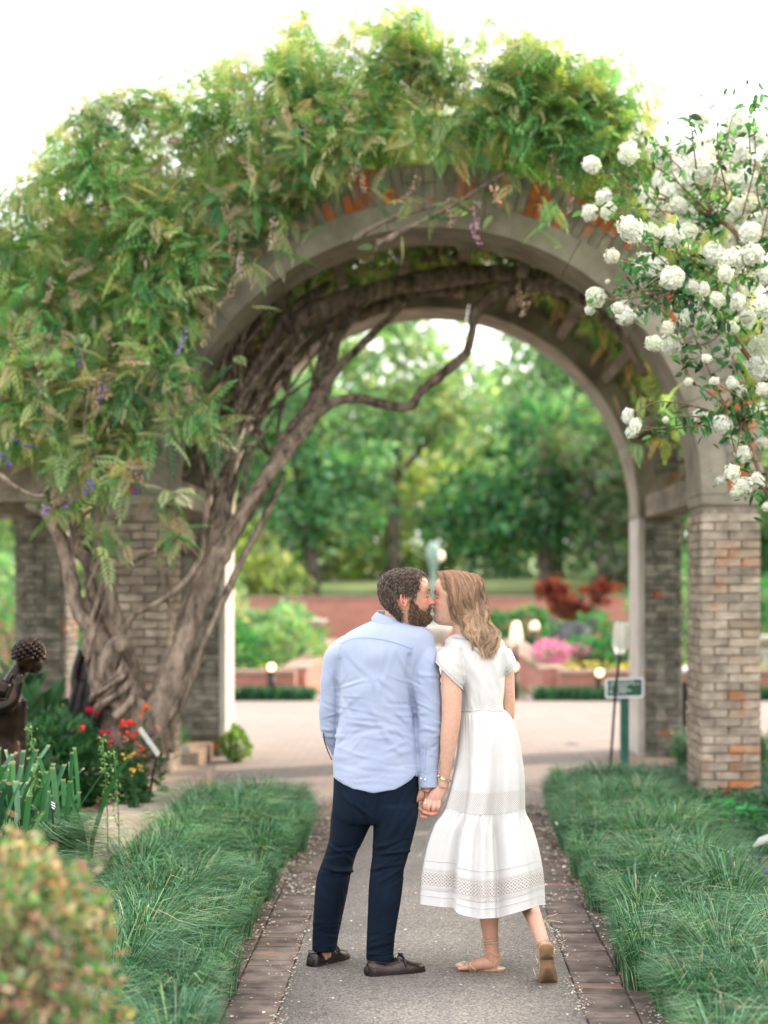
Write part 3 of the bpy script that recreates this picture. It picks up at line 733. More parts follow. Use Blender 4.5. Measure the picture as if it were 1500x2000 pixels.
# white petals caught in the grass
n = 170; P_ = np.stack([rng.normal(1.35, .2, n), rng.uniform(8.6, 11.6, n), rng.uniform(.12, .24, n)], -1)
leaves('caught_petals', P_, rdir(n), rng.uniform(.012, .035, n), palette(n, [(.8, .77, .68)]), 'diamond', kind='stuff', mat='petal', label='white petals caught in the right grass border')
n = 60; P_ = np.stack([rng.uniform(-1.8, -.9, n), rng.uniform(7.5, 14, n), rng.uniform(.12, .22, n)], -1)
leaves('caught_petals', P_, rdir(n), rng.uniform(.01, .025, n), palette(n, [(.8, .77, .68)]), 'diamond', kind='stuff', mat='petal', label='white petals caught in the left grass border')

# ================================================================== left bed plants
# strap-leaved clump with cut tips
def strap_plant():
    t = thing('strap_leaf_plant', 'big clump of upright strap leaves with clipped pale tips beside the hedge', 'plant', (-2.15, 9.3, .13))
    n = 300; V = []; mb = MB()
    sh = []
    k = np.array([0, .3, .6, .85, .97, 1.0])
    for i in range(n):
        b = np.array([-2.24 + rng.normal(0, .22), 9.15 + rng.normal(0, .30), .13])
        a = rng.normal(-.08, .34); ln = rng.uniform(.5, .84); outx = math.sin(a) * .55 + .18 * (b[0] + 2.28); outy = rng.normal(-.12, .22)
        p = []
        for q in k:
            p.append(b + np.array([outx * q ** 1.7 * ln, outy * q ** 1.7 * ln, ln * (q - .13 * q ** 3 * (1 + abs(outx)))]))
        p = np.array(p); ws = np.array([.012, .015, .016, .016, .0155, .0145]) * rng.uniform(.6, .95); sd = np.array([math.cos(a * 2), rng.normal(0, .5), .0]); sd /= np.linalg.norm(sd)
        mid = p + np.array([0, .006, -.004]); Vv = np.stack([p - sd * ws[:, None], mid, p + sd * ws[:, None]], 1).reshape(-1, 3)
        Q = []
        for j in range(5): Q += [[3 * j, 3 * j + 1, 3 * j + 4, 3 * j + 3], [3 * j + 1, 3 * j + 2, 3 * j + 5, 3 * j + 4]]
        c = palette(1, [(.035, .13, .055), (.055, .19, .08), (.03, .10, .05), (.10, .23, .12)])[0]
        C = np.tile(c, (18, 1)); C[15:] = (.42, .36, .24)
        me = mkmesh('leaf', Vv - np.array([-2.15, 9.3, .13]), Q, col=C, mats=(M['blade'],), smooth=False)
        part('leaf', me, t, local=True)
strap_plant()
# softer grassy clumps flopping over the kerb
for (x, y, nn, hh, lab) in ((-2.0, 8.95, 3800, .40, 'fine grassy clump flopping over the kerb beside the strap leaves'), (-1.9, 7.9, 2200, .34, 'fine grassy clump hanging over the kerb behind the hedge')):
    u = rdir(nn)[:, :2]; u /= np.linalg.norm(u, axis=1)[:, None]
    hd = u + [.55, -.2]; hd /= np.linalg.norm(hd, axis=1)[:, None]
    o = blades('grass_clump', np.c_[x + u[:, 0] * .16 * rng.random(nn), y + u[:, 1] * .25 * rng.random(nn), np.full(nn, .15)], hd, .34 * rng.uniform(.5, 1.2, nn), hh * rng.uniform(.6, 1.1, nn), rng.uniform(.004, .007, nn),
               palette(nn, [(.04, .12, .05), (.09, .19, .09), (.16, .24, .14)], [.4, .4, .2], .15), kind=None, droop=rng.uniform(.6, 1.2, nn))
    tag(o, lab, 'plant')

# snapdragons
def snapdragon(px, py, Y, col, label, size=.055, low=False):
    top = pt(px, py, Y); b = np.array([top[0] + rng.normal(0, .03), Y + rng.normal(0, .03), .13])
    t = thing('snapdragon', label, 'flower', tuple(b), 'snapdragons in the left bed')
    mid = (top + b) / 2 + rng.normal(0, .012, 3)
    MB().tube([b, mid, top], [.005, .004, .003], 5, 8, c=(.05, .14, .05)).build('stem', M['leaf'], t)
    n = 75; f = rng.random(n); P_ = b + (top - b) * f[:, None] * .88; d_ = rdir(n); d_[:, 2] = np.abs(d_[:, 2]) * .4 + .2
    leaves('foliage', P_, d_, rng.uniform(.05, .09, n) * (1.25 - f * .7), palette(n, [(.03, .10, .04), (.05, .15, .06), (.02, .07, .03)]), 'diamond', t)
    fb = MB()
    for i in range(6):
        o = top + rng.normal(0, 1, 3) * [size * .32, size * .3, size * .36] ; r_ = size * rng.uniform(.16, .28)
        fb.ball(o, (r_, r_, r_ * .7), 8, c=np.array(col) * rng.uniform(.75, 1.2), R=rotx(rng.uniform(-1, 1)) @ roty(rng.uniform(-1, 1)))
    fb.build('blossom', M['petal'], t)
RED, CRI, COR, ORA, YEL, PNK = (.75, .03, .02), (.5, .005, .04), (.85, .09, .07), (.85, .14, .03), (.85, .55, .10), (.80, .25, .28)
SN = [(115, 1382, 11.6, ORA, 'orange-red snapdragon nearest the bronze girl', .07), (180, 1392, 11.4, CRI, 'tallest crimson snapdragon in front of the dark statue', .075), (160, 1424, 11.0, COR, 'coral snapdragon low beside the big leaves', .075),
      (208, 1432, 10.9, CRI, 'deep crimson snapdragon in the middle of the bed', .07), (240, 1422, 11.2, COR, 'coral snapdragon left of the bright red one', .06), (255, 1420, 10.8, RED, 'bright red snapdragon at the foot of the trunk', .09),
      (282, 1387, 11.3, ORA, 'tall single orange snapdragon in front of the trunk', .055), (246, 1443, 10.7, PNK, 'small pink snapdragon below the bright red one', .035), (277, 1466, 10.6, ORA, 'orange snapdragon beside the plaque', .05),
      (245, 1477, 10.5, YEL, 'left one of the two pale yellow snapdragons', .045), (259, 1476, 10.6, YEL, 'right one of the two pale yellow snapdragons', .045), (310, 1424, 11.2, PNK, 'pink snapdragon just behind the plaque', .045),
      (216, 1450, 10.5, COR, 'faded coral snapdragon bud over the strap leaves', .03), (257, 1503, 10.3, YEL, 'lowest yellow snapdragon by the mulch', .035), (276, 1498, 10.5, YEL, 'small yellow snapdragon near the stake of the plaque', .035)]
for s_ in SN: snapdragon(s_[0], s_[1], s_[2] + 1.3, *s_[3:])
# foliage mass of the bed
def bush(name, label, c0, r, n, size, cols, proto='oval', cat='plant', w=None, mat='leaf', parent_stem=True, shell=.55, group=None, up=.3):
    c0 = np.asarray(c0, float); r = np.asarray(r, float)
    t = thing(name, label, cat, (c0[0], c0[1], 0), group)
    d_ = rdir(n); rr = shell + (1 - shell) * rng.random(n) ** .5; P_ = c0 + d_ * r * rr[:, None] * (1 + .18 * np.sin(d_[:, :1] * 5 + d_[:, 2:] * 4 + c0[0]))
    P_ = P_[P_[:, 2] > .04]; n = len(P_); d2 = (P_ - c0) / r + rdir(n) * .8; d2[:, 2] += up
    leaves('foliage', P_, d2, rng.uniform(.7, 1.3, n) * size, palette(n, cols, w, .18), proto, t, mat=mat, kind='stuff' if 0 else None)
    sb = MB()
    for i in range(5):
        e = c0 + rdir(1)[0] * r * .5; e[2] = c0[2] + r[2] * .3; b = np.array([c0[0] + rng.normal(0, r[0] * .15), c0[1] + rng.normal(0, r[1] * .15), 0])
        sb.tube([b, (b + e) / 2 + rng.normal(0, .03, 3), e], [.012 + .01 * r[0]] * 2 + [.006], 5, 6)
    sb.build('stems', M['bark_far'], t)
    return t
bush('flower_bed_plant', 'dark leafy growth under the snapdragons', (-2.55, 12.35, .42), (.40, .45, .34), 2600, .075, [(.022, .08, .035), (.04, .13, .055), (.06, .17, .07)], 'diamond')
bush('hosta', 'broad dark hosta leaves behind the bronze girl', (-3.0, 13.0, .42), (.42, .4, .40), 420, .24, [(.018, .07, .03), (.04, .12, .055), (.10, .17, .10)], 'oval')
bush('flower_bed_plant', 'leafy green plant between the statue and the strap leaves', (-2.75, 11.6, .35), (.35, .3, .42), 900, .09, [(.022, .08, .03), (.05, .14, .05)], 'oval')
bush('shrub', 'small lime green shrub beside the far left pillar', (-1.80, 17.1, .15), (.13, .15, .17), 900, .045, [(.10, .22, .05), (.16, .3, .07)], 'oval', 'shrub')
# pale salvia-like spikes
for (px, py, lab) in ((200, 1440, 'tallest pale green flower spike by the strap leaves'), (222, 1462, 'pale green flower spike with buds leaning right'), (60, 1415, 'pale green flower spike beside the bronze skirt')):
    top = pt(px, py, 9.6); b = np.array([top[0] + .03, 9.6, .15]); t = thing('flower_spike', lab, 'plant', tuple(b)); MB().tube([b, (b + top) / 2 + [.01, 0, 0], top], [.004, .003, .002], 5, 8, c=(.12, .25, .1)).build('stem', M['leaf'], t)
    n = 90; f = rng.uniform(.35, 1, n); P_ = b + (top - b) * f[:, None] + rng.normal(0, .012, (n, 3)); leaves('buds', P_, rdir(n), rng.uniform(.012, .03, n), palette(n, [(.12, .26, .09), (.25, .36, .16)]), 'diamond', t, kind='stuff')

# foreground clipped shrub, out of focus
def hedge():
    c0 = np.array([-1.13, 4.3, .55]); r = np.array([.42, .46, .575]); n = 8500
    t = thing('clipped_shrub', 'rounded clipped shrub with brown and green leaves, closest to us', 'shrub', (c0[0], c0[1], 0))
    d_ = rdir(n); d_ = np.sign(d_) * np.abs(d_) ** .75; d_ /= np.linalg.norm(d_, axis=1)[:, None]
    rr = 1 - .22 * rng.random(n) ** 2; q = np.abs(d_) ** 3; k = 1 / (q.sum(1) ** (1 / 3))
    P_ = c0 + d_ * r * (rr * k * .93)[:, None] * (1 + .05 * np.sin(d_[:, :1] * 9) * np.cos(d_[:, 2:] * 8))
    P_ = P_[P_[:, 2] > .02]; st2 = c0 + (P_[rng.integers(0, len(P_), 500)] - c0) * rng.uniform(1.02, 1.13, (500, 1)); P_ = np.vstack([P_, st2]); n = len(P_)
    cols = palette(n, [(.10, .21, .08), (.22, .30, .16), (.33, .20, .14), (.52, .40, .33), (.03, .08, .03), (.10, .28, .08)], [.26, .22, .22, .16, .08, .06], .25)
    leaves('foliage', P_, rdir(n) + (P_ - c0) * 1.2, rng.uniform(.022, .042, n), cols, 'oval', t, roll=1.2)
    sb = MB()
    for i in range(26):
        e = c0 + rdir(1)[0] * r * .8; e[2] = abs(e[2]); sb.tube([[c0[0], c0[1], 0], (c0 + e) / 2 * [1, 1, .7], e], [.014, .008, .003], 5, 6)
    sb.build('branches', M['bark_far'], t)
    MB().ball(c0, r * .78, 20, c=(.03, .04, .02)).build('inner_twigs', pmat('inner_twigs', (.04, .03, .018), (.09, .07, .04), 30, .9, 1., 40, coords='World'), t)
hedge()
# tiny purple flowers at the far right
n = 120; P_ = pt(1470, 1700, 9.3) + rng.normal(0, 1, (n, 3)) * [.12, .2, .03]; P_[:, 2] = np.clip(P_[:, 2], .03, .3)
tag(leaves('violet_flowers', P_, rdir(n), rng.uniform(.02, .035, n), palette(n, [(.2, .12, .5), (.06, .15, .06)], None), 'diamond', mat='petal', kind='stuff'), 'tiny violet flowers in the litter at the right edge', None, None, 'stuff')
# ================================================================== trees and shrubs beyond the plaza
def tree(name, label, x, y, h, lobes, n, size, cols, w=None, trunk=.18, zb=0., group=None, proto='oval', cat='tree', mat='far_leaf', lean=0.):
    """trunk with limbs into every lobe, crown of many leaf faces in clumps; lobes = (dx,dy,z,rx,ry,rz)"""
    t = thing(name, label, cat, (x, y, zb), group); b = MB()
    c1 = min(l[2] - l[5] * .2 for l in lobes); fork = np.array([x + lean * .5, y, zb + max(.3, c1 * .75)])
    b.tube([[x, y, zb - .1], [x + rng.normal(0, .05), y, zb + .5 * (fork[2] - zb)], fork], [trunk * 1.35, trunk, trunk * .8], 8, 10, rough=.06)
    for l in lobes:
        e = np.array([x + l[0], y + l[1], zb + l[2]]); b.tube([fork, (fork + e) / 2 + rng.normal(0, .12, 3), e], [trunk * .55, trunk * .35, trunk * .12], 6, 8)
    b.build('trunk', M['bark_far'], t)
    P_, C_, D_ = [], [], []; vol = np.array([l[3] * l[4] * l[5] for l in lobes]) ** .72; vol /= vol.sum()
    for l, v in zip(lobes, vol):
        k = int(n * v); nc = max(7, k // 26); cd = rdir(nc); cr = rng.random(nc) ** .4
        cc = cd * cr[:, None]; j = rng.integers(0, nc, k)
        p = cc[j] + rng.normal(0, .13, (k, 3)); c = np.array([x + l[0], y + l[1], zb + l[2]]); P_.append(c + p * np.array(l[3:6]))
        tint = (1 + rng.normal(0, .22, nc))[j][:, None] * (1 + rng.normal(0, .08, (nc, 3)))[j]
        C_.append(palette(k, cols, w, .12) * tint); D_.append(rdir(k) + cd[j] * .6 + [0, 0, -.25])
    P_ = np.vstack(P_); leaves('crown', P_, np.vstack(D_), rng.uniform(.7, 1.3, len(P_)) * size, np.clip(np.vstack(C_), .004, 1), proto, t, mat=mat)
    return t
LG = [(.27, .41, .24), (.36, .47, .30), (.45, .52, .37)]
MG = [(.12, .28, .15), (.18, .34, .19), (.26, .40, .25)]
DG = [(.03, .12, .05), (.05, .17, .075), (.085, .21, .10)]
YG = [(.34, .42, .15), (.44, .50, .20), (.22, .34, .12)]
gb = 'trees behind the terrace wall'
def gz(y): return float(ground_z(np.array(0.), np.array(float(y))))
def T(lab, x, y, lobes, n, size, cols, w=None, tr=.2, **k): return tree('tree', lab, x, y, 0, lobes, n, size, cols, w, tr, gz(y) if y > 40 else 0., gb, **k)
T('dark spreading tree with low branches right of the middle', 3.1, 46, [(0, 0, 2.6, 2.6, 1.8, 1.25), (-1.6, .3, 2.2, 1.9, 1.5, .9), (1.8, 0, 3.3, 1.9, 1.6, 1.4), (.6, .4, 4.2, 2.0, 1.6, 1.3)], 7500, .26, DG + MG, [.2, .2, .2, .2, .1, .1])
T('tall light green tree in the middle beyond the wall', -.9, 55, [(0, 0, 6.0, 2.6, 2, 2.2), (-1.6, 0, 4.4, 2.2, 2, 1.6), (1.9, 0, 5.0, 2.2, 2, 1.8), (.2, 0, 8.2, 1.9, 1.6, 1.3)], 6500, .30, LG + MG, None)
T('mid green tree left of the middle with dense crown', -2.9, 45, [(0, 0, 2.7, 1.6, 1.3, 1.5), (-1.2, 0, 3.8, 1.5, 1.3, 1.5), (1.0, .2, 3.5, 1.4, 1.2, 1.3), (-.2, 0, 5.3, 1.5, 1.2, 1.1)], 6000, .23, MG + DG[1:], None)
T('yellow-green tree low at the left behind the leaning stem', -4.6, 42.8, [(0, 0, 2.0, 1.2, 1.0, 1.1), (.8, 0, 1.7, 1.0, .8, .8)], 2600, .2, YG, None)
T('tall pale tree at the left of the arch opening', -5.4, 54, [(0, 0, 6.2, 2.4, 2, 2.5), (1.9, 0, 8.3, 2.0, 1.8, 1.7), (-1.6, 0, 4.0, 2.1, 2, 1.6)], 5000, .32, LG + YG[:1], None)
T('tall green tree at the right of the arch opening', 5.6, 50, [(0, 0, 5.6, 2.5, 2, 2.5), (-1.6, 0, 7.2, 1.9, 1.8, 1.5), (1.8, 0, 3.6, 2.1, 2, 1.6), (-1.9, 0, 5.2, 1.9, 1.8, 1.5)], 6500, .29, MG + LG[:1], None)
T('grey-green tree draped with moss at the right', 4.3, 44, [(0, 0, 3.9, 1.4, 1.1, 1.7), (.7, 0, 1.9, 1.3, 1, 1.0)], 2800, .22, [(.12, .15, .10), (.17, .19, .14), (.08, .15, .07)], None)
T('big tree standing far right beyond the pillars', 9.6, 46, [(0, 0, 4.6, 3.0, 2, 2.8), (-2.2, 0, 3, 2, 2, 1.8), (2.5, 0, 3, 2.3, 2, 2.1)], 4500, .32, MG + DG, None)
T('big tree standing far left beyond the outer pillar', -10.3, 46, [(0, 0, 4.0, 3, 2, 2.6), (2.1, 0, 3, 2, 2, 1.8), (-2.5, 0, 3, 2.5, 2, 2.2)], 4500, .32, MG + LG + YG[:1], None)
T('hazy tall tree rising past the left edge of the wisteria', -13.4, 58, [(0, 0, 9.6, 2.1, 2, 2.6), (1.2, 0, 6.5, 2.5, 2, 2.5)], 2600, .36, LG + YG[:1], None)
T('background tree closing the view left of the middle', -3.0, 62, [(0, 0, 5.4, 3.4, 2, 2.6), (-3, 0, 3.5, 3, 2, 2.2), (3, 0, 4.2, 3, 2, 2.6)], 5200, .42, LG + MG, None)
T('background tree closing the view right of the middle', 4.6, 64, [(0, 0, 5.6, 3.4, 2, 2.8), (-3, 0, 4, 3, 2, 2.2), (3, 0, 4.8, 3, 2, 2.6)], 5200, .42, LG + MG, None)
for i, (x, y) in enumerate(((-22, 60), (-17, 66), (15, 62), (21, 58), (27, 64), (-28, 62))):
    T(['distant tree at the far left edge of the garden', 'distant tree behind the far left pillars', 'distant tree behind the far right pillar', 'distant tree beyond the viburnum bush', 'outermost distant tree at the right', 'outermost distant tree at the left'][i], x, y, [(0, 0, 4.6, 3.6, 2.5, 3.4), (2.4, 0, 3, 2.6, 2, 2.4), (-2.4, 0, 3, 2.6, 2, 2.4)], 2600, .5, MG + LG, None, .3)
tree('maple_tree', 'small dark red Japanese maple in front of the terrace wall', 3.15, 37.5, 0, [(0, 0, 1.2, .6, .5, .3), (-.5, 0, 1.55, .3, .3, .4), (.55, 0, 1.5, .45, .3, .22)], 1500, .13, [(.11, .018, .015), (.16, .035, .027), (.22, .06, .045)], None, .07)
for i, (x, y, rx, rz_, cc) in enumerate(((-8.5, 51, 3.2, 1.9, LG + MG), (-4.2, 56, 3, 2.2, LG + YG), (.2, 58, 2.6, 2.0, LG + YG), (4.4, 57, 3.2, 2.4, MG), (9.5, 53, 3.2, 2.0, MG + DG), (-15, 54, 3.6, 2.3, LG + MG), (15.5, 52, 3.6, 2.3, MG))):
    T(['bushy undergrowth tree at the far left of the lawn', 'bushy pale tree closing the lawn left of the middle', 'bushy pale tree closing the lawn behind the couple', 'bushy tree closing the lawn right of the middle', 'bushy dark tree beyond the right pillars', 'wide bushy tree behind the far left pillar', 'wide bushy tree at the right end of the lawn'][i], x, y, [(0, 0, rz_ * .8, rx, 1.5, rz_), (rx * .7, 0, rz_ * .6, rx * .7, 1.3, rz_ * .8), (-rx * .7, .3, rz_ * .65, rx * .7, 1.3, rz_ * .8)], 3600, .34, cc, None, .15)
# shrubs of the beds beyond the plaza
sg = 'shrubs in the beds beyond the plaza'
def S(lab, x, y, r, n, size, cols, w=None, name='shrub'):
    o = bush(name, lab, (x, y, r[2] * .7), r, n, size, cols, 'oval', 'shrub', w, 'far_leaf', group=sg); return o
SB = [(.03, .14, .06), (.05, .20, .085), (.09, .25, .11)]
S('dark glossy shrub behind the left low wall', -5.2, 28.4, (1.0, .7, .75), 2200, .13, SB)
S('rounded green shrub left of the man behind the wall', -3.6, 28.6, (.95, .7, .7), 2200, .13, SB)
S('yellow-green shrub just left of the man', -2.3, 29.5, (.7, .7, .7), 1500, .12, MG + YG[2:])
S('tall pale shrub at the left of the arch opening', -4.35, 32, (1.0, .8, 1.45), 2800, .14, LG + MG)
S('big loose shrub behind the leaning stem', -6.6, 30, (1.1, .8, 1.2), 2200, .15, MG)
S('round green shrub right of the woman', 3.1, 28.6, (.85, .6, .55), 1800, .12, SB)
S('tall feathery green shrub below the dark tree', 4.6, 31, (1.0, .8, 1.25), 2600, .13, MG + SB)
S('dense clipped green shrub behind the rear right pillar', 6.0, 29.5, (1.1, .8, 1.0), 2200, .14, SB)
S('dark shrub near the urn', 2.8, 31.5, (.7, .6, .65), 1400, .13, SB + DG[1:])
S('low shrub at the right edge of the garden', 8.2, 28.5, (1.2, .7, .8), 1800, .14, SB + MG)
S('low shrub at the left edge of the garden', -8.6, 28.5, (1.2, .7, .8), 1800, .14, SB + MG)
S('shrub in front of the terrace wall left of the man', -3.1, 38.6, (.9, .5, .7), 1300, .17, MG)
S('shrub in front of the terrace wall right of the woman', 1.9, 36.5, (.7, .5, .7), 1100, .16, SB)
def azalea(lab, x, y, z, r, n):
    t = thing('azalea', lab, 'shrub', (x, y, 0), 'pink azaleas'); c0 = np.array([x, y, z])
    d_ = rdir(n); P_ = c0 + d_ * np.array(r) * (.6 + .4 * rng.random((n, 1)))
    leaves('blossoms', P_, rdir(n), rng.uniform(.05, .1, n), palette(n, [(.75, .22, .42), (.85, .38, .55), (.65, .15, .35)]), 'oval', t, mat='petal')
    k = n // 2; d_ = rdir(k); P_ = c0 + [0, 0, -r[2] * .6] + d_ * np.array(r) * .9; leaves('foliage', P_, rdir(k), rng.uniform(.06, .1, k), palette(k, MG), 'oval', t)
    MB().tube([[x, y, 0], [x, y, z]], .02, 5, 4).build('stems', M['bark_far'], t)
azalea('bright pink azalea right of the woman', 1.98, 27.9, .62, (.33, .3, .22), 420)
azalea('smaller pink azalea further right with paler flowers', 2.45, 28.3, .60, (.26, .2, .15), 220)
n = 700; P_ = np.stack([rng.uniform(2.1, 6.4, n), rng.uniform(26.75, 27.1, n), rng.uniform(.38, .52, n)], -1)
leaves('yellow_flowers', P_, rdir(n), rng.uniform(.04, .07, n), palette(n, [(.7, .5, .06), (.75, .62, .2), (.06, .14, .04)], [.4, .3, .3]), 'oval', kind='stuff', mat='petal', label='low yellow flowers along the top of the right wall')
n = 350; P_ = np.stack([rng.uniform(-7, -2, n), rng.uniform(26.75, 27.1, n), rng.uniform(.38, .5, n)], -1)
leaves('yellow_flowers', P_, rdir(n), rng.uniform(.04, .07, n), palette(n, [(.6, .5, .15), (.06, .14, .04)], [.3, .7]), 'oval', kind='stuff', mat='petal', label='low yellow flowers along the top of the left wall')
# clipped hedge seen between the right pillars
def hedgebox(lab, lo, hi, n, size, cols):
    t = thing('clipped_hedge', lab, 'hedge', ((lo[0] + hi[0]) / 2, lo[1], 0)); lo, hi = np.array(lo, float), np.array(hi, float)
    MB().box(lo + .06, hi - .06).build('inner_twigs', pmat('hedge_twigs', (.02, .035, .015), (.05, .06, .03), 12, .95, coords='World'), t)
    P_ = lo + rng.random((n, 3)) * (hi - lo); ax = rng.integers(0, 3, n); sd = rng.random(n) < .5
    for k in range(3):
        m_ = ax == k; P_[m_, k] = np.where(sd[m_] & (k != 2), lo[k], hi[k]) + rng.normal(0, .03, m_.sum())
    leaves('foliage', P_, rdir(n), size * rng.uniform(.7, 1.3, n), palette(n, cols), 'oval', t)
hedgebox('tall clipped dark hedge beyond the right pillars', (7.0, 27.6, 0), (14, 28.6, 1.62), 5000, .13, SB)
hedgebox('clipped hedge beyond the left pillars', (-15, 30, 0), (-7.6, 31, 1.1), 4500, .13, MG + SB)

# unseen trees added to block the low sun: they shade the path while the arch top catches the sun
for x, y, h, lab in ((10.4, 10.6, 8.6, 'added shade tree out of view right of the path, nearest the visitors'), (11.2, 14.6, 8.9, 'added shade tree out of view right of the arch'), (12.4, 18.6, 8.2, 'added shade tree out of view right of the plaza'), (9.8, 7.0, 8.2, 'added shade tree out of view at the right behind the visitors')):
    tree('added_shade_tree', lab, x, y, 0, [(0, 0, h * .62, 2.3, 2.3, h * .34), (-.6, 1.2, h * .45, 1.9, 1.8, h * .3), (.8, -1.2, h * .42, 1.9, 1.8, h * .3)], 5200, .3, MG + LG[:1], None, .25, 0, 'unseen trees added to shade the path')
# ================================================================== wisteria over the arch
wis = thing('wisteria_vine', 'old twisted wisteria climbing the left pillar and covering the arch', 'vine', (-2.1, 13.2, 0))
def vt(name, lst, n=12, rough=.10, res=None, mb=None):
    """stem from (px, py, Y, radius px)"""
    p = np.array([np.r_[pt(a, b, Y), r * Y / FPX] for a, b, Y, r in lst]); k = res or max(12, len(lst) * 7)
    b = mb or MB(); q = crom(p, k); q[:, :3] += np.cumsum(rng.normal(0, .0025, (k, 3)), 0) * .6
    q[:, 3] *= 1 + .10 * np.sin(np.linspace(0, 20, k) + rng.uniform(0, 6)) + rng.normal(0, .03, k)
    b.tube(q[:, :3], np.maximum(q[:, 3], .002), n, rough=rough)
    if mb is None: b.build(name, M['bark'], wis)
    return q
# the trunk: several fused strands
tb = MB()
for l in (
    [(300, 1470, 13.05, 52), (265, 1420, 13.0, 46), (235, 1370, 13.0, 38), (212, 1320, 13.0, 33), (203, 1270, 13.02, 30), (206, 1220, 13.05, 24)],
    [(240, 1460, 13.0, 40), (222, 1400, 12.95, 28), (196, 1340, 12.95, 20), (180, 1270, 12.98, 17), (172, 1210, 13.0, 15), (160, 1170, 13.0, 14)],
    [(270, 1440, 12.9, 30), (240, 1370, 12.86, 22), (215, 1320, 12.85, 17), (222, 1270, 12.84, 20), (242, 1258, 12.86, 15), (232, 1235, 12.95, 12)],
    [(285, 1450, 13.0, 34), (262, 1380, 12.9, 22), (236, 1350, 12.86, 13), (205, 1330, 12.86, 10), (196, 1290, 12.9, 12)],
    [(300, 1440, 13.1, 30), (268, 1370, 13.1, 26), (255, 1300, 13.1, 16), (250, 1260, 13.1, 12)],
    [(250, 1420, 12.84, 12), (228, 1380, 12.78, 10), (200, 1360, 12.8, 8), (184, 1320, 12.85, 8), (183, 1270, 12.9, 7)]):
    vt('trunk', l, 16, .13, mb=tb)
tb.build('trunk', M['bark'], wis)
vt('branch', [(290, 1470, 13.0, 42), (310, 1400, 12.95, 33), (333, 1330, 12.95, 29), (357, 1260, 13.0, 25), (383, 1190, 13.05, 21), (415, 1120, 13.1, 18), (450, 1050, 13.2, 15), (492, 975, 13.35, 14), (540, 905, 13.6, 13), (585, 845, 13.9, 13), (622, 790, 14.2, 12), (640, 730, 14.6, 13), (655, 670, 15, 11), (700, 600, 15.4, 9)], 14, .12)
vt('branch', [(600, 825, 14.0, 13), (645, 788, 14.1, 10), (695, 779, 14.2, 9), (745, 790, 14.3, 9), (797, 795, 14.4, 10), (820, 765, 14.5, 9), (868, 725, 14.6, 9), (905, 692, 14.7, 9), (920, 650, 14.8, 9), (925, 612, 14.9, 11), (950, 585, 15, 13), (1000, 560, 15.1, 14), (1060, 548, 15.2, 12), (1130, 560, 15.3, 9)], 10, .07)
vt('branch', [(208, 1330, 12.9, 20), (200, 1270, 12.9, 20), (182, 1230, 12.9, 17), (155, 1195, 12.9, 16), (142, 1140, 12.9, 14), (128, 1090, 12.95, 13), (108, 1040, 13.0, 12), (88, 1005, 13.1, 10), (50, 985, 13.3, 8)], 12)
vt('branch', [(232, 1250, 12.95, 18), (218, 1200, 12.95, 17), (203, 1140, 12.95, 16), (170, 1095, 13, 15), (128, 1058, 13.05, 13), (100, 1020, 13.1, 11), (85, 960, 13.2, 9)], 12)
vt('branch', [(200, 1260, 13, 16), (185, 1180, 13.05, 15), (178, 1110, 13.1, 14), (150, 1040, 13.15, 12), (165, 960, 13.2, 10), (190, 880, 13.3, 8)], 10)
vt('branch', [(225, 1240, 13.0, 14), (214, 1180, 13.0, 14), (196, 1100, 13.0, 12), (188, 1040, 13.0, 11), (200, 980, 13.1, 9), (215, 900, 13.2, 7)], 10)
vt('branch', [(395, 1165, 13.1, 22), (420, 1070, 13.3, 20), (432, 980, 13.5, 17), (440, 900, 13.8, 15), (462, 810, 14.1, 13), (500, 720, 14.5, 11), (560, 620, 15, 10), (640, 560, 15.4, 9)], 12, .12)
vt('branch', [(430, 1090, 13.2, 16), (480, 1000, 13.4, 15), (530, 925, 13.7, 14), (580, 850, 14, 12), (640, 745, 14.4, 11), (690, 690, 14.7, 8), (740, 640, 15, 7), (800, 585, 15.3, 7)], 10)
vt('branch', [(470, 1030, 13.35, 10), (520, 930, 13.6, 10), (555, 850, 13.9, 9), (600, 790, 14.3, 8), (625, 700, 14.8, 8), (640, 640, 15.2, 7), (690, 560, 15.6, 6)], 8)
vt('branch', [(340, 1410, 13.0, 10), (385, 1290, 13.0, 8), (430, 1180, 13.1, 7), (470, 1090, 13.3, 7), (520, 1000, 13.6, 6), (545, 940, 13.8, 5)], 8)
vt('tendril', [(205, 1110, 12.98, 6), (250, 1098, 12.95, 6), (300, 1078, 12.95, 6), (345, 1050, 13.0, 5), (380, 1040, 13.1, 4)], 8, .05)
vt('tendril', [(236, 1240, 12.9, 7), (262, 1200, 12.9, 6), (310, 1175, 12.9, 6), (360, 1140, 12.9, 6), (392, 1090, 12.95, 6), (402, 1020, 13, 6), (412, 950, 13.1, 5), (450, 890, 13.2, 5), (500, 862, 13.3, 4)], 8, .05)
vt('tendril', [(318, 1050, 13, 3), (316, 1100, 12.95, 3), (322, 1150, 12.95, 3), (342, 1235, 12.95, 3)], 6, .05)
vt('tendril', [(-15, 915, 12.2, 6), (20, 945, 12.2, 5), (60, 968, 12.2, 4), (90, 972, 12.2, 3)], 6, .03)
vt('tendril', [(130, 990, 12.9, 4), (140, 1040, 12.9, 4), (142, 1090, 12.9, 3), (135, 1150, 12.9, 3), (160, 1230, 12.9, 4)], 6, .05)
vt('tendril', [(100, 650, 12.3, 2.2), (80, 700, 12.3, 2.2), (72, 760, 12.3, 2), (90, 800, 12.3, 1.5)], 6, .04)
vt('tendril', [(160, 690, 12.4, 2), (175, 760, 12.4, 2), (168, 840, 12.4, 1.6), (180, 890, 12.4, 1.4)], 6, .04)
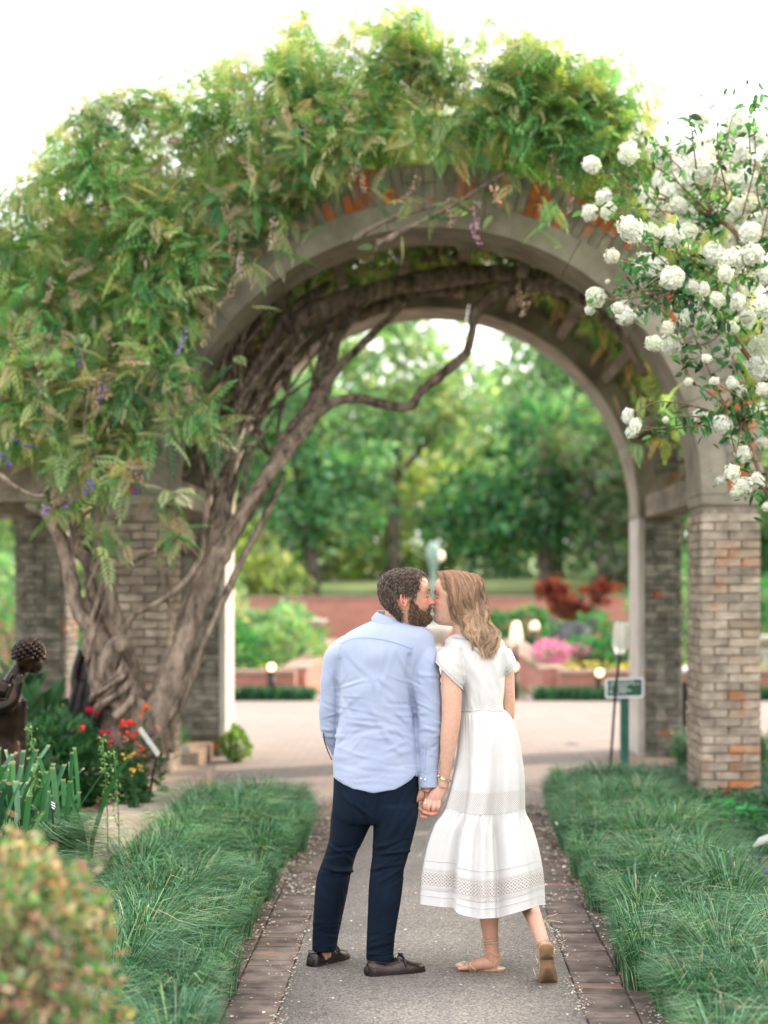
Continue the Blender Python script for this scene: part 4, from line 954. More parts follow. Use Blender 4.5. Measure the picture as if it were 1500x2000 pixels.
vt('tendril', [(735, 480, 12.9, 6), (790, 450, 12.9, 6), (850, 420, 12.9, 5), (940, 370, 12.9, 4), (985, 340, 12.9, 4)], 6, .04)
vt('tendril', [(690, 470, 13, 5), (760, 428, 13, 5), (830, 405, 13.0, 4), (900, 385, 13, 3)], 6, .04)
def wind(lst, k, rs, amp=1.0, turns=1.5):
    """thinner stems twisting round a main one"""
    for i in range(k):
        ph = rng.uniform(0, 6.28); q = crom(np.array(lst, float), 22); s = np.linspace(0, 1, 22); w = turns * rng.uniform(.6, 1.4) * 6.28 * s + ph; off = q[:, 3] * amp * rng.uniform(.9, 1.5)
        q[:, 0] += np.cos(w) * off; q[:, 2] += np.sin(w) * off * q[:, 2] / FPX; q[:, 3] = rs * rng.uniform(.6, 1.3) * (1.1 - .5 * s); vt('branch', [tuple(r_) for r_ in q[::2]], 8, .09)
MAINS = [[(290, 1470, 13.0, 46), (310, 1400, 12.95, 38), (333, 1330, 12.95, 33), (357, 1260, 13.0, 29), (383, 1190, 13.05, 26), (415, 1120, 13.1, 24), (450, 1050, 13.2, 20), (492, 975, 13.35, 19), (540, 905, 13.6, 18), (585, 845, 13.9, 17), (622, 790, 14.2, 15), (660, 720, 14.8, 12)],
         [(415, 1120, 13.2, 22), (430, 1020, 13.4, 20), (445, 920, 13.7, 18), (470, 810, 14.0, 16), (510, 700, 14.6, 14), (580, 600, 15.0, 12)],
         [(210, 1330, 12.9, 24), (205, 1250, 12.9, 20), (196, 1160, 12.95, 18), (180, 1080, 13.0, 15), (150, 1010, 13.1, 12)],
         [(235, 1400, 12.9, 36), (215, 1330, 12.88, 30), (205, 1260, 12.9, 24)]]
wind(MAINS[0], 2, 7, .7, 1.3); wind(MAINS[1], 2, 5, 1.2, 1.0); wind(MAINS[2], 3, 6, 1.2, 1.2); wind(MAINS[3], 5, 8, .95, .9)
for i in range(15):   # thin whips fanning up from the left pillar into the vault
    x0 = rng.uniform(385, 470); y0_ = rng.uniform(880, 1090); Y = rng.uniform(13.3, 14.2); dx = rng.uniform(20, 230); dy = rng.uniform(230, 430)
    vt('branch' if i % 2 else 'tendril', [(x0, y0_, Y, rng.uniform(3, 6)), (x0 + dx * .2 + rng.normal(0, 10), y0_ - dy * .4, Y + .4, rng.uniform(3, 5)), (x0 + dx * .55 + rng.normal(0, 12), y0_ - dy * .75, Y + .9, 3.5), (x0 + dx, y0_ - dy, Y + 1.4, 2.5)], 6, .06, res=16)
# dark old limbs lying in the vault
for l in ([(560, 640, 15, 16), (640, 600, 15.2, 20), (760, 560, 15.4, 20), (880, 540, 15.6, 19), (1000, 535, 15.6, 17), (1110, 560, 15.6, 13), (1180, 620, 15.6, 9)],
          [(700, 620, 16, 12), (800, 575, 16, 14), (900, 560, 16.2, 13), (1020, 545, 16.4, 12), (1150, 610, 16.4, 9)],
          [(1000, 560, 15.2, 14), (1080, 560, 15, 13), (1150, 590, 14.9, 12), (1210, 650, 14.8, 10), (1260, 730, 14.7, 8)],
          [(480, 760, 15, 12), (520, 690, 15.3, 13), (600, 620, 15.6, 14), (700, 570, 15.9, 12)]):
    vt('branch', l, 10, .1)
# the tangle under and over the beams: many thin stems wrapping the barrel
tg = MB()
for i in range(120):
    a0 = rng.uniform(.06, .94) * math.pi; a1 = a0 + rng.normal(0, .5); y0_, y1_ = rng.uniform(14.4, 17.5, 2); r0 = rng.uniform(2.30, 2.55); k = 9; s = np.linspace(0, 1, k)
    aa = np.clip(a0 + (a1 - a0) * s, .12, 3.0) + rng.normal(0, .02, k); rr = r0 + rng.normal(0, .05, k)
    tg.tube(np.stack([ARC_X + rr * np.cos(aa), y0_ + (y1_ - y0_) * s + rng.normal(0, .08, k), SPR + rr * np.sin(aa)], -1), rng.uniform(.006, .022), 5, 18, rough=.05)
for i in range(34):   # up the left inside of the vault
    px = rng.uniform(395, 560); py = rng.uniform(700, 960); Y = rng.uniform(14.4, 17)
    tg.tube([pt(px, py, Y), pt(px + rng.normal(15, 35), py - 110, Y + rng.normal(0, .2)), pt(px + rng.normal(60, 50), py - 230, Y + rng.normal(0, .3))], rng.uniform(.006, .02), 5, 14, rough=.05)
tg.build('stem_tangle', M['bark'], wis, kind='stuff')

# foliage mass: outline in the plane of the front arch
top_line = [(-60, 395), (0, 385), (60, 385), (95, 345), (150, 310), (210, 255), (260, 235), (330, 215), (380, 190), (440, 190), (500, 165), (530, 105), (590, 85), (640, 105), (700, 85), (745, 70), (790, 85), (850, 110), (905, 120), (960, 135), (1000, 95), (1060, 88), (1110, 120), (1160, 150), (1200, 215), (1235, 275), (1290, 310), (1360, 340), (1520, 420)]
bot_line = [(1520, 520), (1400, 470), (1290, 400), (1200, 335), (1120, 325), (1030, 305), (960, 295), (880, 285), (790, 290), (700, 305), (655, 335), (610, 395), (565, 425), (510, 455), (470, 510), (430, 530), (400, 590), (375, 655), (345, 700), (290, 740), (240, 780), (205, 820), (150, 880), (90, 890), (-60, 890)]
poly = np.array([pt(a, b, 13.6)[[0, 2]] for a, b in top_line + bot_line])
WLC = [(.10, .30, .12), (.20, .40, .16), (.36, .48, .22), (.50, .50, .30), (.50, .40, .28), (.06, .19, .085)]
SP, SD, SS, SC = [], [], [], []
def shoots(Pc, nleaf=14, spread=.17, size=.155, cols=WLC, w=(.15, .22, .24, .18, .12, .09), bright=None):
    """Pc (N,3) shoot centres -> leaves fanned round each shoot, hanging a little"""
    N = len(Pc); d0 = rdir(N); d0[:, 1] -= .35; d0[:, 2] = d0[:, 2] * .5 + .1; d0 /= np.linalg.norm(d0, axis=1)[:, None]
    tone = (1 + rng.normal(0, .2, (N, 1))) * (1 + rng.normal(0, .07, (N, 3)))
    if bright is not None: tone = tone * bright[:, None]
    for j in range(nleaf):
        f = j / nleaf; p = Pc + d0 * (f - .5)[..., None] * spread * 2 if 0 else Pc + d0 * ((f - .5) * spread * 2) + rng.normal(0, spread * .22, (N, 3))
        d = rdir(N) * .9 + d0 * .5; d[:, 2] -= .30; d[:, 1] -= .25
        SP.append(p); SD.append(d); SS.append(size * rng.uniform(.5, 1.3, N)); SC.append(palette(N, cols, w, .1) * tone)
N = 2800; c = []
while len(c) < N:
    q = np.stack([rng.uniform(-4, 3.2, 4000), rng.uniform(2.3, 6.1, 4000)], -1); k = in_poly(q[:, 0], q[:, 1], poly); c += q[k].tolist()
c = np.array(c[:N])
rr = np.hypot(c[:, 0] - ARC_X, c[:, 1] - SPR)
onface = rr < 2.62
Yv = np.where(onface, rng.uniform(12.95, 13.5, N), 12.75 + 4.6 * rng.random(N) ** 1.25)
lump = .25 * np.sin(c[:, 0] * 3.3 + 1) * np.cos(c[:, 1] * 3.9) ; Yv = np.where(onface, Yv + lump * .4, Yv + lump)
v = np.sin(c[:, 0] * 2.1 + 2) * np.cos(c[:, 1] * 2.6 + c[:, 0]) 
keep = rng.random(N) < np.clip(1.02 + .35 * v, .45, 1)
c3 = np.stack([c[:, 0], Yv, c[:, 1]], -1)[keep]
shoots(c3)
# leaves over the barrel behind, closing the vault from the sky
N = 1500; a_ = rng.uniform(.10, .93, N) * math.pi; r_ = rng.uniform(2.45, 3.15, N); yb_ = rng.uniform(14.3, 18.3, N)
c3 = np.stack([ARC_X + r_ * np.cos(a_), yb_, SPR + r_ * np.sin(a_)], -1); shoots(c3, 9, .2, .22)
N = 150; a_ = rng.uniform(.12, .9, N) * math.pi; r_ = rng.uniform(2.3, 2.5, N); yb_ = rng.uniform(14.3, 17.4, N)
shoots(np.stack([ARC_X + r_ * np.cos(a_), yb_, SPR + r_ * np.sin(a_)], -1), 7, .2, .18)
# on the side pergola at the left, hanging low
N = 560; c3 = np.stack([rng.uniform(-6.2, -2.5, N), rng.uniform(12.8, 18, N), rng.uniform(2.8, 3.9, N)], -1); shoots(c3, 10, .2, .18)
N = 160; c3 = np.stack([rng.uniform(2.5, 6.5, N), rng.uniform(13.2, 18, N), rng.uniform(2.6, 3.9, N)], -1); shoots(c3, 10, .2, .2)
# sprays placed one by one (photo position, depth, how many shoots, spread px)
for px, py, Y, n_, sx, sy in ((60, 700, 12.5, 14, 60, 50), (120, 760, 12.5, 12, 50, 40), (30, 820, 12.6, 12, 50, 40), (210, 760, 12.7, 10, 40, 30), (300, 700, 12.7, 10, 40, 30), (390, 790, 12.7, 4, 20, 18), (420, 830, 12.7, 5, 24, 26), (350, 830, 12.8, 4, 22, 20), (150, 880, 12.6, 9, 40, 30), (210, 930, 12.6, 5, 40, 20),
        (110, 985, 12.7, 4, 25, 16), (180, 1030, 12.7, 2, 20, 10), (215, 1065, 12.7, 2, 18, 8), (345, 985, 12.9, 2, 16, 20), (335, 1030, 12.9, 2, 10, 22), (260, 870, 12.9, 3, 24, 18), (445, 690, 12.8, 2, 12, 12), (470, 590, 12.8, 3, 20, 10), (560, 470, 12.9, 6, 24, 24), (510, 500, 12.9, 4, 24, 18), (640, 300, 12.8, 8, 40, 30),
        (790, 395, 12.9, 3, 30, 14), (850, 405, 12.9, 3, 30, 12), (945, 410, 12.9, 3, 16, 14), (760, 460, 12.9, 2, 16, 8), (1060, 385, 12.8, 4, 22, 20), (1000, 360, 12.9, 4, 26, 12), (1085, 460, 12.6, 1, 4, 6), (1240, 180, 13, 3, 22, 22), (1215, 130, 13.1, 2, 14, 8), (935, 55, 13.2, 2, 8, 12), (755, 35, 13.3, 3, 12, 14), (590, 45, 13.2, 4, 16, 18), (470, 110, 13.2, 3, 18, 14), (445, 150, 13.2, 2, 16, 8),
        (150, 245, 13, 1, 10, 10), (130, 265, 13, 1, 8, 8), (180, 215, 13, 2, 12, 8), (215, 195, 13, 2, 12, 6), (255, 185, 13, 2, 14, 6), (290, 180, 13, 2, 14, 6), (265, 215, 13, 1, 8, 8), (1170, 780, 14.9, 3, 20, 20), (1060, 620, 14.8, 1, 12, 8), (1130, 690, 15, 1, 12, 10), (1250, 850, 12.9, 3, 20, 14), (1300, 780, 13.2, 4, 26, 22), (1230, 760, 14, 3, 20, 16), (1040, 180, 12.9, 8, 60, 40), (660, 210, 12.9, 8, 60, 40), (860, 260, 12.8, 10, 90, 30)):
    shoots(np.array([pt(px + rng.normal(0, sx * .6), py + rng.normal(0, sy * .6), Y + rng.normal(0, .06)) for _ in range(n_)]), 9, .12, .2)
for px, py, n_, sx, sy in ((330, 640, 16, 34, 40), (370, 580, 10, 26, 30), (300, 740, 14, 36, 36), (345, 720, 8, 22, 30), (250, 830, 10, 36, 26), (410, 520, 8, 26, 24)):
    shoots(np.array([pt(px + rng.normal(0, sx * .6), py + rng.normal(0, sy * .6), rng.uniform(12.7, 13.1)) for _ in range(n_)]), 11, .14, .17)
# wispy ends against the sky
for i in range(46):
    q = top_line[rng.integers(1, len(top_line) - 3)]; shoots(np.array([pt(q[0] + rng.normal(0, 28), q[1] - abs(rng.normal(0, 24)), rng.uniform(12.8, 13.8)) for _ in range(2)]), 7, .12, .15, [(.30, .42, .18), (.45, .46, .25), (.5, .38, .22)], (.4, .35, .25))
# young yellow-green foliage, with the glow of sunlight painted into its colours
for px, py, n_, sx, sy in ((1010, 200, 24, 60, 60), (1080, 250, 20, 45, 45), (1130, 290, 12, 30, 25), (780, 110, 16, 70, 30), (560, 130, 10, 50, 30), (180, 330, 14, 60, 30), (400, 230, 10, 60, 30), (1160, 180, 14, 40, 40), (1060, 130, 14, 60, 30), (1010, 320, 2, 10, 10), (300, 440, 26, 60, 40), (330, 500, 16, 40, 40), (290, 580, 14, 50, 40), (700, 250, 10, 50, 40), (1180, 250, 12, 40, 50), (1240, 330, 12, 50, 40), (30, 470, 14, 60, 50)):
    shoots(np.array([pt(px + rng.normal(0, sx * .6), py + rng.normal(0, sy * .6), rng.uniform(12.6, 12.85)) for _ in range(n_)]), 10, .13, .21, [(.14, .30, .10), (.30, .38, .14), (.09, .24, .08), (.5, .52, .28)], (.35, .3, .25, .1))
SP, SD, SS, SC = np.vstack(SP), np.vstack(SD), np.concatenate(SS), np.clip(np.vstack(SC), .004, 1)
# the ring of the arch stays mostly bare, and gaps of dark open in the mass
rr = np.hypot(SP[:, 0] - ARC_X, SP[:, 2] - SPR); bare = (SP[:, 1] < 13.62) & (rr < 2.42) & (SP[:, 2] > SPR) & (SP[:, 0] > -1.5) & (rng.random(len(rr)) < .75)
gap = (np.sin(SP[:, 0] * 5.1 + SP[:, 2] * 2.3 + 1.) * np.cos(SP[:, 2] * 4.7 - SP[:, 0] * 1.9) > .62) & (rng.random(len(rr)) < .55) & (SP[:, 1] < 13.6) & (SP[:, 2] < 4.75)
SP, SD, SS, SC = SP[~(bare | gap)], SD[~(bare | gap)], SS[~(bare | gap)], SC[~(bare | gap)]
# leave the archway open
rr = np.hypot(SP[:, 0] - ARC_X, SP[:, 2] - SPR); inside = (SP[:, 1] > 13.55) & (rr < 2.12) & (SP[:, 2] > SPR) & (rng.random(len(rr)) > .05)
SP, SD, SS, SC = SP[~inside], SD[~inside], SS[~inside], SC[~inside]
leaves('foliage', SP, SD, SS, SC, 'pinnate', wis, kind='stuff', roll=.5)
print('wisteria leaves', len(SP))

# hanging flower racemes, mostly faded
def raceme(px, py, Y, ln, col, k=None):
    o = pt(px, py, Y); n = k or int(26 * ln / .18) + 8; f = rng.random(n) ** .8; rad_ = .022 * (1 - .65 * f) + .004; b = MB()
    sway = rng.normal(0, .05)
    for q in range(n):
        a = rng.uniform(0, 6.28); p = o + np.array([math.cos(a) * rad_[q] + sway * f[q] ** 2, math.sin(a) * rad_[q], -f[q] * ln]); b.ball(p, rng.uniform(.005, .010) * np.array([1, 1, .8]), 5, c=np.clip(np.array(col) * rng.uniform(.6, 1.35), 0, 1))
    b.tube([o + [0, 0, .05], o - [-sway * .3, 0, ln * .6], o - [-sway, 0, ln]], .0022, 4, 5, c=(.16, .14, .07)); b.build('flower_raceme', M['petal'], wis)
TAN, PUR, LIL, PNK2 = (.42, .30, .22), (.22, .15, .50), (.40, .32, .55), (.55, .33, .42)
for px, py, ln, col in ((438, 388, .30, TAN), (452, 455, .30, TAN), (468, 490, .22, (.62, .5, .46)), (536, 425, .26, (.55, .44, .38)), (930, 395, .24, PNK2), (925, 440, .18, (.6, .32, .5)), (885, 415, .14, TAN), (870, 380, .2, TAN), (965, 360, .16, (.75, .45, .35)), (1115, 370, .22, TAN), (1080, 300, .22, TAN), (815, 345, .2, TAN), (705, 330, .22, TAN), (690, 310, .2, TAN),
                        (150, 650, .3, LIL), (128, 640, .24, TAN), (165, 700, .24, TAN), (198, 745, .18, PUR), (190, 740, .26, TAN), (60, 690, .2, TAN), (48, 720, .14, TAN), (205, 640, .16, TAN), (175, 930, .12, PUR), (170, 945, .10, PUR), (240, 945, .08, PUR), (262, 948, .08, PUR), (2, 880, .14, PUR), (30, 855, .10, PUR), (110, 965, .14, TAN), (135, 960, .12, TAN), (90, 985, .1, LIL), (135, 975, .1, LIL), (170, 990, .1, (.6, .4, .25)),
                        (365, 740, .2, TAN), (360, 640, .24, LIL), (405, 620, .26, TAN), (415, 600, .2, TAN), (255, 690, .2, TAN), (100, 545, .2, TAN), (145, 560, .2, TAN), (65, 600, .2, TAN), (20, 640, .2, TAN), (320, 300, .2, TAN), (325, 268, .05, (.75, .4, .55)), (475, 300, .2, TAN), (600, 240, .18, TAN), (660, 180, .18, TAN), (455, 560, .2, TAN), (1030, 575, .2, TAN), (1015, 555, .2, (.35, .2, .15)), (270, 920, .12, TAN), (220, 905, .12, TAN)):
    raceme(px, py, rng.uniform(12.35, 12.6) if py < 1000 else 12.6, ln * .8, col)

# ================================================================== snowball bush at the right
vib = thing('snowball_bush', 'tall viburnum bush heavy with white snowball flowers at the right', 'shrub', (2.9, 10.2, 0))
def flower_mesh(seed):
    r = np.random.default_rng(seed); n = 120; i = np.arange(n) + .5; ph = np.arccos(1 - 2 * i / n); th = np.pi * (1 + 5 ** .5) * i
    D = np.stack([np.cos(th) * np.sin(ph), np.sin(th) * np.sin(ph), np.cos(ph)], -1) + r.normal(0, .05, (n, 3)); D /= np.linalg.norm(D, axis=1)[:, None]
    V, T, C = [], [], []; TN = ((.86, .86, .81), (.84, .85, .76), (.86, .85, .80), (.80, .83, .68), (.86, .86, .82), (.84, .80, .70))[seed]
    for d in D:
        u = np.cross(d, [.3, .5, .8]); u /= np.linalg.norm(u); w = np.cross(d, u); o = d * (r.uniform(.78, 1.06) + .16 * math.sin(d[0] * 4 + seed * 2) * math.cos(d[2] * 5 + seed)); k = len(V); s = r.uniform(.18, .27); a0 = r.uniform(0, 6.28); tl = r.normal(0, .9, 2)
        V.append(o - d * .05); C.append((.62 * TN[0], .66 * TN[1], .45))
        for q in range(5):
            for da, rr_, h in ((-.48, .82, .02), (0, 1.05, .05), (.48, .82, .02)):
                a = a0 + q * 1.2566 + da; V.append(o + (u * math.cos(a) + w * math.sin(a)) * s * rr_ + d * (h + .06 * (tl[0] * math.cos(a) + tl[1] * math.sin(a)))); C.append(np.array(TN) * r.uniform(.9, 1.0))
        for q in range(5):
            b = k + 1 + q * 3; T += [[k, b, b + 1], [k, b + 1, b + 2]]
    b = MB(); b.add(np.array(V), None, np.array(T), c=np.array(C)); b.ball((0, 0, 0), .70, 10, c=(.62, .66, .50)); return b.mesh('flower_head', (M['white_petal'],), smooth=False)
M['white_petal'] = leafmat('snowball_petal', .22, .8, (1, 1, .92), .05)
FM = [flower_mesh(i) for i in range(6)]
FL = [(1155, 322, 20), (1227, 300, 22), (1152, 415, 14), (1187, 412, 16), (1180, 387, 16), (1195, 500, 13), (1232, 447, 26), (1272, 527, 34), (1312, 543, 22), (1268, 458, 20), (1318, 372, 28), (1288, 408, 24), (1328, 330, 22), (1376, 385, 22), (1312, 462, 22), (1342, 455, 18), (1393, 497, 24), (1430, 510, 30), (1468, 497, 24), (1418, 535, 18), (1465, 455, 20), (1420, 320, 24), (1462, 352, 24), (1490, 330, 26), (1482, 385, 26), (1442, 412, 20), (1492, 540, 18),
      (1163, 582, 21), (1152, 606, 11), (1208, 602, 14), (1222, 617, 17), (1222, 592, 11), (1256, 617, 15), (1277, 670, 17), (1312, 670, 20), (1305, 640, 13), (1378, 635, 23), (1342, 620, 16), (1425, 682, 20), (1487, 678, 26), (1482, 717, 24), (1395, 745, 10), (1430, 748, 12), (1445, 765, 12), (1410, 828, 20), (1470, 806, 14), (1367, 812, 13), (1300, 820, 7), (1226, 812, 14), (1240, 832, 14), (1232, 845, 10), (1437, 862, 10), (1452, 887, 15), (1490, 865, 12), (1407, 938, 9), (1430, 922, 15), (1452, 950, 20), (1440, 960, 13), (1478, 940, 15), (1497, 990, 9),
      (1290, 292, 24), (1345, 285, 24), (1370, 232, 18), (1440, 245, 24), (1480, 268, 24), (1400, 345, 22), (1350, 350, 20), (1260, 380, 18), (1300, 320, 22), (1395, 290, 22), (1450, 300, 22), (1390, 420, 20), (1345, 420, 18), (1495, 430, 22), (1440, 590, 16), (1400, 585, 16), (1460, 620, 18), (1350, 560, 14), (1330, 590, 13), (1500, 600, 20), (1375, 565, 12), (1430, 640, 13), (1290, 350, 18), (1490, 760, 14), (1380, 700, 10), (1345, 745, 8), (1187, 550, 5), (1360, 300, 24), (1420, 270, 22), (1465, 400, 20), (1325, 400, 18)]
tips = []
for i, (px, py, r) in enumerate(FL):
    deep = r * 1. if 0 else 0
    Y = 9.3 + (.9 * rng.random() if py > 430 else rng.uniform(.5, 2.2)); 
    if py < 400 and px > 1260: Y = rng.uniform(9.8, 12.2)
    o = part('flower_head', FM[i % 6], vib, local=True); p = pt(px, py, Y); R = r * Y / FPX
    o.location = Vector(p) - vib.location; o.scale = tuple(R * rng.uniform(.82, 1.15, 3)); o.rotation_euler = tuple(rng.uniform(0, 6.28, 3)); tips.append(p)
for i in range(60):      # fuller towards the right and out of frame
    px = rng.uniform(1330, 1720); py = rng.uniform(240, 900) if px > 1480 else rng.uniform(270, 640); Y = rng.uniform(10.0, 12.2) if px < 1500 else rng.uniform(9.2, 12)
    o = part('flower_head', FM[i % 6], vib, local=True); p = pt(px, py, Y); R = rng.uniform(.045, .08)
    o.location = Vector(p) - vib.location; o.scale = tuple(R * rng.uniform(.8, 1.2, 3)); o.rotation_euler = tuple(rng.uniform(0, 6.28, 3)); tips.append(p)
M['vstem'] = pmat('brown_stem', (.10, .055, .035), (.20, .12, .08), 20, .8, .4, 60, coords='World')
vs = MB(); hubs = [pt(1520, 1000, 9.9), pt(1560, 800, 10.2), pt(1540, 620, 10.3), pt(1480, 500, 10.2), pt(1420, 640, 9.9), pt(1400, 430, 10.4), pt(1350, 560, 9.9), pt(1600, 450, 10.6), pt(1450, 820, 9.8)]
root = np.array([2.75, 10.2, 0.])
for h, b0, r_ in ((0, root, .03), (1, root + [.1, .1, 0], .035), (2, None, .022), (3, None, .018), (4, None, .014), (5, None, .014), (6, None, .011), (7, None, .02), (8, None, .012)):
    st = b0 if b0 is not None else hubs[{2: 1, 3: 2, 4: 1, 5: 3, 6: 4, 7: 2, 8: 0}[h]]
    mid = (st + hubs[h]) / 2 + rng.normal(0, .06, 3); MB().tube([st, mid, hubs[h]], [r_ * 1.3, r_ * 1.1, r_], 8, 14, rough=.05).build('stem', M['vstem'], vib)
H_ = np.array(hubs); LP = []
for p in tips:
    d = np.linalg.norm((H_ - p) * [1, .6, 1], axis=1) + np.where(H_[:, 0] < p[0], .6, 0); h = H_[np.argmin(d)]; mid = (h + p) / 2 + rng.normal(0, .05, 3) + [0, 0, .02]
    vs.tube([h, mid, p], [.006, .0042, .0028], 5, 12, rough=.03); s = rng.random(9)[:, None]; LP.append((1 - s) ** 2 * h + 2 * s * (1 - s) * mid + s ** 2 * p)
for (a, b_, c_, d_) in ((1450, 420, 1468, 215), (1360, 330, 1345, 215), (1420, 380, 1400, 200), (1380, 400, 1440, 180), (1330, 330, 1275, 265), (1300, 420, 1240, 320), (1490, 420, 1500, 300), (1400, 520, 1340, 455), (1430, 560, 1300, 455), (1290, 470, 1175, 400), (1300, 560, 1215, 510), (1465, 300, 1480, 200), (1440, 900, 1400, 760), (1420, 800, 1330, 590), (1350, 740, 1340, 640)):
    A, B = pt(a, b_, 9.9), pt(c_, d_, 9.7 + rng.uniform(-.2, .4)); mid = (A + B) / 2 + rng.normal(0, .03, 3); vs.tube([A, mid, B], [.005, .004, .0018], 5, 12)
    s = rng.uniform(.3, 1, 12)[:, None]; LP.append((1 - s) ** 2 * A + 2 * s * (1 - s) * mid + s ** 2 * B)
vs.build('twigs', M['vstem'], vib, kind='stuff')
LP = np.vstack(LP); LP = np.vstack([LP, LP[rng.integers(0, len(LP), 2000)] + rng.normal(0, .045, (2000, 3))]) + rng.normal(0, .016, (len(LP) + 2000, 3)); n = len(LP); d_ = rdir(n); d_[:, 2] -= .35
leaves('foliage', LP, d_, rng.uniform(.028, .078, n), palette(n, [(.035, .12, .045), (.06, .19, .08), (.10, .26, .10), (.02, .06, .03)], [.35, .35, .15, .15], .15), 'oval', vib, kind='stuff')
# a few big dark hanging leaves and one bright sprig on the left below
for j, (px, py, l) in enumerate(((1295, 560, .06), (1308, 565, .06), (1350, 620, .055), (1322, 440, .055), (1410, 640, .05), (1355, 345, .05), (1275, 600, .05), (1290, 608, .05), (1422, 640, .05), (1460, 560, .05))):
    p = pt(px, py - 12, 9.5); leaves('leaf', p[None], np.array([[rng.normal(0, .15), -.1, -1.]]), np.array([l * 1.3]), np.array([[.02, .07, .035]]), 'oval', vib)
for j, (px, py) in enumerate(((1432, 232), (1433, 268), (1468, 258))):
    leaves('leaf', pt(px, py, 9.6)[None], np.array([[rng.normal(0, .6), -.3, .5]]), np.array([.055]), np.array([[.12, .36, .14]]), 'oval', vib)
# ================================================================== statues, signs, lamps
M['bronze'] = pmat('dark_bronze', (.010, .007, .006), (.045, .024, .015), 7, .33, .25, 30, metal=.75, spec=.5, coords='World', mid=(.4, .75))
M['bronze_black'] = pmat('black_bronze', (.010, .009, .009), (.03, .025, .022), 6, .45, .25, 30, metal=.5, coords='World')

def voxel(mb, size, smooth=4, fac=.5):
    """weld overlapping closed shells into ONE continuous surface -> V, quads"""
    me = mb.mesh('tmp', (), col=False); o = bpy.data.objects.new('tmp', me); COL.objects.link(o)
    m = o.modifiers.new('r', 'REMESH'); m.mode = 'VOXEL'; m.voxel_size = size
    if smooth: s_ = o.modifiers.new('s', 'SMOOTH'); s_.iterations = smooth; s_.factor = fac
    dg = bpy.context.evaluated_depsgraph_get(); e = o.evaluated_get(dg); r = e.to_mesh()
    V = np.empty(len(r.vertices) * 3, np.float32); r.vertices.foreach_get('co', V); V = V.reshape(-1, 3).astype(float)
    Nn = np.empty(len(r.vertices) * 3, np.float32); r.vertices.foreach_get('normal', Nn); Nn = Nn.reshape(-1, 3).astype(float)
    L_ = np.empty(len(r.loops), np.int32); r.loops.foreach_get('vertex_index', L_)
    ls = np.empty(len(r.polygons), np.int32); r.polygons.foreach_get('loop_total', ls)
    st = np.empty(len(r.polygons), np.int32); r.polygons.foreach_get('loop_start', st)
    Q = np.stack([L_[st[ls == 4] + k] for k in range(4)], -1); T_ = np.stack([L_[st[ls == 3] + k] for k in range(3)], -1) if (ls == 3).any() else None
    e.to_mesh_clear(); bpy.data.objects.remove(o); bpy.data.meshes.remove(me)
    return V, Q, T_, Nn

# bronze girl with curly hair, head bowed, hand on her shoulder (cut by the left edge)
st_ = thing('statue', 'bronze statue of a girl with curly hair and bowed head at the left edge', 'statue', (-2.42, 10.4, 0))
YS = 10.4
b = MB()
def cap(b, l, n=12): b.tube([pt(x, y, Y) for x, y, Y, r in l], [r * Y / FPX for x, y, Y, r in l], n, max(10, len(l) * 5))
cap(b, [(8, 1345, YS, 34), (4, 1370, YS, 46), (2, 1410, YS, 44), (0, 1440, YS, 42), (-2, 1480, YS, 46), (-4, 1540, YS, 52), (-4, 1640, YS, 60)], 20)
cap(b, [(14, 1355, YS, 20), (28, 1325, YS, 17), (42, 1300, YS, 14), (52, 1285, YS, 14)], 14)      # neck
b.ball(pt(56, 1284, YS), (.078, .085, .088), 18); b.ball(pt(68, 1296, YS), (.05, .06, .06), 14)
cap(b, [(-22, 1350, YS - .12, 20), (2, 1347, YS - .14, 21), (18, 1352, YS - .15, 17)], 12)
cap(b, [(-26, 1352, YS - .1, 19), (-6, 1380, YS - .17, 17), (20, 1376, YS - .2, 13), (32, 1352, YS - .2, 10), (36, 1334, YS - .2, 9)], 12)   # raised forearm
for k in range(4): cap(b, [(30 + k * 1, 1336 + k * 3, YS - .2, 5), (36 + k * 1.5, 1322 + k * 4, YS - .21, 4.2), (42, 1320 + k * 5, YS - .2, 3.6), (44 - k, 1326 + k * 5, YS - .18, 3)], 8)
cap(b, [(28, 1340, YS - .18, 5), (22, 1326, YS - .19, 4), (26, 1316, YS - .2, 3.4)], 8)
cap(b, [(30, 1372, YS, 26), (38, 1400, YS, 14), (40, 1440, YS, 12), (36, 1500, YS, 16), (36, 1600, YS, 20)], 12)
cap(b, [(30, 1390, YS + .05, 10), (48, 1384, YS + .05, 6), (54, 1380, YS + .05, 6)], 8)
for k in range(5): cap(b, [(-20 + k * 13, 1450, YS - .12 + .02 * k, 6), (-24 + k * 15, 1520, YS - .16 + .02 * k, 8), (-28 + k * 17, 1640, YS - .18 + .02 * k, 10)], 8)
V, Q, T_, N_ = voxel(b, .006, 3); part('figure', mkmesh('figure', V, Q, T_, mats=(M['bronze'],)), st_)
hb = MB(); c = pt(56, 1277, YS); n = 95; i = np.arange(n) + .5; ph = np.arccos(1 - 1.35 * i / n); th = np.pi * (1 + 5 ** .5) * i
for p_, t_ in zip(ph, th):
    d = np.array([math.cos(t_) * math.sin(p_), math.sin(t_) * math.sin(p_), math.cos(p_)]); q = c + d * [.088, .092, .083]; r_ = random.uniform(.013, .018)
    hb.ball(q, (r_ * 1.25, r_, r_ * .85), 8, R=rotz(random.uniform(0, 3)) @ rotx(random.uniform(-.5, .5)))
hb.build('curly_hair', M['bronze'], st_)
MB().box((-2.75, YS - .25, 0), (-2.2, YS + .25, .18)).build('plinth', M['concrete'], st_, smooth=False)
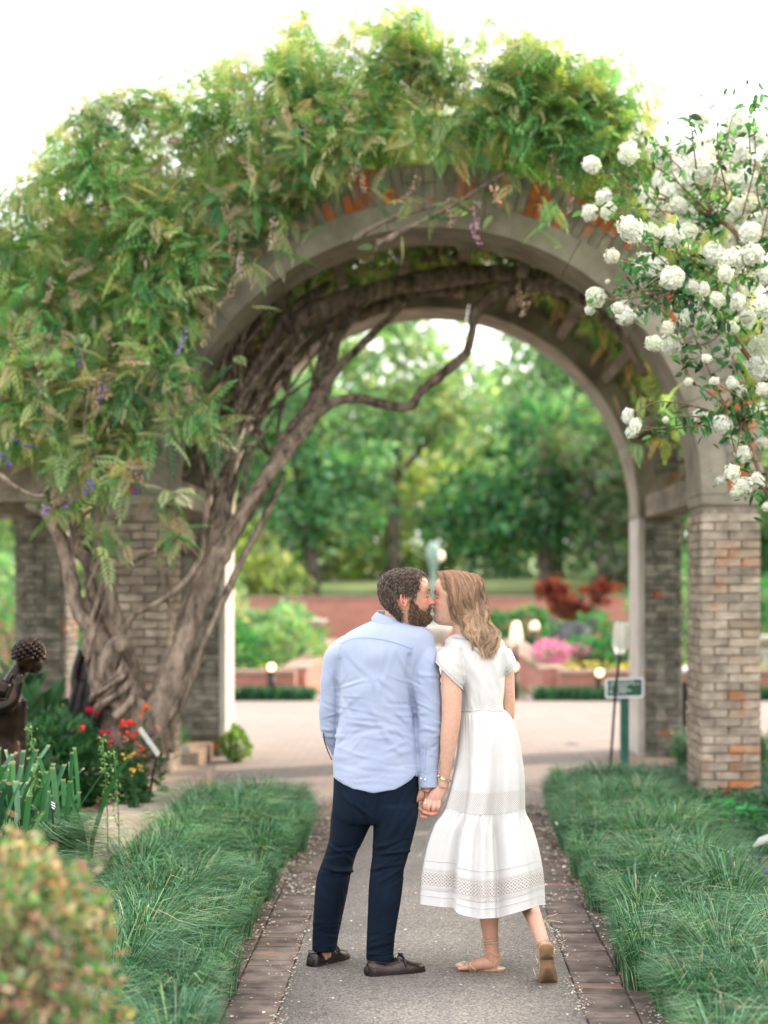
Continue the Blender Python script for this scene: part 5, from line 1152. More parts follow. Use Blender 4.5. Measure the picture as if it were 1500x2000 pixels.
# darker statue half hidden behind the trunk
s2 = thing('statue', 'black draped statue half hidden behind the wisteria trunk', 'statue', (-2.75, 14.0, 0)); Y2 = 14.0; b = MB()
cap(b, [(190, 1440, Y2, 60), (186, 1400, Y2, 58), (184, 1350, Y2, 48), (186, 1300, Y2, 38), (182, 1262, Y2, 24), (176, 1246, Y2, 13)], 20)
b.ball(pt(172, 1247, Y2), (.055, .06, .07), 14); cap(b, [(160, 1270, Y2 - .1, 9), (146, 1320, Y2 - .15, 9), (150, 1368, Y2 - .15, 9)], 8)
for k in range(6): cap(b, [(150 + k * 14, 1330, Y2 - .17, 5), (134 + k * 18, 1400, Y2 - .2, 9), (128 + k * 20, 1470, Y2 - .2, 12)], 8)
V, Q, T_, N_ = voxel(b, .012, 3); part('figure', mkmesh('figure', V, Q, T_, mats=(M['bronze_black'],)), s2)
MB().box((-2.98, Y2 - .25, 0), (-2.3, Y2 + .3, .2)).build('plinth', M['concrete'], s2, smooth=False)

M['plate'] = pmat('brushed_steel_plate', (.36, .36, .33), (.46, .46, .43), 30, .45, metal=.2, coords='World')
M['white_paint'] = pmat('white_sign_paint', (.72, .72, .74), (.8, .8, .8), 20, .5)
M['sign_green'] = pmat('dark_green_sign', (.012, .07, .04), (.018, .09, .05), 20, .45)
M['post_green'] = pmat('green_metal_post', (.02, .095, .065), (.03, .12, .085), 12, .5, coords='World')
def plate_box(b, P0, P1, P2, th, c=(1, 1, 1)):
    """slab from corner P0 with edges P1-P0 and P2-P0"""
    P0, P1, P2 = map(np.asarray, (P0, P1, P2)); n_ = np.cross(P1 - P0, P2 - P0); n_ = n_ / np.linalg.norm(n_) * th
    a, b_, c_, d = P0, P1, P1 + P2 - P0, P2; V = np.array([a, b_, c_, d, a - n_, b_ - n_, c_ - n_, d - n_])
    b.add(V, [[0, 1, 2, 3], [7, 6, 5, 4], [0, 4, 5, 1], [1, 5, 6, 2], [2, 6, 7, 3], [3, 7, 4, 0]], c=c)
# slanted plaque on a black stake, seen from its side
t = thing('plant_label', 'tilted pale metal plaque on a black stake beside the kerb', 'sign', tuple(pt(292, 1566, 11.85)))
b = MB(); A, B_ = pt(273, 1424, 11.75), pt(310, 1476, 11.75); plate_box(b, A, B_, A + [-.012, .15, .006], .014); b.build('plaque', M['plate'], t, smooth=False)
MB().tube([pt(291, 1566, 11.85), pt(298, 1515, 11.83), pt(307, 1474, 11.8), pt(300, 1462, 11.82)], .0085, 8).build('stake', M['iron'], t)
t = thing('plant_label', 'small grey label on a thin stake in front of the rear left pillar', 'sign', tuple(pt(366, 1500, 16.4)))
b = MB(); A = pt(353, 1458, 16.3); plate_box(b, pt(357, 1476, 16.2), pt(374, 1471, 16.2), pt(352, 1459, 16.3), .01); b.build('plaque', M['plate'], t, smooth=False); MB().tube([pt(366, 1505, 16.3), pt(366, 1470, 16.27)], .007, 6).build('stake', M['iron'], t)
t = thing('plant_label', 'small black tag with white lettering among the strap leaves', 'sign', tuple(pt(103, 1620, 8.75)))
b = MB(); plate_box(b, pt(96, 1579, 8.7), pt(108, 1586, 8.7), pt(100, 1563, 8.75), .004); b.build('plaque', M['iron'], t, smooth=False)
b = MB()
for k, (u0, u1) in enumerate(((.1, .7), (.12, .85), (.35, .8))):
    o = pt(96, 1579, 8.695) + (pt(108, 1586, 8.695) - pt(96, 1579, 8.695)) * u0 + (pt(100, 1563, 8.745) - pt(96, 1579, 8.695)) * (.78 - k * .28); e = o + (pt(108, 1586, 8.695) - pt(96, 1579, 8.695)) * (u1 - u0)
    plate_box(b, o, e, o + [0, .0005, .0055], .0015)
b.build('lettering', M['white_paint'], t, smooth=False, kind='stuff'); MB().tube([pt(104, 1625, 8.75), pt(103, 1583, 8.73)], .005, 6).build('stake', M['iron'], t)
t = thing('plant_label', 'pale tilted plaque in the litter at the right edge', 'sign', tuple(pt(1492, 1690, 10.2)))
b = MB(); plate_box(b, pt(1470, 1652, 10.0), pt(1500, 1640, 10.05), pt(1482, 1636, 10.15), .012); b.build('plaque', M['plate'], t, smooth=False)
MB().tube([pt(1484, 1690, 10.1), pt(1482, 1660, 10.1), pt(1492, 1643, 10.1)], .007, 6).build('stake', M['iron'], t)
t = thing('garden_sign', 'white slanted board on a black post seen between the right pillars', 'sign', tuple(pt(1340, 1400, 19.6)))
b = MB(); plate_box(b, pt(1322, 1314, 19.5), pt(1358, 1300, 19.5), pt(1326, 1306, 19.9), .03); b.build('board', M['white_paint'], t, smooth=False)
b = MB(); b.box((-.03, -.03, 0), (.03, .03, .62), o=pt(1336, 1428, 19.8) * [1, 1, 0]); b.build('post', M['iron'], t, smooth=False)

# green sign with white border on a green post
YG_ = 14.75; t = thing('garden_sign', 'green sign with white border and lettering on a green post', 'sign', tuple(pt(1220, 1540, YG_) * [1, 1, 0]))
def rrect(w, h, r, n=5):
    o = []
    for cx, cy, a0 in ((w / 2 - r, h / 2 - r, 0), (-w / 2 + r, h / 2 - r, 90), (-w / 2 + r, -h / 2 + r, 180), (w / 2 - r, -h / 2 + r, 270)):
        for k in range(n): a = rad(a0 + 90 * k / (n - 1)); o.append((cx + r * math.cos(a), cy + r * math.sin(a)))
    return np.array(o)
cS = pt(1220, 1343.5, YG_ - .03); RS = rotx(rad(-22)) @ rotz(rad(3)); RS = rotz(rad(4)) @ roty(rad(-1.5)) @ rotx(rad(-22))
def sheet_on(b, outl, y0, y1, sh=.10):
    o = np.asarray(outl); o = o + np.c_[o[:, 1] * sh, np.zeros(len(o))]
    f = lambda y: (np.c_[o[:, 0], np.full(len(o), y), o[:, 1]]) @ RS.T + cS
    b.rings(np.stack([f(y1), f(y0)]))
W_, H_s = .318, .172
b = MB(); sheet_on(b, rrect(W_, H_s, .022), 0, .006); b.build('sign_border', M['white_paint'], t, smooth=False)
b = MB(); sheet_on(b, rrect(W_ - .028, H_s - .030, .012), -.0025, .001); b.build('sign_panel', M['sign_green'], t, smooth=False)
b = MB()
def stroke(x0, x1, y, h):
    o = np.array([(x1, y + h / 2), (x0, y + h / 2), (x0, y - h / 2), (x1, y - h / 2)]); sheet_on(b, o, -.0045, -.002)
for row, y, h, segs in ((0, .052, .007, ((-.115, -.085), (-.08, -.02), (-.015, .03), (.036, .085))), (1, .030, .008, ((-.12, -.09), (-.083, -.03), (-.022, .04), (.047, .10), (.104, .125))), (2, .012, .007, ((-.12, -.10), (-.05, .0), (.005, .03))),
                        (3, -.006, .007, ((-.055, -.02), (-.015, .015))), (4, -.024, .010, ((-.125, -.10), (-.045, -.005), (.0, .035), (.04, .06))), (5, -.044, .007, ((-.125, -.095), (-.06, -.03), (-.024, .01)))):
    for x0, x1 in segs:
        x = x0
        while x < x1 - .004:
            w = min(random.uniform(.005, .009), x1 - x); stroke(x, x + w * .8, y + random.uniform(-.0006, .0006), h * random.uniform(.75, 1)); x += w
b.build('lettering', M['white_paint'], t, smooth=False, kind='stuff')
x0 = pt(1220, 0, YG_)[0]
MB().box((x0 - .034, YG_ - .02, 0), (x0 + .034, YG_ + .045, pt(0, 1362, YG_)[2])).build('post', M['post_green'], t, smooth=False)
MB().box((x0 - .028, YG_ - .028, pt(0, 1362, YG_)[2] - .012), (x0 + .028, YG_ + .03, pt(0, 1356, YG_)[2] + .01)).build('bracket', M['iron'], t, smooth=False)

# upside-down glass bottle lantern on an iron rod
YL = 14.1; t = thing('bottle_lantern', 'ribbed glass bottle turned upside down on a thin iron rod', 'lantern', tuple(pt(1187, 1560, YL) * [1, 1, 0]))
M['glass'], _nt2, _b2 = _mat('cloudy_ribbed_glass'); _b2.inputs['Base Color'].default_value = (.80, .77, .70, 1); _b2.inputs['Roughness'].default_value = .22; _b2.inputs['Transmission Weight'].default_value = .55; _b2.inputs['IOR'].default_value = 1.45
k_ = YL / FPX; o = pt(1210.5, 1282, YL)
prof = [(7, 0), (9.5, 1.5), (11, 8), (14.5, 16), (15.4, 24), (15.2, 40), (14.8, 52), (14.5, 60), (13.5, 64), (10, 67), (4, 68)]
R_ = rotz(0) @ roty(rad(3))
b = MB(); b.lathe([(r * k_, z * k_) for r, z in prof], (0, 0, 0), 40, flute=lambda a: 1 + .035 * np.cos(a * 10)); V, Q, T_, C_, mi = b.arrays(); part('bottle', mkmesh('bottle', V @ R_.T + o, Q, T_, mats=(M['glass'],)), t)
b = MB()
for q in range(10): a = q * math.tau / 10; b.tube([o + R_ @ np.array([r * k_ * 1.03 * math.cos(a), r * k_ * 1.03 * math.sin(a), z * k_]) for r, z in prof[3:9]], .0035, 5)
b.build('rib', M['glass'], t, kind='stuff')
MB().tube([o + [0, 0, -.004], o + [0, 0, .03]], [.034, .02], 14).build('holder_cup', M['iron'], t)
MB().tube([o, pt(1203, 1345, YL), pt(1196, 1440, YL), pt(1187, 1562, YL)], .0105, 8, 16).build('rod', M['iron'], t)

# small garden lamps round the plaza
M['lamp_glow'] = emat('warm_lamp_glass', (1, .62, .30), 2.2)
M['lamp_white'] = emat('lit_white_globe', (1, .78, .55), .22)
def lamp(px, py, Y, h, label, r=.05):
    p = pt(px, py, Y); t = thing('path_lamp', label, 'lamp', (p[0], Y, 0), 'little lit lamps round the plaza')
    z0 = p[2] - r * 1.4; MB().tube([[p[0], Y, 0], [p[0], Y, z0]], .055, 12).build('post', M['iron'], t)
    MB().lathe([(.07, z0), (.07, z0 + .012), (.02, z0 + .02)], (p[0], Y, 0), 14).build('collar', M['iron'], t)
    b = MB(); b.ball(p, (r, r, r), 14); b.build('lamp_glass', M['lamp_glow'], t)
lamp(530, 1303, 26.15, .4, 'lit lamp on a dark post left of the man', .055)
lamp(1171, 1314, 26.15, .4, 'lit lamp on a dark post between the woman and the bottle lantern', .055)
lamp(1004, 1302, 26.0, .4, 'lit lamp just showing past her sleeve', .055)
def lantern(px, py, Y, w, h, label):
    p = pt(px, py, Y); t = thing('lantern', label, 'lantern', (p[0], Y, 0)); b = MB(); b.lathe([(w * .5, -h / 2), (w * .62, -h * .2), (w * .45, h * .25), (w * .25, h / 2)], p, 14); b.build('lamp_glass', M['lamp_white'], t)
    MB().tube([[p[0], Y, 0], [p[0], Y, p[2] - h / 2]], .03, 8).build('post', M['iron'], t); MB().ball(p + [0, 0, h / 2 + .02], (.04, .04, .03), 8).build('finial', M['iron'], t)
lantern(1008, 1236, 29.5, .17, .38, 'tall pale lit lantern right of her shoulder')
lantern(1044, 1222, 31, .14, .16, 'small pale lit lantern beside the tall one')
# verdigris lamp post and white basin between the faces
M['verdigris'] = pmat('verdigris_metal', (.13, .22, .18), (.22, .32, .27), 8, .6, coords='World')
xp = pt(846, 0, 31)[0]; t = thing('lamp_post', 'pale green lamp post rising between the two faces', 'lamp post', (xp, 31, 0))
MB().lathe([(.13, 0), (.13, .1), (.08, .2), (.065, .5), (.055, 1.9), (.07, 2.0), (.10, 2.05), (.12, 2.3), (.05, 2.42)], (xp, 31, 0), 16).build('post', M['verdigris'], t)
MB().ball((xp + .13, 31, 2.18), (.07, .07, .09), 12).build('side_globe', M['lamp_white'], t)
MB().tube([[xp + .05, 31, 2.0], [xp + .13, 31, 2.09]], .012, 6).build('bracket', M['verdigris'], t)
xb = pt(851, 0, 29)[0]; t = thing('fountain', 'small white basin fountain seen below the two chins', 'fountain', (xb, 29, 0))
M['stone_white'] = pmat('white_cast_stone', (.38, .36, .32), (.5, .48, .44), 6, .8, coords='World')
MB().lathe([(.22, 0), (.2, .08), (.09, .16), (.07, .5), (.10, .62), (.07, .7)], (xb, 29, 0), 20).build('pedestal', M['stone_white'], t)
MB().lathe([(.06, .70), (.16, .80), (.24, .93), (.27, 1.02), (.25, 1.03), (.05, .98)], (xb, 29, 0), 24).build('basin', M['stone_white'], t)
xb = pt(600, 0, 33)[0]
t = thing('birdbath', 'pale stone birdbath in front of the terrace wall', 'birdbath', (xb, 34, 0)); MB().lathe([(.2, 0), (.16, .1), (.08, .2), (.07, .75), (.1, .82)], (xb, 34, 0), 16).build('pedestal', M['stone_white'], t); MB().lathe([(.08, .82), (.3, .98), (.33, 1.02), (.05, 1.0)], (xb, 34, 0), 20).build('bowl', M['stone_white'], t)
xb = pt(1120, 0, 29.3)[0]; M['dark_stone'] = pmat('dark_grey_stone', (.05, .055, .06), (.11, .115, .125), 6, .8, coords='World')
t = thing('urn', 'dark grey stone urn among the shrubs below the maple', 'urn', (xb, 29.3, 0)); MB().lathe([(.2, 0), (.2, .3), (.12, .36), (.1, .5), (.24, .75), (.28, .95), (.22, 1.02), (.25, 1.06), (.05, 1.0)], (xb, 29.3, 0), 20).build('body', M['dark_stone'], t)
for sx in (-1, 1): MB().tube([[xb + sx * .2, 29.3, 1.0], [xb + sx * .36, 29.3, 1.12], [xb + sx * .3, 29.3, .8]], .03, 8, 8).build('handle', M['dark_stone'], t)
xb = pt(1496, 0, 25)[0]; t = thing('birdbath', 'grey stone birdbath at the right edge beyond the pillar', 'birdbath', (xb, 27.6, 0)); xb = pt(1500, 0, 27.6)[0]; t.location = (xb, 27.6, 0)
MB().lathe([(.2, 0), (.18, .2), (.1, .3), (.09, .62), (.14, .7)], (xb, 27.6, 0), 16).build('pedestal', M['stone_white'], t); MB().lathe([(.1, .7), (.3, .82), (.34, .9), (.05, .86)], (xb, 27.6, 0), 20).build('bowl', M['stone_white'], t)
# ================================================================== the couple
def skinmat(name):
    m = pmat(name, (1, 1, 1), (.93, .90, .89), 60, .5, .12, 180, attr=True, spec=.35, dist=.002)
    b = m.node_tree.nodes['Principled BSDF']; b.inputs['Subsurface Weight'].default_value = .12; b.inputs['Subsurface Radius'].default_value = (.9, .35, .2); b.inputs['Subsurface Scale'].default_value = .012
    return m
M['skin'] = skinmat('skin'); 
M['hair'] = pmat('hair', (1, 1, 1), None, rough=.42, attr=True, spec=.45)
def clothmat(name, c, c2, weave=900, rough=.85, bump=.25, sheen=.2):
    m = pmat(name, c, c2, 7, rough, bump, 26, mid=(.3, .7), spec=.15, dist=.006, coords='World')
    nt = m.node_tree; N, L = nt.nodes, nt.links; b = N['Principled BSDF']; b.inputs['Sheen Weight'].default_value = sheen
    return m
M['shirt'] = clothmat('blue_oxford_cotton', (.28, .325, .455), (.325, .37, .50))
M['trousers'] = clothmat('navy_cotton_twill', (.002, .0055, .013), (.0035, .010, .022), rough=.9, bump=.35, sheen=.0)
M['dress'] = clothmat('white_cotton', (.48, .467, .46), (.55, .537, .53), bump=.2, sheen=.0)
M['seam'] = pmat('blue_seam', (.22, .28, .46), rough=.9); M['button'] = pmat('white_button', (.8, .8, .8), rough=.3)
M['leather'] = pmat('dark_brown_leather', (.010, .005, .0045), (.026, .012, .010), 14, .32, .25, 120, spec=.5)
M['sole_rubber'] = pmat('dark_rubber', (.012, .008, .008), (.02, .015, .014), 30, .7)
M['gold_leather'] = pmat('pale_gold_leather', (.55, .40, .27), (.66, .50, .36), 20, .35, metal=.35)
M['tan_sole'] = pmat('tan_leather_sole', (.34, .21, .12), (.46, .30, .18), 18, .6, .2, 60)
M['gold'] = pmat('watch_metal', (.62, .47, .32), (.75, .62, .48), 60, .25, metal=.9)

def lace(name, su, sv, kind):
    """openwork cotton: threads white, holes darker, from the strip's own UV in metres"""
    m, nt, b = _mat(name); N, L = nt.nodes, nt.links; b.inputs['Roughness'].default_value = .9
    uv = N.new('ShaderNodeUVMap'); sp = N.new('ShaderNodeSeparateXYZ'); L.new(uv.outputs[0], sp.inputs[0])
    def math_(op, a, b_=None):
        n = N.new('ShaderNodeMath'); n.operation = op
        for i, v in enumerate((a, b_)):
            if v is None: continue
            if isinstance(v, (int, float)): n.inputs[i].default_value = v
            else: L.new(v, n.inputs[i])
        return n.outputs[0]
    u = math_('MULTIPLY', sp.outputs[0], su); v = math_('MULTIPLY', sp.outputs[1], sv)
    if kind == 'net':
        a = math_('SINE', math_('ADD', u, v)); c = math_('SINE', math_('SUBTRACT', u, v)); k = math_('MULTIPLY', math_('ABSOLUTE', a), math_('ABSOLUTE', c))
    else:
        a = math_('ABSOLUTE', math_('SINE', u)); c = math_('ABSOLUTE', math_('COSINE', v)); d = math_('ADD', math_('POWER', a, 2), math_('POWER', c, 2))
        k = math_('SUBTRACT', 1, math_('MULTIPLY', math_('ABSOLUTE', math_('SUBTRACT', d, .9)), 2.2))
        k = math_('SUBTRACT', .75, k)
    r = N.new('ShaderNodeValToRGB'); r.color_ramp.elements[0].position = .42; r.color_ramp.elements[1].position = .58
    r.color_ramp.elements[0].color = (.55, .54, .53, 1); r.color_ramp.elements[1].color = (.33, .275, .255, 1); L.new(k, r.inputs[0]); L.new(r.outputs[0], b.inputs['Base Color'])
    bp = N.new('ShaderNodeBump'); bp.inputs['Strength'].default_value = .5; bp.inputs['Distance'].default_value = .002; bp.invert = True; L.new(k, bp.inputs['Height']); L.new(bp.outputs[0], b.inputs['Normal'])
    return m

def loftrows(b, rows, n=64, res=40, p=.92, c=(1, 1, 1)):
    """rows (py, xl, xr, Yc, depth_near, depth_far): rings stacked down the body"""
    r = crom(rows, res); a = np.linspace(0, 2 * np.pi, n, endpoint=False); ca, sa = np.cos(a), np.sin(a)
    ca, sa = np.sign(ca) * np.abs(ca) ** p, np.sign(sa) * np.abs(sa) ** p; R = []
    for py, xl, xr, Yc, dn, df in r:
        P0, P1 = pt(xl, py, Yc), pt(xr, py, Yc); cx, hw = (P0[0] + P1[0]) / 2, (P1[0] - P0[0]) / 2
        R.append(np.stack([cx + hw * ca, Yc + np.where(sa < 0, dn, df) * sa, np.full(n, P0[2])], -1))
    b.rings(np.array(R), c=c); return np.array(R)
def limb(b, l, n=20, flat=1.0, c=(1, 1, 1)):
    """limb through (px, py, Y, radius px)"""
    l = crom(l, max(14, len(l) * 6)); b.tube([pt(x, y, Y) for x, y, Y, r in l], [r * Y / FPX for x, y, Y, r in l], n, flat=flat, c=c)
def proj(V): return VX + V[:, 0] * FPX / V[:, 1], VY - (V[:, 2] - HC) * FPX / V[:, 1]
AMP = .8
def folds(V, Nn, F_, soft=(0, 0), seed=0):
    """cloth creases: (px, py, angle deg, length px, width px, height mm)"""
    u, v = proj(V); d = np.zeros(len(V))
    for cx, cy, an, L_, w, amp in F_:
        a = rad(an); s = (u - cx) * math.cos(a) + (v - cy) * math.sin(a); t = -(u - cx) * math.sin(a) + (v - cy) * math.cos(a); t = t + .10 * L_ * np.sin(s / L_ * 1.6)
        d += AMP * amp * .001 * np.exp(-(s / L_) ** 2) * (np.exp(-(t / w) ** 2) - .6 * np.exp(-((t - 1.5 * w) / w) ** 2))
    return V + Nn * d[:, None]
def rfolds(n, x0, x1, y0, y1, an, dan, L_, w, amp, r):
    return [(r.uniform(x0, x1), r.uniform(y0, y1), an + r.normal(0, dan), L_ * r.uniform(.5, 1.3), w * r.uniform(.6, 1.4), amp * r.uniform(.4, 1.3) * (1 if r.random() > .25 else -1)) for _ in range(n)]
def surf(V, px, py, r=7):
    """nearest surface point of V that the photo pixel looks at"""
    u, v = proj(V); k = np.where((np.abs(u - px) < r) & (np.abs(v - py) < r))[0]
    if len(k) == 0: k = np.array([np.argmin((u - px) ** 2 + (v - py) ** 2)])
    Y = np.sort(V[k, 1])[:max(1, len(k) // 8)].mean(); return pt(px, py, Y)
def seamline(b, V, pl, r=.0016, off=.0, n=16, c=(1, 1, 1)):
    q = crom(pl, n); P_ = np.array([surf(V, x, y) for x, y in q]); P_[:, 1] -= off; b.tube(P_, r, 5, c=c)
def bundle(P_, r, n=3):
    """many thin tapered strands at once: P_ (N,k,3), r (N,k)"""
    N, k = P_.shape[:2]; tg = np.gradient(P_, axis=1); tg /= np.linalg.norm(tg, axis=2, keepdims=True) + 1e-9
    ref = np.array([.31, -.86, .4]); a1 = np.cross(tg, ref); a1 /= np.linalg.norm(a1, axis=2, keepdims=True) + 1e-9; b1 = np.cross(tg, a1)
    a = np.linspace(0, 2 * np.pi, n, endpoint=False)
    V = P_[:, :, None] + r[:, :, None, None] * (np.cos(a)[None, None, :, None] * a1[:, :, None] + np.sin(a)[None, None, :, None] * b1[:, :, None])
    i = np.arange(k - 1)[:, None]; j = np.arange(n)[None]
    q = np.stack([i * n + j, i * n + (j + 1) % n, (i + 1) * n + (j + 1) % n, (i + 1) * n + j], -1).reshape(-1, 4)
    return V.reshape(-1, 3), (q[None] + (np.arange(N) * n * k)[:, None, None]).reshape(-1, 4)

# ------------------------------------------------------------------ heads
PROF = np.array([  # z, front, back, half width   (chin 0, crown 1)
    (-.03, .26, .02, .10), (.0, .325, .05, .16), (.05, .375, .10, .205), (.12, .385, .17, .245), (.2, .385, .24, .275), (.3, .39, .31, .30), (.4, .395, .38, .325), (.5, .40, .43, .338),
    (.6, .425, .45, .345), (.7, .425, .455, .345), (.8, .395, .43, .325), (.88, .33, .375, .28), (.94, .24, .28, .21), (.98, .13, .16, .12), (1.0, .03, .03, .03)])
def head_surface(z, a, male):
    """local head point for height z and angle a (0 = face front)"""
    xf = np.interp(z, PROF[:, 0], PROF[:, 1]); xb = np.interp(z, PROF[:, 0], PROF[:, 2]); w = np.interp(z, PROF[:, 0], PROF[:, 3])
    ca, sa = np.cos(a), np.sin(a); p = .88
    c2, s2 = np.sign(ca) * np.abs(ca) ** p, np.sign(sa) * np.abs(sa) ** p
    x = np.where(ca > 0, xf, xb) * c2; y = w * s2 * (1 - .10 * np.clip(ca, 0, 1) * np.clip((.62 - z) / .25, 0, 1))
    fr = np.clip(ca, 0, 1) ** .5
    g = lambda y0, z0, sy, sz: np.exp(-((np.abs(y) - y0) / sy) ** 2 - ((z - z0) / sz) ** 2)
    d = 0
    zz = np.clip((z - .345) / (.53 - .345), 0, 1); prot = np.where((z > .33) & (z < .56), (1 - zz) ** 1.15 * .115 + .012, 0) * np.clip((z - .325) / .03, 0, 1) * np.clip((.56 - z) / .05, 0, 1)
    d = d + prot * np.exp(-(y / (.030 + .022 * (1 - zz))) ** 2)
    d = d + .022 * g(.052, .375, .022, .022)                       # nostril wings
    d = d + .030 * g(0, .278, .085, .018) + .028 * g(0, .228, .075, .020) - .014 * g(0, .253, .09, .007)   # lips, parting
    d = d + .012 * g(0, .30, .07, .05) - .012 * g(0, .185, .07, .018) + (.022 if male else .016) * g(0, .095, .085, .045)
    d = d - .040 * g(.135, .52, .065, .045) + .026 * g(.13, .505, .042, .028) + (.016 if male else .006) * g(.11, .585, .10, .022)
    d = d + .012 * g(.2, .40, .07, .06)
    return np.stack([x + d * fr, y, z * np.ones_like(x)], -1)
def head_mesh(b, Tm, Hh, male, ear=True, ears_z=.49):
    zz = np.r_[np.linspace(-.03, 1, 104)]; aa = np.linspace(0, 2 * np.pi, 132, endpoint=False); Z, A = np.meshgrid(zz, aa, indexing='ij')
    b.rings(Tm(head_surface(Z, A, male) * Hh))
    if ear:
        for sy in (-1, 1):
            t = np.linspace(-.35, 4.4, 18); e = np.stack([-.07 + .045 * np.sin(t - .2) * -1 * -1, np.full(18, sy * .352), ears_z + .125 * np.cos(t) * (.9 + .1 * np.cos(t))], -1)
            e[:, 0] = -.065 - .058 * np.sin(t) ; e[:, 1] += sy * .035 * np.clip(np.sin(t), 0, 1); e[:, 2] = ears_z + .012 + .12 * np.cos(t)
            b.tube(Tm(e * Hh), .0034, 8); lo = Tm(np.array([[-.055, sy * .352, ears_z - .105]]) * Hh)[0]; b.ball(lo, (.0075, .005, .008), 8)
            q = np.array([[-.055, sy * .345, ears_z + .08], [-.06, sy * .35, ears_z], [-.05, sy * .345, ears_z - .09]]); b.tube(Tm(q * Hh), [.007, .008, .006], 8, 8, flat=.6)
            t2 = np.linspace(.3, 3.0, 9); e2 = np.stack([-.068 - .030 * np.sin(t2), np.full(9, sy * .362), ears_z + .02 + .07 * np.cos(t2)], -1); b.tube(Tm(e2 * Hh), .0022, 6)

def make_T(O, face, yaw, pitch, roll=0.):
    """head frame: face=+1 looks to +x, -1 to -x; origin at the chin level under the ears"""
    R = rotz(yaw if face > 0 else math.pi + yaw) @ roty(pitch) @ rotx(roll); c = np.array([0, 0, .12])
    return (lambda P_: (P_ - c) @ R.T + c + O), (lambda W: ((W - O - c) @ R) + c)

YM, YW = 7.88, 7.90
HM, HW = .246, .229
Tm_m, Ti_m = make_T(pt(793.5, 1222, YM - .022), 1, rad(4), rad(-5), rad(3))
Tm_w, Ti_w = make_T(pt(888.5, 1219.5, YW + .018), -1, rad(6), rad(-5), rad(-3))

# ================================================================== the man
man = thing('person', 'bearded man in a light blue shirt and navy trousers kissing the woman, seen from behind', 'person', (pt(735, 0, 7.88)[0], 7.88, 0))
b = MB(); head_mesh(b, Tm_m, HM, True)
limb(b, [(765, 1262, YM + .01, 34), (768, 1232, YM, 27), (776, 1205, YM - .005, 26), (787, 1175, YM - .005, 27)], 24)
V, Q, T_, Nn = voxel(b, .0026, 3)
body = MB()
def skin_cols(V, Ti, Hh, base, red, male):
    L_ = Ti(V) / Hh; x, y, z = L_[:, 0], np.abs(L_[:, 1]), L_[:, 2]; C = np.tile(base, (len(V), 1)).astype(float)
    def mixc(C, c, w): return C * (1 - w[:, None]) + np.array(c) * w[:, None]
    C = mixc(C, red, .55 * np.exp(-((y - .17) / .1) ** 2 - ((z - .38) / .1) ** 2) * (x > .15)); C = mixc(C, red, .6 * np.exp(-((y) / .05) ** 2 - ((z - .37) / .05) ** 2) * (x > .3))
    C = mixc(C, red, .5 * ((np.abs(z - .49) < .16) & (x < .02) & (x > -.16) & (y > .345)))
    lip = np.exp(-((z - .252) / .034) ** 4 - (y / .105) ** 4) * (x > .33); C = mixc(C, (.55, .17, .15), .8 * lip)
    C = mixc(C, (.12, .06, .05), .75 * np.exp(-((z - .253) / .006) ** 2 - (y / .10) ** 4) * (x > .33))
    C = mixc(C, (.16, .09, .07), .8 * np.exp(-((z - .492 - .25 * (y - .13) ** 2) / .007) ** 2 - ((y - .14) / .055) ** 4) * (x > .2))
    if male: C = mixc(C, (.16, .10, .08), .6 * np.clip((.33 - z) / .05, 0, 1) * (x > -.02) * (z > -.1) * (1 - lip))
    return C
SK_M, SK_W = (.49, .262, .188), (.56, .335, .25)
C = skin_cols(V, Ti_m, HM, SK_M, (.70, .22, .17), True); body.add(V, Q, T_, c=C)
# torso, arms, legs under the clothes (one surface)
b = MB()
loftrows(b, [(1225, 735, 800, YM, .04, .05), (1245, 700, 822, YM, .07, .07), (1290, 672, 822, YM, .095, .10), (1380, 675, 800, YM, .10, .11), (1480, 668, 805, YM, .10, .11), (1590, 664, 802, YM, .10, .10)], 32, 24)
limb(b, [(680, 1268, YM + .02, 22), (652, 1320, YM + .03, 17), (646, 1400, YM + .05, 15), (660, 1450, YM + .12, 13), (688, 1485, YM + .17, 11), (705, 1505, YM + .16, 14)], 14)
limb(b, [(828, 1270, YM - .02, 24), (830, 1340, YM - .03, 20), (838, 1410, YM - .04, 17), (838, 1480, YM - .03, 14), (836, 1530, YM - .03, 12)], 14)
limb(b, [(690, 1570, YM + .03, 30), (668, 1660, YM + .04, 21), (648, 1740, YM + .06, 20), (634, 1830, YM + .10, 15), (634, 1872, YM + .11, 13)], 16)
limb(b, [(772, 1570, YM - .03, 34), (766, 1660, YM - .05, 24), (750, 1740, YM - .06, 22), (744, 1830, YM - .07, 16), (748, 1868, YM - .07, 15), (765, 1887, YM - .04, 13)], 16)
V, Q, T_, Nn = voxel(b, .009, 3); body.add(V, Q, T_, c=SK_M)
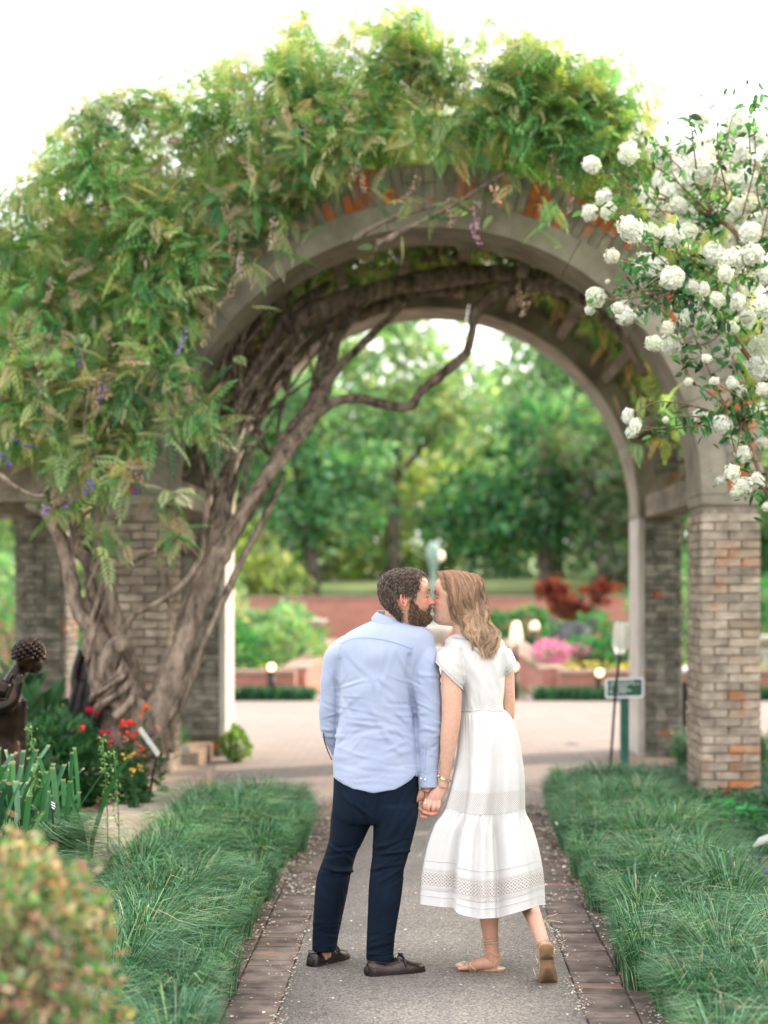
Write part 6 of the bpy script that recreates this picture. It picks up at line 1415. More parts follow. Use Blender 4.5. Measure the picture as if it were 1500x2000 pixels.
# his right hand: palm to us, thumb down the left, fingers laced between hers
b = MB(); YH = 7.865
def chain(b, l, n=10): limb(b, l, n)
chain(b, [(836, 1524, YH, 12.5), (835, 1536, YH, 12.5), (834, 1545, YH, 13)], 16)
b.ball(pt(838, 1556, YH + .006), (15.5 / 444, .014, .036), 16, R=roty(rad(-12)))
b.ball(pt(821, 1553, YH - .006), (9 / 444, .014, .028), 14, R=roty(rad(16)))
chain(b, [(818, 1552, YH - .008, 7), (811, 1563, YH - .01, 6.2), (808, 1573, YH - .012, 5.6), (805, 1581, YH - .014, 4.8), (803, 1586, YH - .014, 3.6)])
for l in ([(829, 1566, YH, 6), (829, 1577, YH + .012, 5.2), (826, 1584, YH - .010, 5), (820, 1579, YH - .022, 4.4), (818, 1576, YH - .024, 3.6)],
          [(838, 1570, YH, 6), (841, 1582, YH + .012, 5.4), (840, 1588, YH - .014, 5), (832, 1587, YH - .026, 4.8), (825, 1585, YH - .026, 3.9)],
          [(846, 1570, YH + .003, 6), (852, 1581, YH + .012, 5.2), (853, 1587, YH - .012, 4.8), (846, 1589, YH - .026, 4.5), (838, 1590, YH - .026, 3.8)],
          [(829, 1570, YH + .006, 5.4), (832, 1584, YH + .012, 5), (835, 1593, YH - .004, 4.8), (827, 1595, YH - .014, 4.4), (820, 1594, YH - .016, 3.7)]): chain(b, l)
V, Q, T_, Nn = voxel(b, .0017, 2); k = Nn[:, 2] < -.2
Cm = np.tile(np.array(SK_M), (len(V), 1)); u, v = proj(V); f = np.clip((v - 1545) / 45, 0, 1)[:, None]; Cm = Cm * (1 - f * .55) + np.array((.72, .28, .21)) * f * .55; body.add(V, Q, T_, c=Cm)
body.build('body', (M['skin'],), man)

# hair and beard in locks
def head_locks(name, Ti, Tm, Hh, male, n, test, length, r0, cols, flow, curl, lift, parent, k=6, seed=1):
    g = np.random.default_rng(seed); z = g.uniform(-.02, .985, n * 6); a = g.uniform(-np.pi, np.pi, n * 6); ok = test(z, np.abs(a), g)
    w = np.interp(z, PROF[:, 0], PROF[:, 3]) / .35; ok &= g.random(len(z)) < w; z, a = z[ok][:n], a[ok][:n]; n = len(z); e = 1e-3
    P0 = head_surface(z, a, male); Pa = head_surface(z, a + e, male) - P0; Pz = head_surface(z + e, a, male) - P0; nn = np.cross(Pa, Pz); nn /= np.linalg.norm(nn, axis=1)[:, None] + 1e-9
    dirs = flow(P0, nn, a, z, g); dirs -= nn * (dirs * nn).sum(1)[:, None]; dirs /= np.linalg.norm(dirs, axis=1)[:, None] + 1e-9; sd = np.cross(nn, dirs)
    ln = length * g.uniform(.6, 1.25, n); t = np.linspace(0, 1, k); ph = g.uniform(0, 6.28, n)[:, None]; cs = curl * g.uniform(.5, 1.4, n)[:, None]
    wob = np.sin(t[None] * g.uniform(3.5, 6.5, (n, 1)) + ph) - np.sin(ph)
    P_ = P0[:, None] * Hh + nn[:, None] * ((lift * (np.sin(t * 2.6))[None] + g.uniform(0, .003, (n, 1)))[..., None]) + dirs[:, None] * (ln[:, None] * t[None])[..., None] + sd[:, None] * (cs * wob)[..., None] + nn[:, None] * (cs * .5 * np.abs(wob))[..., None]
    P_ = Tm(P_.reshape(-1, 3)).reshape(n, k, 3); r = r0 * g.uniform(.6, 1.2, (n, 1)) * np.interp(t, [0, .5, .85, 1], [.9, 1, .6, .12])[None]
    V, F = bundle(P_, r, 4); cc = palette(n, cols, None, .22); C = np.repeat(cc, k * 4, 0); me = mkmesh(name, V, F, col=C, mats=(M['hair'],)); return part(name, me, parent)
def t_hair(z, a, g):
    front = np.interp(a, [0, .35, .62, .9, 1.15, 1.4, 1.62, 1.8, 2.1, 3.2], [.86, .87, .90, .80, .66, .47, .44, .36, .17, .12]); ok = z > front
    ear = (a > 1.45) & (a < 1.98) & (z < .61) & (z > .33); return ok & ~ear
def f_hair(P0, nn, a, z, g):
    d = np.stack([P0[:, 0] * -1.2 + np.where(z > .85, .5, -.35), P0[:, 1] * .4, -1.0 + (z > .8) * .8], -1); return d + g.normal(0, .55, d.shape)
HC_ = [(.028, .017, .012), (.05, .031, .022), (.085, .055, .040), (.15, .105, .082)]
b = MB(); zz = np.linspace(.16, .995, 40); aa = np.linspace(0, 2 * np.pi, 64, endpoint=False); Z, A = np.meshgrid(zz, aa, indexing='ij'); S_ = head_surface(Z, A, True); ab = np.abs((A + np.pi) % (2 * np.pi) - np.pi)
ins = t_hair(Z, ab, None) | ((ab > 1.45) & (ab < 2.0) & (Z > .58)); cen = np.array([-.03, 0, .6]); S_ = cen + (S_ - cen) * np.where(ins, 1.035, .90)[..., None]; b.rings(Tm_m(S_ * HM), c=(.026, .016, .012)); b.build('hair_base', M['hair'], man)
head_locks('hair', Ti_m, Tm_m, HM, True, 4300, t_hair, .027, .0014, HC_, f_hair, .0032, .0065, man, 8, 3)
def t_beard(z, a, g):
    up = np.interp(a, [0, .18, .35, .7, 1.0, 1.3, 1.5, 1.6], [.335, .335, .31, .255, .29, .42, .50, .2]); ok = (z < up) & (a < 1.58) & (z > -.03 + np.clip(a - .9, 0, 1) * .14)
    lip = (a < .27) & (z > .205) & (z < .296); return ok & ~lip
def f_beard(P0, nn, a, z, g):
    d = np.stack([.35 + 0 * z, P0[:, 1] * .1, -1 + 0 * z], -1); return d + g.normal(0, .3, d.shape)
head_locks('beard', Ti_m, Tm_m, HM, True, 3000, t_beard, .016, .0011, [(.05, .026, .017), (.085, .045, .028), (.13, .072, .046), (.19, .11, .07)], f_beard, .0012, .0032, man, 5, 5)
def brow(Tm, Hh, parent, col, male, n=70, y0=.07, y1=.22):
    g = np.random.default_rng(8); y = g.uniform(y0, y1, n) * np.sign(g.normal(size=n)); z = .595 + .02 * np.sin((np.abs(y) - y0) / (y1 - y0) * 3) + g.normal(0, .006, n)
    ay = np.arcsin(np.clip(np.abs(y) / .345, 0, 1)) ** 1.05 * np.sign(y); P0 = head_surface(z, ay, male); P0[:, 0] += .008; d = np.stack([np.full(n, -.10), np.sign(P0[:, 1]) * .9, g.normal(.1, .2, n)], -1); t = np.linspace(0, 1, 4)
    P_ = (P0[:, None] + d[:, None] * (t[None, :, None] * .04)) * Hh; P_ = Tm(P_.reshape(-1, 3)).reshape(n, 4, 3); V, F = bundle(P_, np.full((n, 4), .0009) * np.array([.6, 1, .8, .2])); part('eyebrows', mkmesh('eyebrows', V, F, col=np.tile(col, (len(V), 1)), mats=(M['hair'],)), parent)
brow(Tm_m, HM, man, (.04, .022, .015), True); 
def lashes(Tm, Hh, parent, col, male):
    b = MB()
    for sy in (-1, 1):
        y = np.linspace(.085, .19, 8) * sy; ay = np.arcsin(np.abs(y) / .345) * np.sign(y); P0 = head_surface(.493 - .012 * np.sin(np.linspace(0, 3.14, 8)), ay, male); P0[:, 0] += .012; b.tube(Tm(P0 * Hh), .0011, 5, c=col)
    b.build('eyelashes', M['hair'], parent)
lashes(Tm_m, HM, man, (.02, .012, .01), True)

# shirt
g = np.random.default_rng(21); b = MB()
loftrows(b, [(1212, 729, 804, YM - .005, .055, .06), (1218, 712, 818, YM - .005, .07, .075), (1230, 688, 836, YM - .01, .09, .09), (1248, 666, 848, YM - .01, .108, .11), (1275, 655, 848, YM - .01, .122, .125), (1310, 656, 832, YM, .13, .135), (1350, 659, 812, YM, .132, .14), (1390, 660, 810, YM, .128, .145), (1440, 656, 816, YM, .126, .145), (1480, 651, 820, YM, .130, .14), (1515, 650, 821, YM, .134, .14)], 72, 50)
limb(b, [(686, 1262, YM + .01, 27), (662, 1282, YM + .015, 27), (649, 1315, YM + .02, 22), (645, 1355, YM + .03, 20), (643, 1398, YM + .05, 20.5), (646, 1430, YM + .08, 19), (660, 1462, YM + .13, 17), (678, 1482, YM + .16, 15)], 24)
limb(b, [(808, 1262, YM - .02, 30), (822, 1278, YM - .025, 30), (829, 1315, YM - .035, 30.5), (833, 1350, YM - .04, 28), (838, 1395, YM - .045, 25.5), (839, 1440, YM - .045, 23.5), (838, 1485, YM - .04, 20), (836.5, 1512, YM - .035, 18.5)], 28)
V, Q, T_, Nn = voxel(b, .0055, 3)
u, v = proj(V)      # curved shirt tail
hem = np.interp(u, [645, 655, 690, 730, 770, 800, 823], [1514, 1519, 1536, 1542, 1537, 1522, 1500]); lowm = (v > 1462) & (u < 822) & ~((u > 812) & (V[:, 1] < YM - .02)); f = np.clip((v - 1462) / (1515 - 1462), 0, 1) ** 1.2
V[:, 2] -= np.where(lowm, f * (hem - 1515) * YM / FPX, 0)
FS = []
FS += rfolds(16, 668, 800, 1395, 1500, 8, 14, 42, 4, 3.2, g) + rfolds(12, 672, 790, 1300, 1400, 75, 18, 50, 6, 2.6, g) + rfolds(8, 664, 700, 1320, 1470, -28, 12, 26, 3.5, 3.2, g) + rfolds(10, 770, 815, 1330, 1480, 38, 14, 34, 4, 3.6, g) + rfolds(10, 665, 810, 1490, 1530, 6, 8, 40, 2.6, 2.4, g)
FS += [(731, 1330, 88, 80, 5, 3), (742, 1340, 92, 80, 5, -2.5), (700, 1300, 55, 40, 5, 3), (760, 1300, 115, 40, 5, 3), (790, 1300, 70, 34, 5, 5), (684, 1360, 12, 34, 2.6, 2.5), (690, 1336, -8, 34, 2.6, 3), (688, 1384, 18, 34, 2.8, 2.5), (745, 1420, 68, 46, 6, 3.5), (765, 1450, 60, 40, 5, 3), (700, 1475, 20, 46, 3, 3), (725, 1500, 12, 50, 3, 3)]
FS += rfolds(9, 815, 862, 1290, 1370, 60, 20, 24, 4.5, 4, g) + rfolds(12, 815, 862, 1375, 1440, 18, 14, 20, 3.6, 4.5, g) + rfolds(7, 820, 858, 1440, 1500, -10, 22, 22, 3.5, 3, g)
FS += rfolds(10, 626, 662, 1380, 1450, 22, 16, 18, 3.4, 4.5, g) + rfolds(6, 630, 664, 1290, 1370, 72, 18, 26, 4, 3, g)
u, v = proj(V); FSv = folds(V, Nn, [f_ for f_ in FS], seed=1)
V = FSv; V += Nn * (.0022 * (np.sin(u * .09 + v * .05) * np.sin(v * .07 - u * .03)))[:, None]
# deep crease where the sleeve meets the back
for pl, dpt in (([(800, 1282), (797, 1300), (796, 1330), (802, 1356), (810, 1385), (814, 1420)], .010), ([(662, 1290), (661, 1330), (662, 1380), (661, 1425)], .008)):
    q = crom(pl, 30); dd = np.min((u[:, None] - q[:, 0]) ** 2 + (v[:, None] - q[:, 1]) ** 2, axis=1); V -= Nn * (dpt * np.exp(-dd / 26.) * (Nn[:, 1] < .3))[:, None]
SV = V
part('shirt', mkmesh('shirt', V, Q, T_, mats=(M['shirt'],)), man)
b = MB(); seamline(b, SV, [(664, 1258), (690, 1247), (720, 1246), (745, 1249), (775, 1256), (804, 1267)], .0009, .0, 30); seamline(b, SV, [(806, 1262), (801, 1280), (798, 1300)], .0009, .0); seamline(b, SV, [(663, 1262), (660, 1285), (661, 1300)], .0009, .0)
b.build('yoke_seam', M['seam'], man)
b = MB(); seamline(b, SV, [(650, 1516), (690, 1533), (730, 1539), (770, 1534), (800, 1519), (820, 1500)], .0013, -.001, 30); b.build('hem_stitching', M['shirt'], man)
# collar
def ringpx(cx, cy, hw, dep, Yc, tilt, n=48):
    a = np.linspace(0, 2 * np.pi, n, endpoint=False); o = pt(cx, cy, Yc); s = Yc / FPX
    return np.stack([o[0] + hw * s * np.cos(a), Yc + dep * np.sin(a), o[2] + tilt * s * np.cos(a) + .010 * np.sin(a)], -1)
b = MB(); b.rings(np.stack([ringpx(763, 1219, 37.5, .078, YM - .002, -8), ringpx(762.5, 1214, 37, .077, YM - .002, -7.5), ringpx(763, 1203, 29.5, .064, YM - .002, -6), ringpx(763.5, 1199, 27, .060, YM - .002, -5), ringpx(764, 1200, 25.5, .056, YM - .002, -5), ringpx(765, 1214, 26, .056, YM - .002, -5)]), caps=False)
b.build('collar', M['shirt'], man)
# cuff on his right wrist with placket and buttons; slit on the left cuff
b = MB(); loftrows(b, [(1503, 818, 856.5, YM - .036, .040, .040), (1512, 817, 856, YM - .035, .041, .041), (1526, 817, 855.5, YM - .034, .041, .041), (1537, 817.5, 854.5, YM - .033, .0405, .04)], 40, 14); V, Q, T_, C_, mi = b.arrays(); CV = V
part('cuff', mkmesh('cuff', V, Q, T_, mats=(M['shirt'],)), man)
b = MB(); seamline(b, CV, [(817, 1505), (836, 1507), (856, 1504)], .0012, .0); seamline(b, CV, [(826, 1508), (825.5, 1522), (830, 1534), (838, 1536.5), (850, 1536)], .0011, .0); seamline(b, SV, [(830, 1455), (829, 1480), (829.5, 1503)], .0013, .0005); b.build('cuff_seam', pmat('pale_seam', (.38, .45, .66), rough=.9), man)
for x, y in ((822, 1520.5), (830.5, 1522.5)): b = MB(); o = surf(CV, x, y); b.tube([o - [0, .0005, 0], o - [0, .003, 0]], .0042, 12); b.build('button', M['button'], man)
b = MB(); seamline(b, SV, [(632, 1432), (634, 1448), (640, 1466), (648, 1484)], .0026, .0); b.build('cuff_slit', pmat('navy_slit', (.02, .03, .09), rough=.9), man)

# trousers
b = MB(); g = np.random.default_rng(5)
loftrows(b, [(1490, 655, 816, YM, .112, .115), (1525, 651.5, 818.5, YM, .122, .12), (1560, 650, 818, YM, .125, .12), (1590, 648, 817, YM, .118, .115), (1606, 652, 813, YM, .10, .10)], 56, 20)
loftrows(b, [(1570, 650, 738, YM + .02, .11, .105), (1600, 646, 729, YM + .025, .105, .10), (1637, 643, 712, YM + .03, .092, .09), (1669, 634, 696, YM + .035, .082, .085), (1702, 622, 687, YM + .05, .078, .085), (1725, 617, 682, YM + .06, .078, .08), (1752, 614.5, 677, YM + .07, .078, .075), (1799, 611.5, 667, YM + .09, .072, .066), (1835, 610, 660, YM + .10, .066, .062), (1856, 609.5, 657, YM + .10, .064, .062)], 48, 56)
loftrows(b, [(1570, 722, 818, YM - .02, .11, .105), (1600, 729, 815.5, YM - .025, .105, .10), (1640, 728.5, 806, YM - .035, .092, .09), (1669, 727, 798, YM - .045, .084, .082), (1694, 724, 790, YM - .05, .080, .078), (1716, 721.5, 788, YM - .055, .080, .075), (1752, 719.5, 784, YM - .06, .078, .07), (1788, 718, 778, YM - .065, .072, .066), (1824, 716.5, 772, YM - .07, .068, .064), (1858, 715.5, 769, YM - .07, .066, .064), (1874, 715, 769.5, YM - .07, .066, .064)], 48, 56)
V, Q, T_, Nn = voxel(b, .0055, 2); u, v = proj(V)
FS = rfolds(13, 640, 700, 1650, 1712, 14, 12, 30, 3.6, 5, g) + rfolds(13, 728, 796, 1650, 1712, -12, 12, 30, 3.6, 5, g) + rfolds(8, 655, 725, 1560, 1640, 62, 14, 44, 6, 3.5, g) + rfolds(8, 740, 812, 1560, 1640, -60, 14, 44, 6, 3.5, g)
FS += rfolds(7, 615, 665, 1800, 1850, 10, 12, 22, 3.4, 3.2, g) + rfolds(7, 720, 768, 1820, 1868, -8, 12, 22, 3.4, 3.2, g) + rfolds(5, 618, 675, 1715, 1800, 80, 12, 46, 6, 2.5, g) + rfolds(5, 722, 780, 1715, 1810, 95, 12, 46, 6, 2.5, g)
AMP = 1.3; V = folds(V, Nn * np.where(Nn[:, 1] < -.35, 1, np.clip(-Nn[:, 1] * 2.2 + .25, .15, 1))[:, None], FS); AMP = .8; part('trousers', mkmesh('trousers', V, Q, T_, mats=(M['trousers'],)), man); TV = V
b = MB(); seamline(b, TV, [(716, 1861), (742, 1863), (768, 1860)], .0013, .0003); seamline(b, TV, [(610, 1845), (634, 1848), (656, 1846)], .0013, .0003); b.build('cuff_hem', pmat('navy_seam', (.006, .012, .03), rough=.9), man)

# loafers
def shoe(heel, toe, parent, L_, hw=.046):
    heel, toe = np.array(heel, float), np.array(toe, float); f = toe - heel; f[2] = 0; f /= np.linalg.norm(f); s = np.array([-f[1], f[0], 0])
    t = np.array([0, .03, .09, .18, .30, .42, .52, .62, .74, .86, .94, .985, 1.0]); wd = np.array([.32, .62, .80, .82, .80, .84, .95, 1.03, 1.05, .92, .70, .42, .12]) * hw
    ht = np.array([.040, .064, .074, .066, .056, .058, .074, .068, .055, .046, .040, .034, .022]); n = 28; a = np.linspace(0, 2 * np.pi, n, endpoint=False); R = []
    for tt, w, h in zip(*[np.interp(np.linspace(0, 1, 42), t, q) for q in (t, wd, ht)]):
        ca, sa = np.cos(a), np.sin(a); y = w * np.sign(ca) * np.abs(ca) ** .75; z = np.where(sa > 0, .012 + (h - .012) * np.abs(sa) ** .8, .012 - .008 * np.abs(sa) ** .4)
        R.append(heel + f * (tt * L_) + s * y[:, None] + np.array([0, 0, 1]) * z[:, None])
    b = MB(); b.rings(np.array(R)); sh = b.build('shoe', M['leather'], parent)
    b = MB(); R = []
    for tt, w in zip(np.linspace(-.005, 1.005, 36), np.interp(np.linspace(0, 1, 36), t, wd)):
        q = [heel + f * tt * L_ + s * (k * (w + .002)) + [0, 0, zz] for k, zz in ((-1, .014), (1, .014), (1, .002), (-1, .002))]; R.append(q)
    b.rings(np.array(R)); b.build('rubber_sole', M['sole_rubber'], sh, smooth=False)
    P = lambda tt, y, z: heel + f * tt * L_ + s * y + [0, 0, z]
    b = MB(); b.tube([P(.96, 0, .038), P(.90, .022, .0395), P(.78, .032, .044), P(.66, .036, .052), P(.58, .032, .063)], .0014, 6, 20); b.tube([P(.96, 0, .038), P(.90, -.022, .0395), P(.78, -.032, .044), P(.66, -.036, .052), P(.58, -.032, .063)], .0014, 6, 20)
    b.tube([P(.50, .036, .060), P(.30, .032, .058), P(.10, .030, .070), P(.04, .018, .066), P(.03, 0, .064), P(.04, -.018, .066), P(.10, -.030, .070), P(.30, -.032, .058), P(.50, -.036, .060)], .0016, 6, 30); b.build('stitched_seam', M['leather'], sh)
    b = MB(); b.tube([P(.60, .046, .036), P(.59, .034, .070), P(.58, 0, .080), P(.59, -.034, .070), P(.60, -.046, .036)], .006, 8, 20, flat=.5); b.build('strap', M['leather'], sh)
    b = MB(); b.tube([P(.585, .022, .082), P(.56, .008, .088), P(.585, 0, .087), P(.61, -.008, .087), P(.585, -.022, .082)], .0028, 6, 16); b.build('metal_bit', pmat('dark_metal_bit', (.05, .05, .055), rough=.3, metal=1), sh)
    b = MB(); b.ball(P(.0, 0, .026), (.012, .020, .022), 12, R=rotz(math.atan2(f[1], f[0]))); b.build('heel_tab', M['sole_rubber'], sh)
h_ = pt(716, 1909, 7.745); t_ = pt(829, 1896, 7.86); h_[2] = t_[2] = 0; shoe(h_, t_, man, np.linalg.norm(t_ - h_), .047)
h_ = pt(606, 1889, 7.93); t_ = pt(668, 1877, 8.12); h_[2] = t_[2] = 0; shoe(h_, t_, man, np.linalg.norm(t_ - h_) + .03, .045)

# ================================================================== the woman
wom = thing('person', 'woman with wavy strawberry blonde hair in a white lace-trimmed dress kissing the man', 'person', (pt(950, 0, 7.88)[0], 7.88, 0))
body = MB(); b = MB(); head_mesh(b, Tm_w, HW, False, True, .49)
limb(b, [(918, 1262, YW, 26), (910, 1240, YW, 22), (903, 1215, YW, 20), (897, 1185, YW, 22)], 22)
V, Q, T_, Nn = voxel(b, .0024, 3); body.add(V, Q, T_, c=skin_cols(V, Ti_w, HW, SK_W, (.80, .36, .30), False))
b = MB()
loftrows(b, [(1235, 893, 950, YW, .035, .04), (1255, 885, 978, YW, .055, .06), (1300, 900, 982, YW, .075, .08), (1347, 908, 976, YW, .08, .09), (1390, 906, 974, YW, .08, .08), (1480, 900, 995, YW, .10, .09), (1560, 905, 1000, YW, .09, .09)], 30, 22)
limb(b, [(892, 1280, YW - .04, 12), (882, 1302, YW - .08, 19), (882, 1345, YW - .10, 20.3), (882, 1380, YW - .105, 19.5), (881, 1405, YW - .105, 19), (877, 1440, YW - .10, 17.5), (873, 1480, YW - .09, 13.5), (869, 1512, YW - .075, 10.3), (868, 1526, YW - .065, 10)], 22)
limb(b, [(972, 1268, YW + .01, 19), (986, 1300, YW + .02, 17), (990, 1340, YW + .02, 15.5), (992, 1375, YW + .03, 14), (991, 1398, YW + .05, 13.5), (982, 1410, YW + .12, 12), (965, 1405, YW + .20, 10), (950, 1395, YW + .24, 11)], 18)
limb(b, [(930, 1540, YW, 34), (945, 1660, YW - .02, 26), (950, 1730, YW - .04, 22), (955, 1775, YW - .05, 21), (956, 1805, YW - .055, 17.5), (959, 1838, YW - .06, 14.3), (961, 1862, YW - .06, 14.5), (962, 1878, YW - .06, 13)], 20)
limb(b, [(975, 1545, YW, 32), (1000, 1650, YW + .02, 24), (1014, 1715, YW + .02, 20.5), (1032, 1765, YW - .055, 18.5), (1046, 1800, YW - .20, 15.5), (1057, 1830, YW - .345, 13), (1062, 1846, YW - .38, 13)], 20)
V, Q, T_, Nn = voxel(b, .0045, 4); u, v = proj(V); C = np.tile(np.array(SK_W), (len(V), 1)); kk = np.exp(-((u - 884) / 9) ** 2 - ((v - 1412) / 9) ** 2)[:, None] * .35; C = C * (1 - kk) + np.array((.75, .33, .26)) * kk; C[v > 1780] = (.50, .275, .195); body.add(V, Q, T_, c=C)
# feet
b = MB(); yl = YW - .06
limb(b, [(960, 1850, yl, 14), (963, 1872, yl, 14), (966, 1885, yl, 12.5)], 16); limb(b, [(972, 1884, yl, 12), (955, 1881, yl, 13), (938, 1883, yl + .005, 11.5), (920, 1888, yl + .01, 9.5), (906, 1891, yl + .012, 7.5)], 16)
for i in range(5): limb(b, [(915, 1889, yl - .02 + i * .014, 5.5), (903 - (2 - abs(1 - i)) * 1.5, 1891, yl - .02 + i * .014, 4.6 - .4 * i), (897 - (2 - abs(1 - i)) * 2 + i, 1893, yl - .02 + i * .014, 3.8 - .35 * i)], 8)
Yh, Yt = 7.50, 7.64
limb(b, [(1058, 1832, Yh + .03, 13), (1063, 1850, Yh + .04, 13.5), (1066, 1862, Yh + .05, 14), (1067, 1880, Yh + .09, 14.5), (1069, 1897, Yh + .135, 15), (1071, 1909, Yt + .035, 13)], 18)
for i in range(5): limb(b, [(1058 + i * 6, 1904, Yt + .03, 6), (1057 + i * 6.5, 1909, Yt + .06, 5), (1056 + i * 6.8, 1909, Yt + .09, 4.2)], 8)
V, Q, T_, Nn = voxel(b, .003, 3); C = np.tile(np.array((.52, .28, .20)), (len(V), 1)); body.add(V, Q, T_, c=C)
# her left hand: back of the hand to us, fingers laced down between his
b = MB(); yh = 7.842
limb(b, [(868, 1518, 7.828, 10), (867, 1527, 7.83, 10), (865, 1535, 7.834, 10.5)], 16)
b.tube([pt(866, 1533, yh - .004), pt(859, 1545, yh - .006), pt(850, 1557, yh - .006), pt(843, 1566, yh - .002)], [.0100, .0125, .0135, .0115], 20, 20, flat=2.35)
for l in ([(834, 1561, yh - .008, 5.2), (830, 1570, yh - .014, 4.7), (829, 1577, yh - .006, 4.3), (831, 1582, yh + .014, 3.9)], [(842, 1565, yh - .009, 5.3), (838, 1573, yh - .017, 4.8), (836, 1580, yh - .010, 4.4), (838, 1584, yh + .012, 4)],
          [(850, 1567, yh - .008, 5.2), (848, 1575, yh - .017, 4.7), (846, 1581, yh - .010, 4.3), (847, 1585, yh + .012, 3.9)], [(857, 1565, yh - .006, 4.8), (857, 1573, yh - .012, 4.3), (855, 1579, yh - .010, 3.8), (852, 1583, yh + .006, 3.4)],
          [(862, 1546, yh + .004, 6), (856, 1558, yh + .022, 5.2), (848, 1566, yh + .030, 4.6), (840, 1570, yh + .030, 3.8)]): limb(b, l, 12)
V, Q, T_, Nn = voxel(b, .0016, 2); u, v = proj(V); C = np.tile(np.array(SK_W), (len(V), 1)); f = np.clip((v - 1560) / 20, 0, 1)[:, None] * .4; C = C * (1 - f) + np.array((.78, .36, .28)) * f; body.add(V, Q, T_, c=C)
body.build('body', (M['skin'],), wom)
brow(Tm_w, HW, wom, (.22, .12, .07), False, 50); lashes(Tm_w, HW, wom, (.07, .04, .03), False)

# hair: long waves over the near shoulder and back
g = np.random.default_rng(31)
def t_wh(z, a, g_): return z > np.interp(a, [0, .4, .8, 1.1, 1.4, 3.2], [.87, .86, .72, .52, .40, .15])
b = MB(); zz = np.linspace(.2, .995, 36); Z, A = np.meshgrid(zz, np.linspace(0, 2 * np.pi, 64, endpoint=False), indexing='ij'); S_ = head_surface(Z, A, False); ab = np.abs((A + np.pi) % (2 * np.pi) - np.pi)
hl_ = np.interp(ab, [0, .4, .8, 1.1, 1.4, 3.2], [.87, .86, .72, .52, .40, .15]) + .07; S_ = cen + (S_ - cen) * (.93 + .10 * np.clip((Z - hl_) / .10, 0, 1))[..., None]; b.rings(Tm_w(S_ * HW), c=(.13, .065, .035))
b.build('hair_base', M['hair'], wom)
N = 5600; NL = 92; lk = g.integers(0, NL, N); lu = np.random.default_rng(77).random(NL) ** .9; ls_ = np.where(np.random.default_rng(78).random(NL) < .76, -1., 1.); ld = np.random.default_rng(79).random(NL) ** .5
u_ = np.clip(lu[lk] + g.normal(0, .016, N), 0, 1); side = ls_[lk]; dep = np.clip(ld[lk] + g.normal(0, .06, N), 0, 1.05)
def L2(a, b_, u): return a + (b_ - a) * u
cy = lambda y: y + g.normal(0, 1.5, N)
k0 = np.stack([L2(853, 922, u_) + g.normal(0, 2, N), 1119.5 - 6.5 * np.sin(u_ * 2.7 + .25) + 4 * u_ + g.normal(0, .8, N), np.zeros(N)], -1)
rowsH = [(1128, 859, 937, .055), (1146, 866, 944, .083), (1168, 873, 949, .090), (1192, 880, 952, .086), (1214, 893, 958, .076), (1238, 914, 966, .074), (1262, 932, 965, .082), (1289, 944, 960, .092)]
ctrl = [k0]
arc = np.sqrt(np.clip(1 - (2 * u_ - 1) ** 2 * .9, 0.02, 1))
for i, (y, xa, xb, dd) in enumerate(rowsH):
    jx = np.random.default_rng(90 + i).normal(0, 1.2 + i * 1.0, NL)[lk] + g.normal(0, .55 + .1 * i, N); x = L2(xa, xb, u_) + jx
    if i < 5: off = side * dd * (.35 + .65 * arc) * (.82 + .18 * dep)
    else: off = -dd * (.95 + .25 * dep) + np.where(side > 0, .008, 0)
    ctrl.append(np.stack([x, y + g.normal(0, 1.5, N), off], -1))
ctrl = np.stack(ctrl, 1)                         # (N,9,3)
K = 20; e = np.concatenate([2 * ctrl[:, :1] - ctrl[:, 1:2], ctrl, 2 * ctrl[:, -1:] - ctrl[:, -2:-1]], 1)
endt = np.where(g.random(N) < .55, g.uniform(5.2, 7.0, N), g.uniform(6.4, 8.0, N)); s_ = np.linspace(0, 1, K)[None] * endt[:, None]; i_ = np.minimum(s_.astype(int), 7); f_ = (s_ - i_)[..., None]; I = np.arange(N)[:, None]
a_, b_, c_, d_ = e[I, i_], e[I, i_ + 1], e[I, i_ + 2], e[I, i_ + 3]
H3 = .5 * ((2 * b_) + (c_ - a_) * f_ + (2 * a_ - 5 * b_ + 4 * c_ - d_) * f_ ** 2 + (3 * b_ - a_ - 3 * c_ + d_) * f_ ** 3)
lockid = lk; phs = (lu[lk] * 5 + np.random.default_rng(2).uniform(0, 2.6, NL)[lk])[:, None]; lp = s_ / 8.
wav = np.sin(s_ * 2.3 + phs) * np.clip(s_ / 3 - .4, 0, 1.4); H3[..., 0] += wav * 3.6 + np.sin(s_ * 4.1 + phs * 2) * 1.0 * np.clip(s_ / 3 - .3, 0, 1); H3[..., 2] += np.cos(s_ * 2.3 + phs) * .007 * np.clip(s_ / 3 - .4, 0, 1.3)
Yp = YW + H3[..., 2]; Wp = np.stack([(H3[..., 0] - VX) * Yp / FPX, Yp, HC - (H3[..., 1] - VY) * Yp / FPX], -1)
r = .00088 * g.uniform(.6, 1.3, (N, 1)) * np.interp(np.linspace(0, 1, K), [0, .1, .8, 1], [.7, 1, .9, .15])[None]
V, F = bundle(Wp, r, 3); roots = np.array((.24, .12, .065)); midc = np.array((.265, .16, .10)); tipc = np.array((.43, .29, .185)); tt = np.linspace(0, 1, K)[None, :, None]
C = np.where(tt < .5, roots + (midc - roots) * tt * 2, midc + (tipc - midc) * (tt - .5) * 2); tone = (1 + .5 * (np.random.default_rng(4).uniform(-1, 1, NL)[lockid]) + g.normal(0, .16, N))[:, None, None]; C = np.clip(C * tone * (1 + g.normal(0, .05, (N, 1, 3))), .02, .95)
C = np.repeat(C, 3, 1).reshape(-1, 3); part('hair', mkmesh('hair', V, F, col=C, mats=(M['hair'],)), wom)
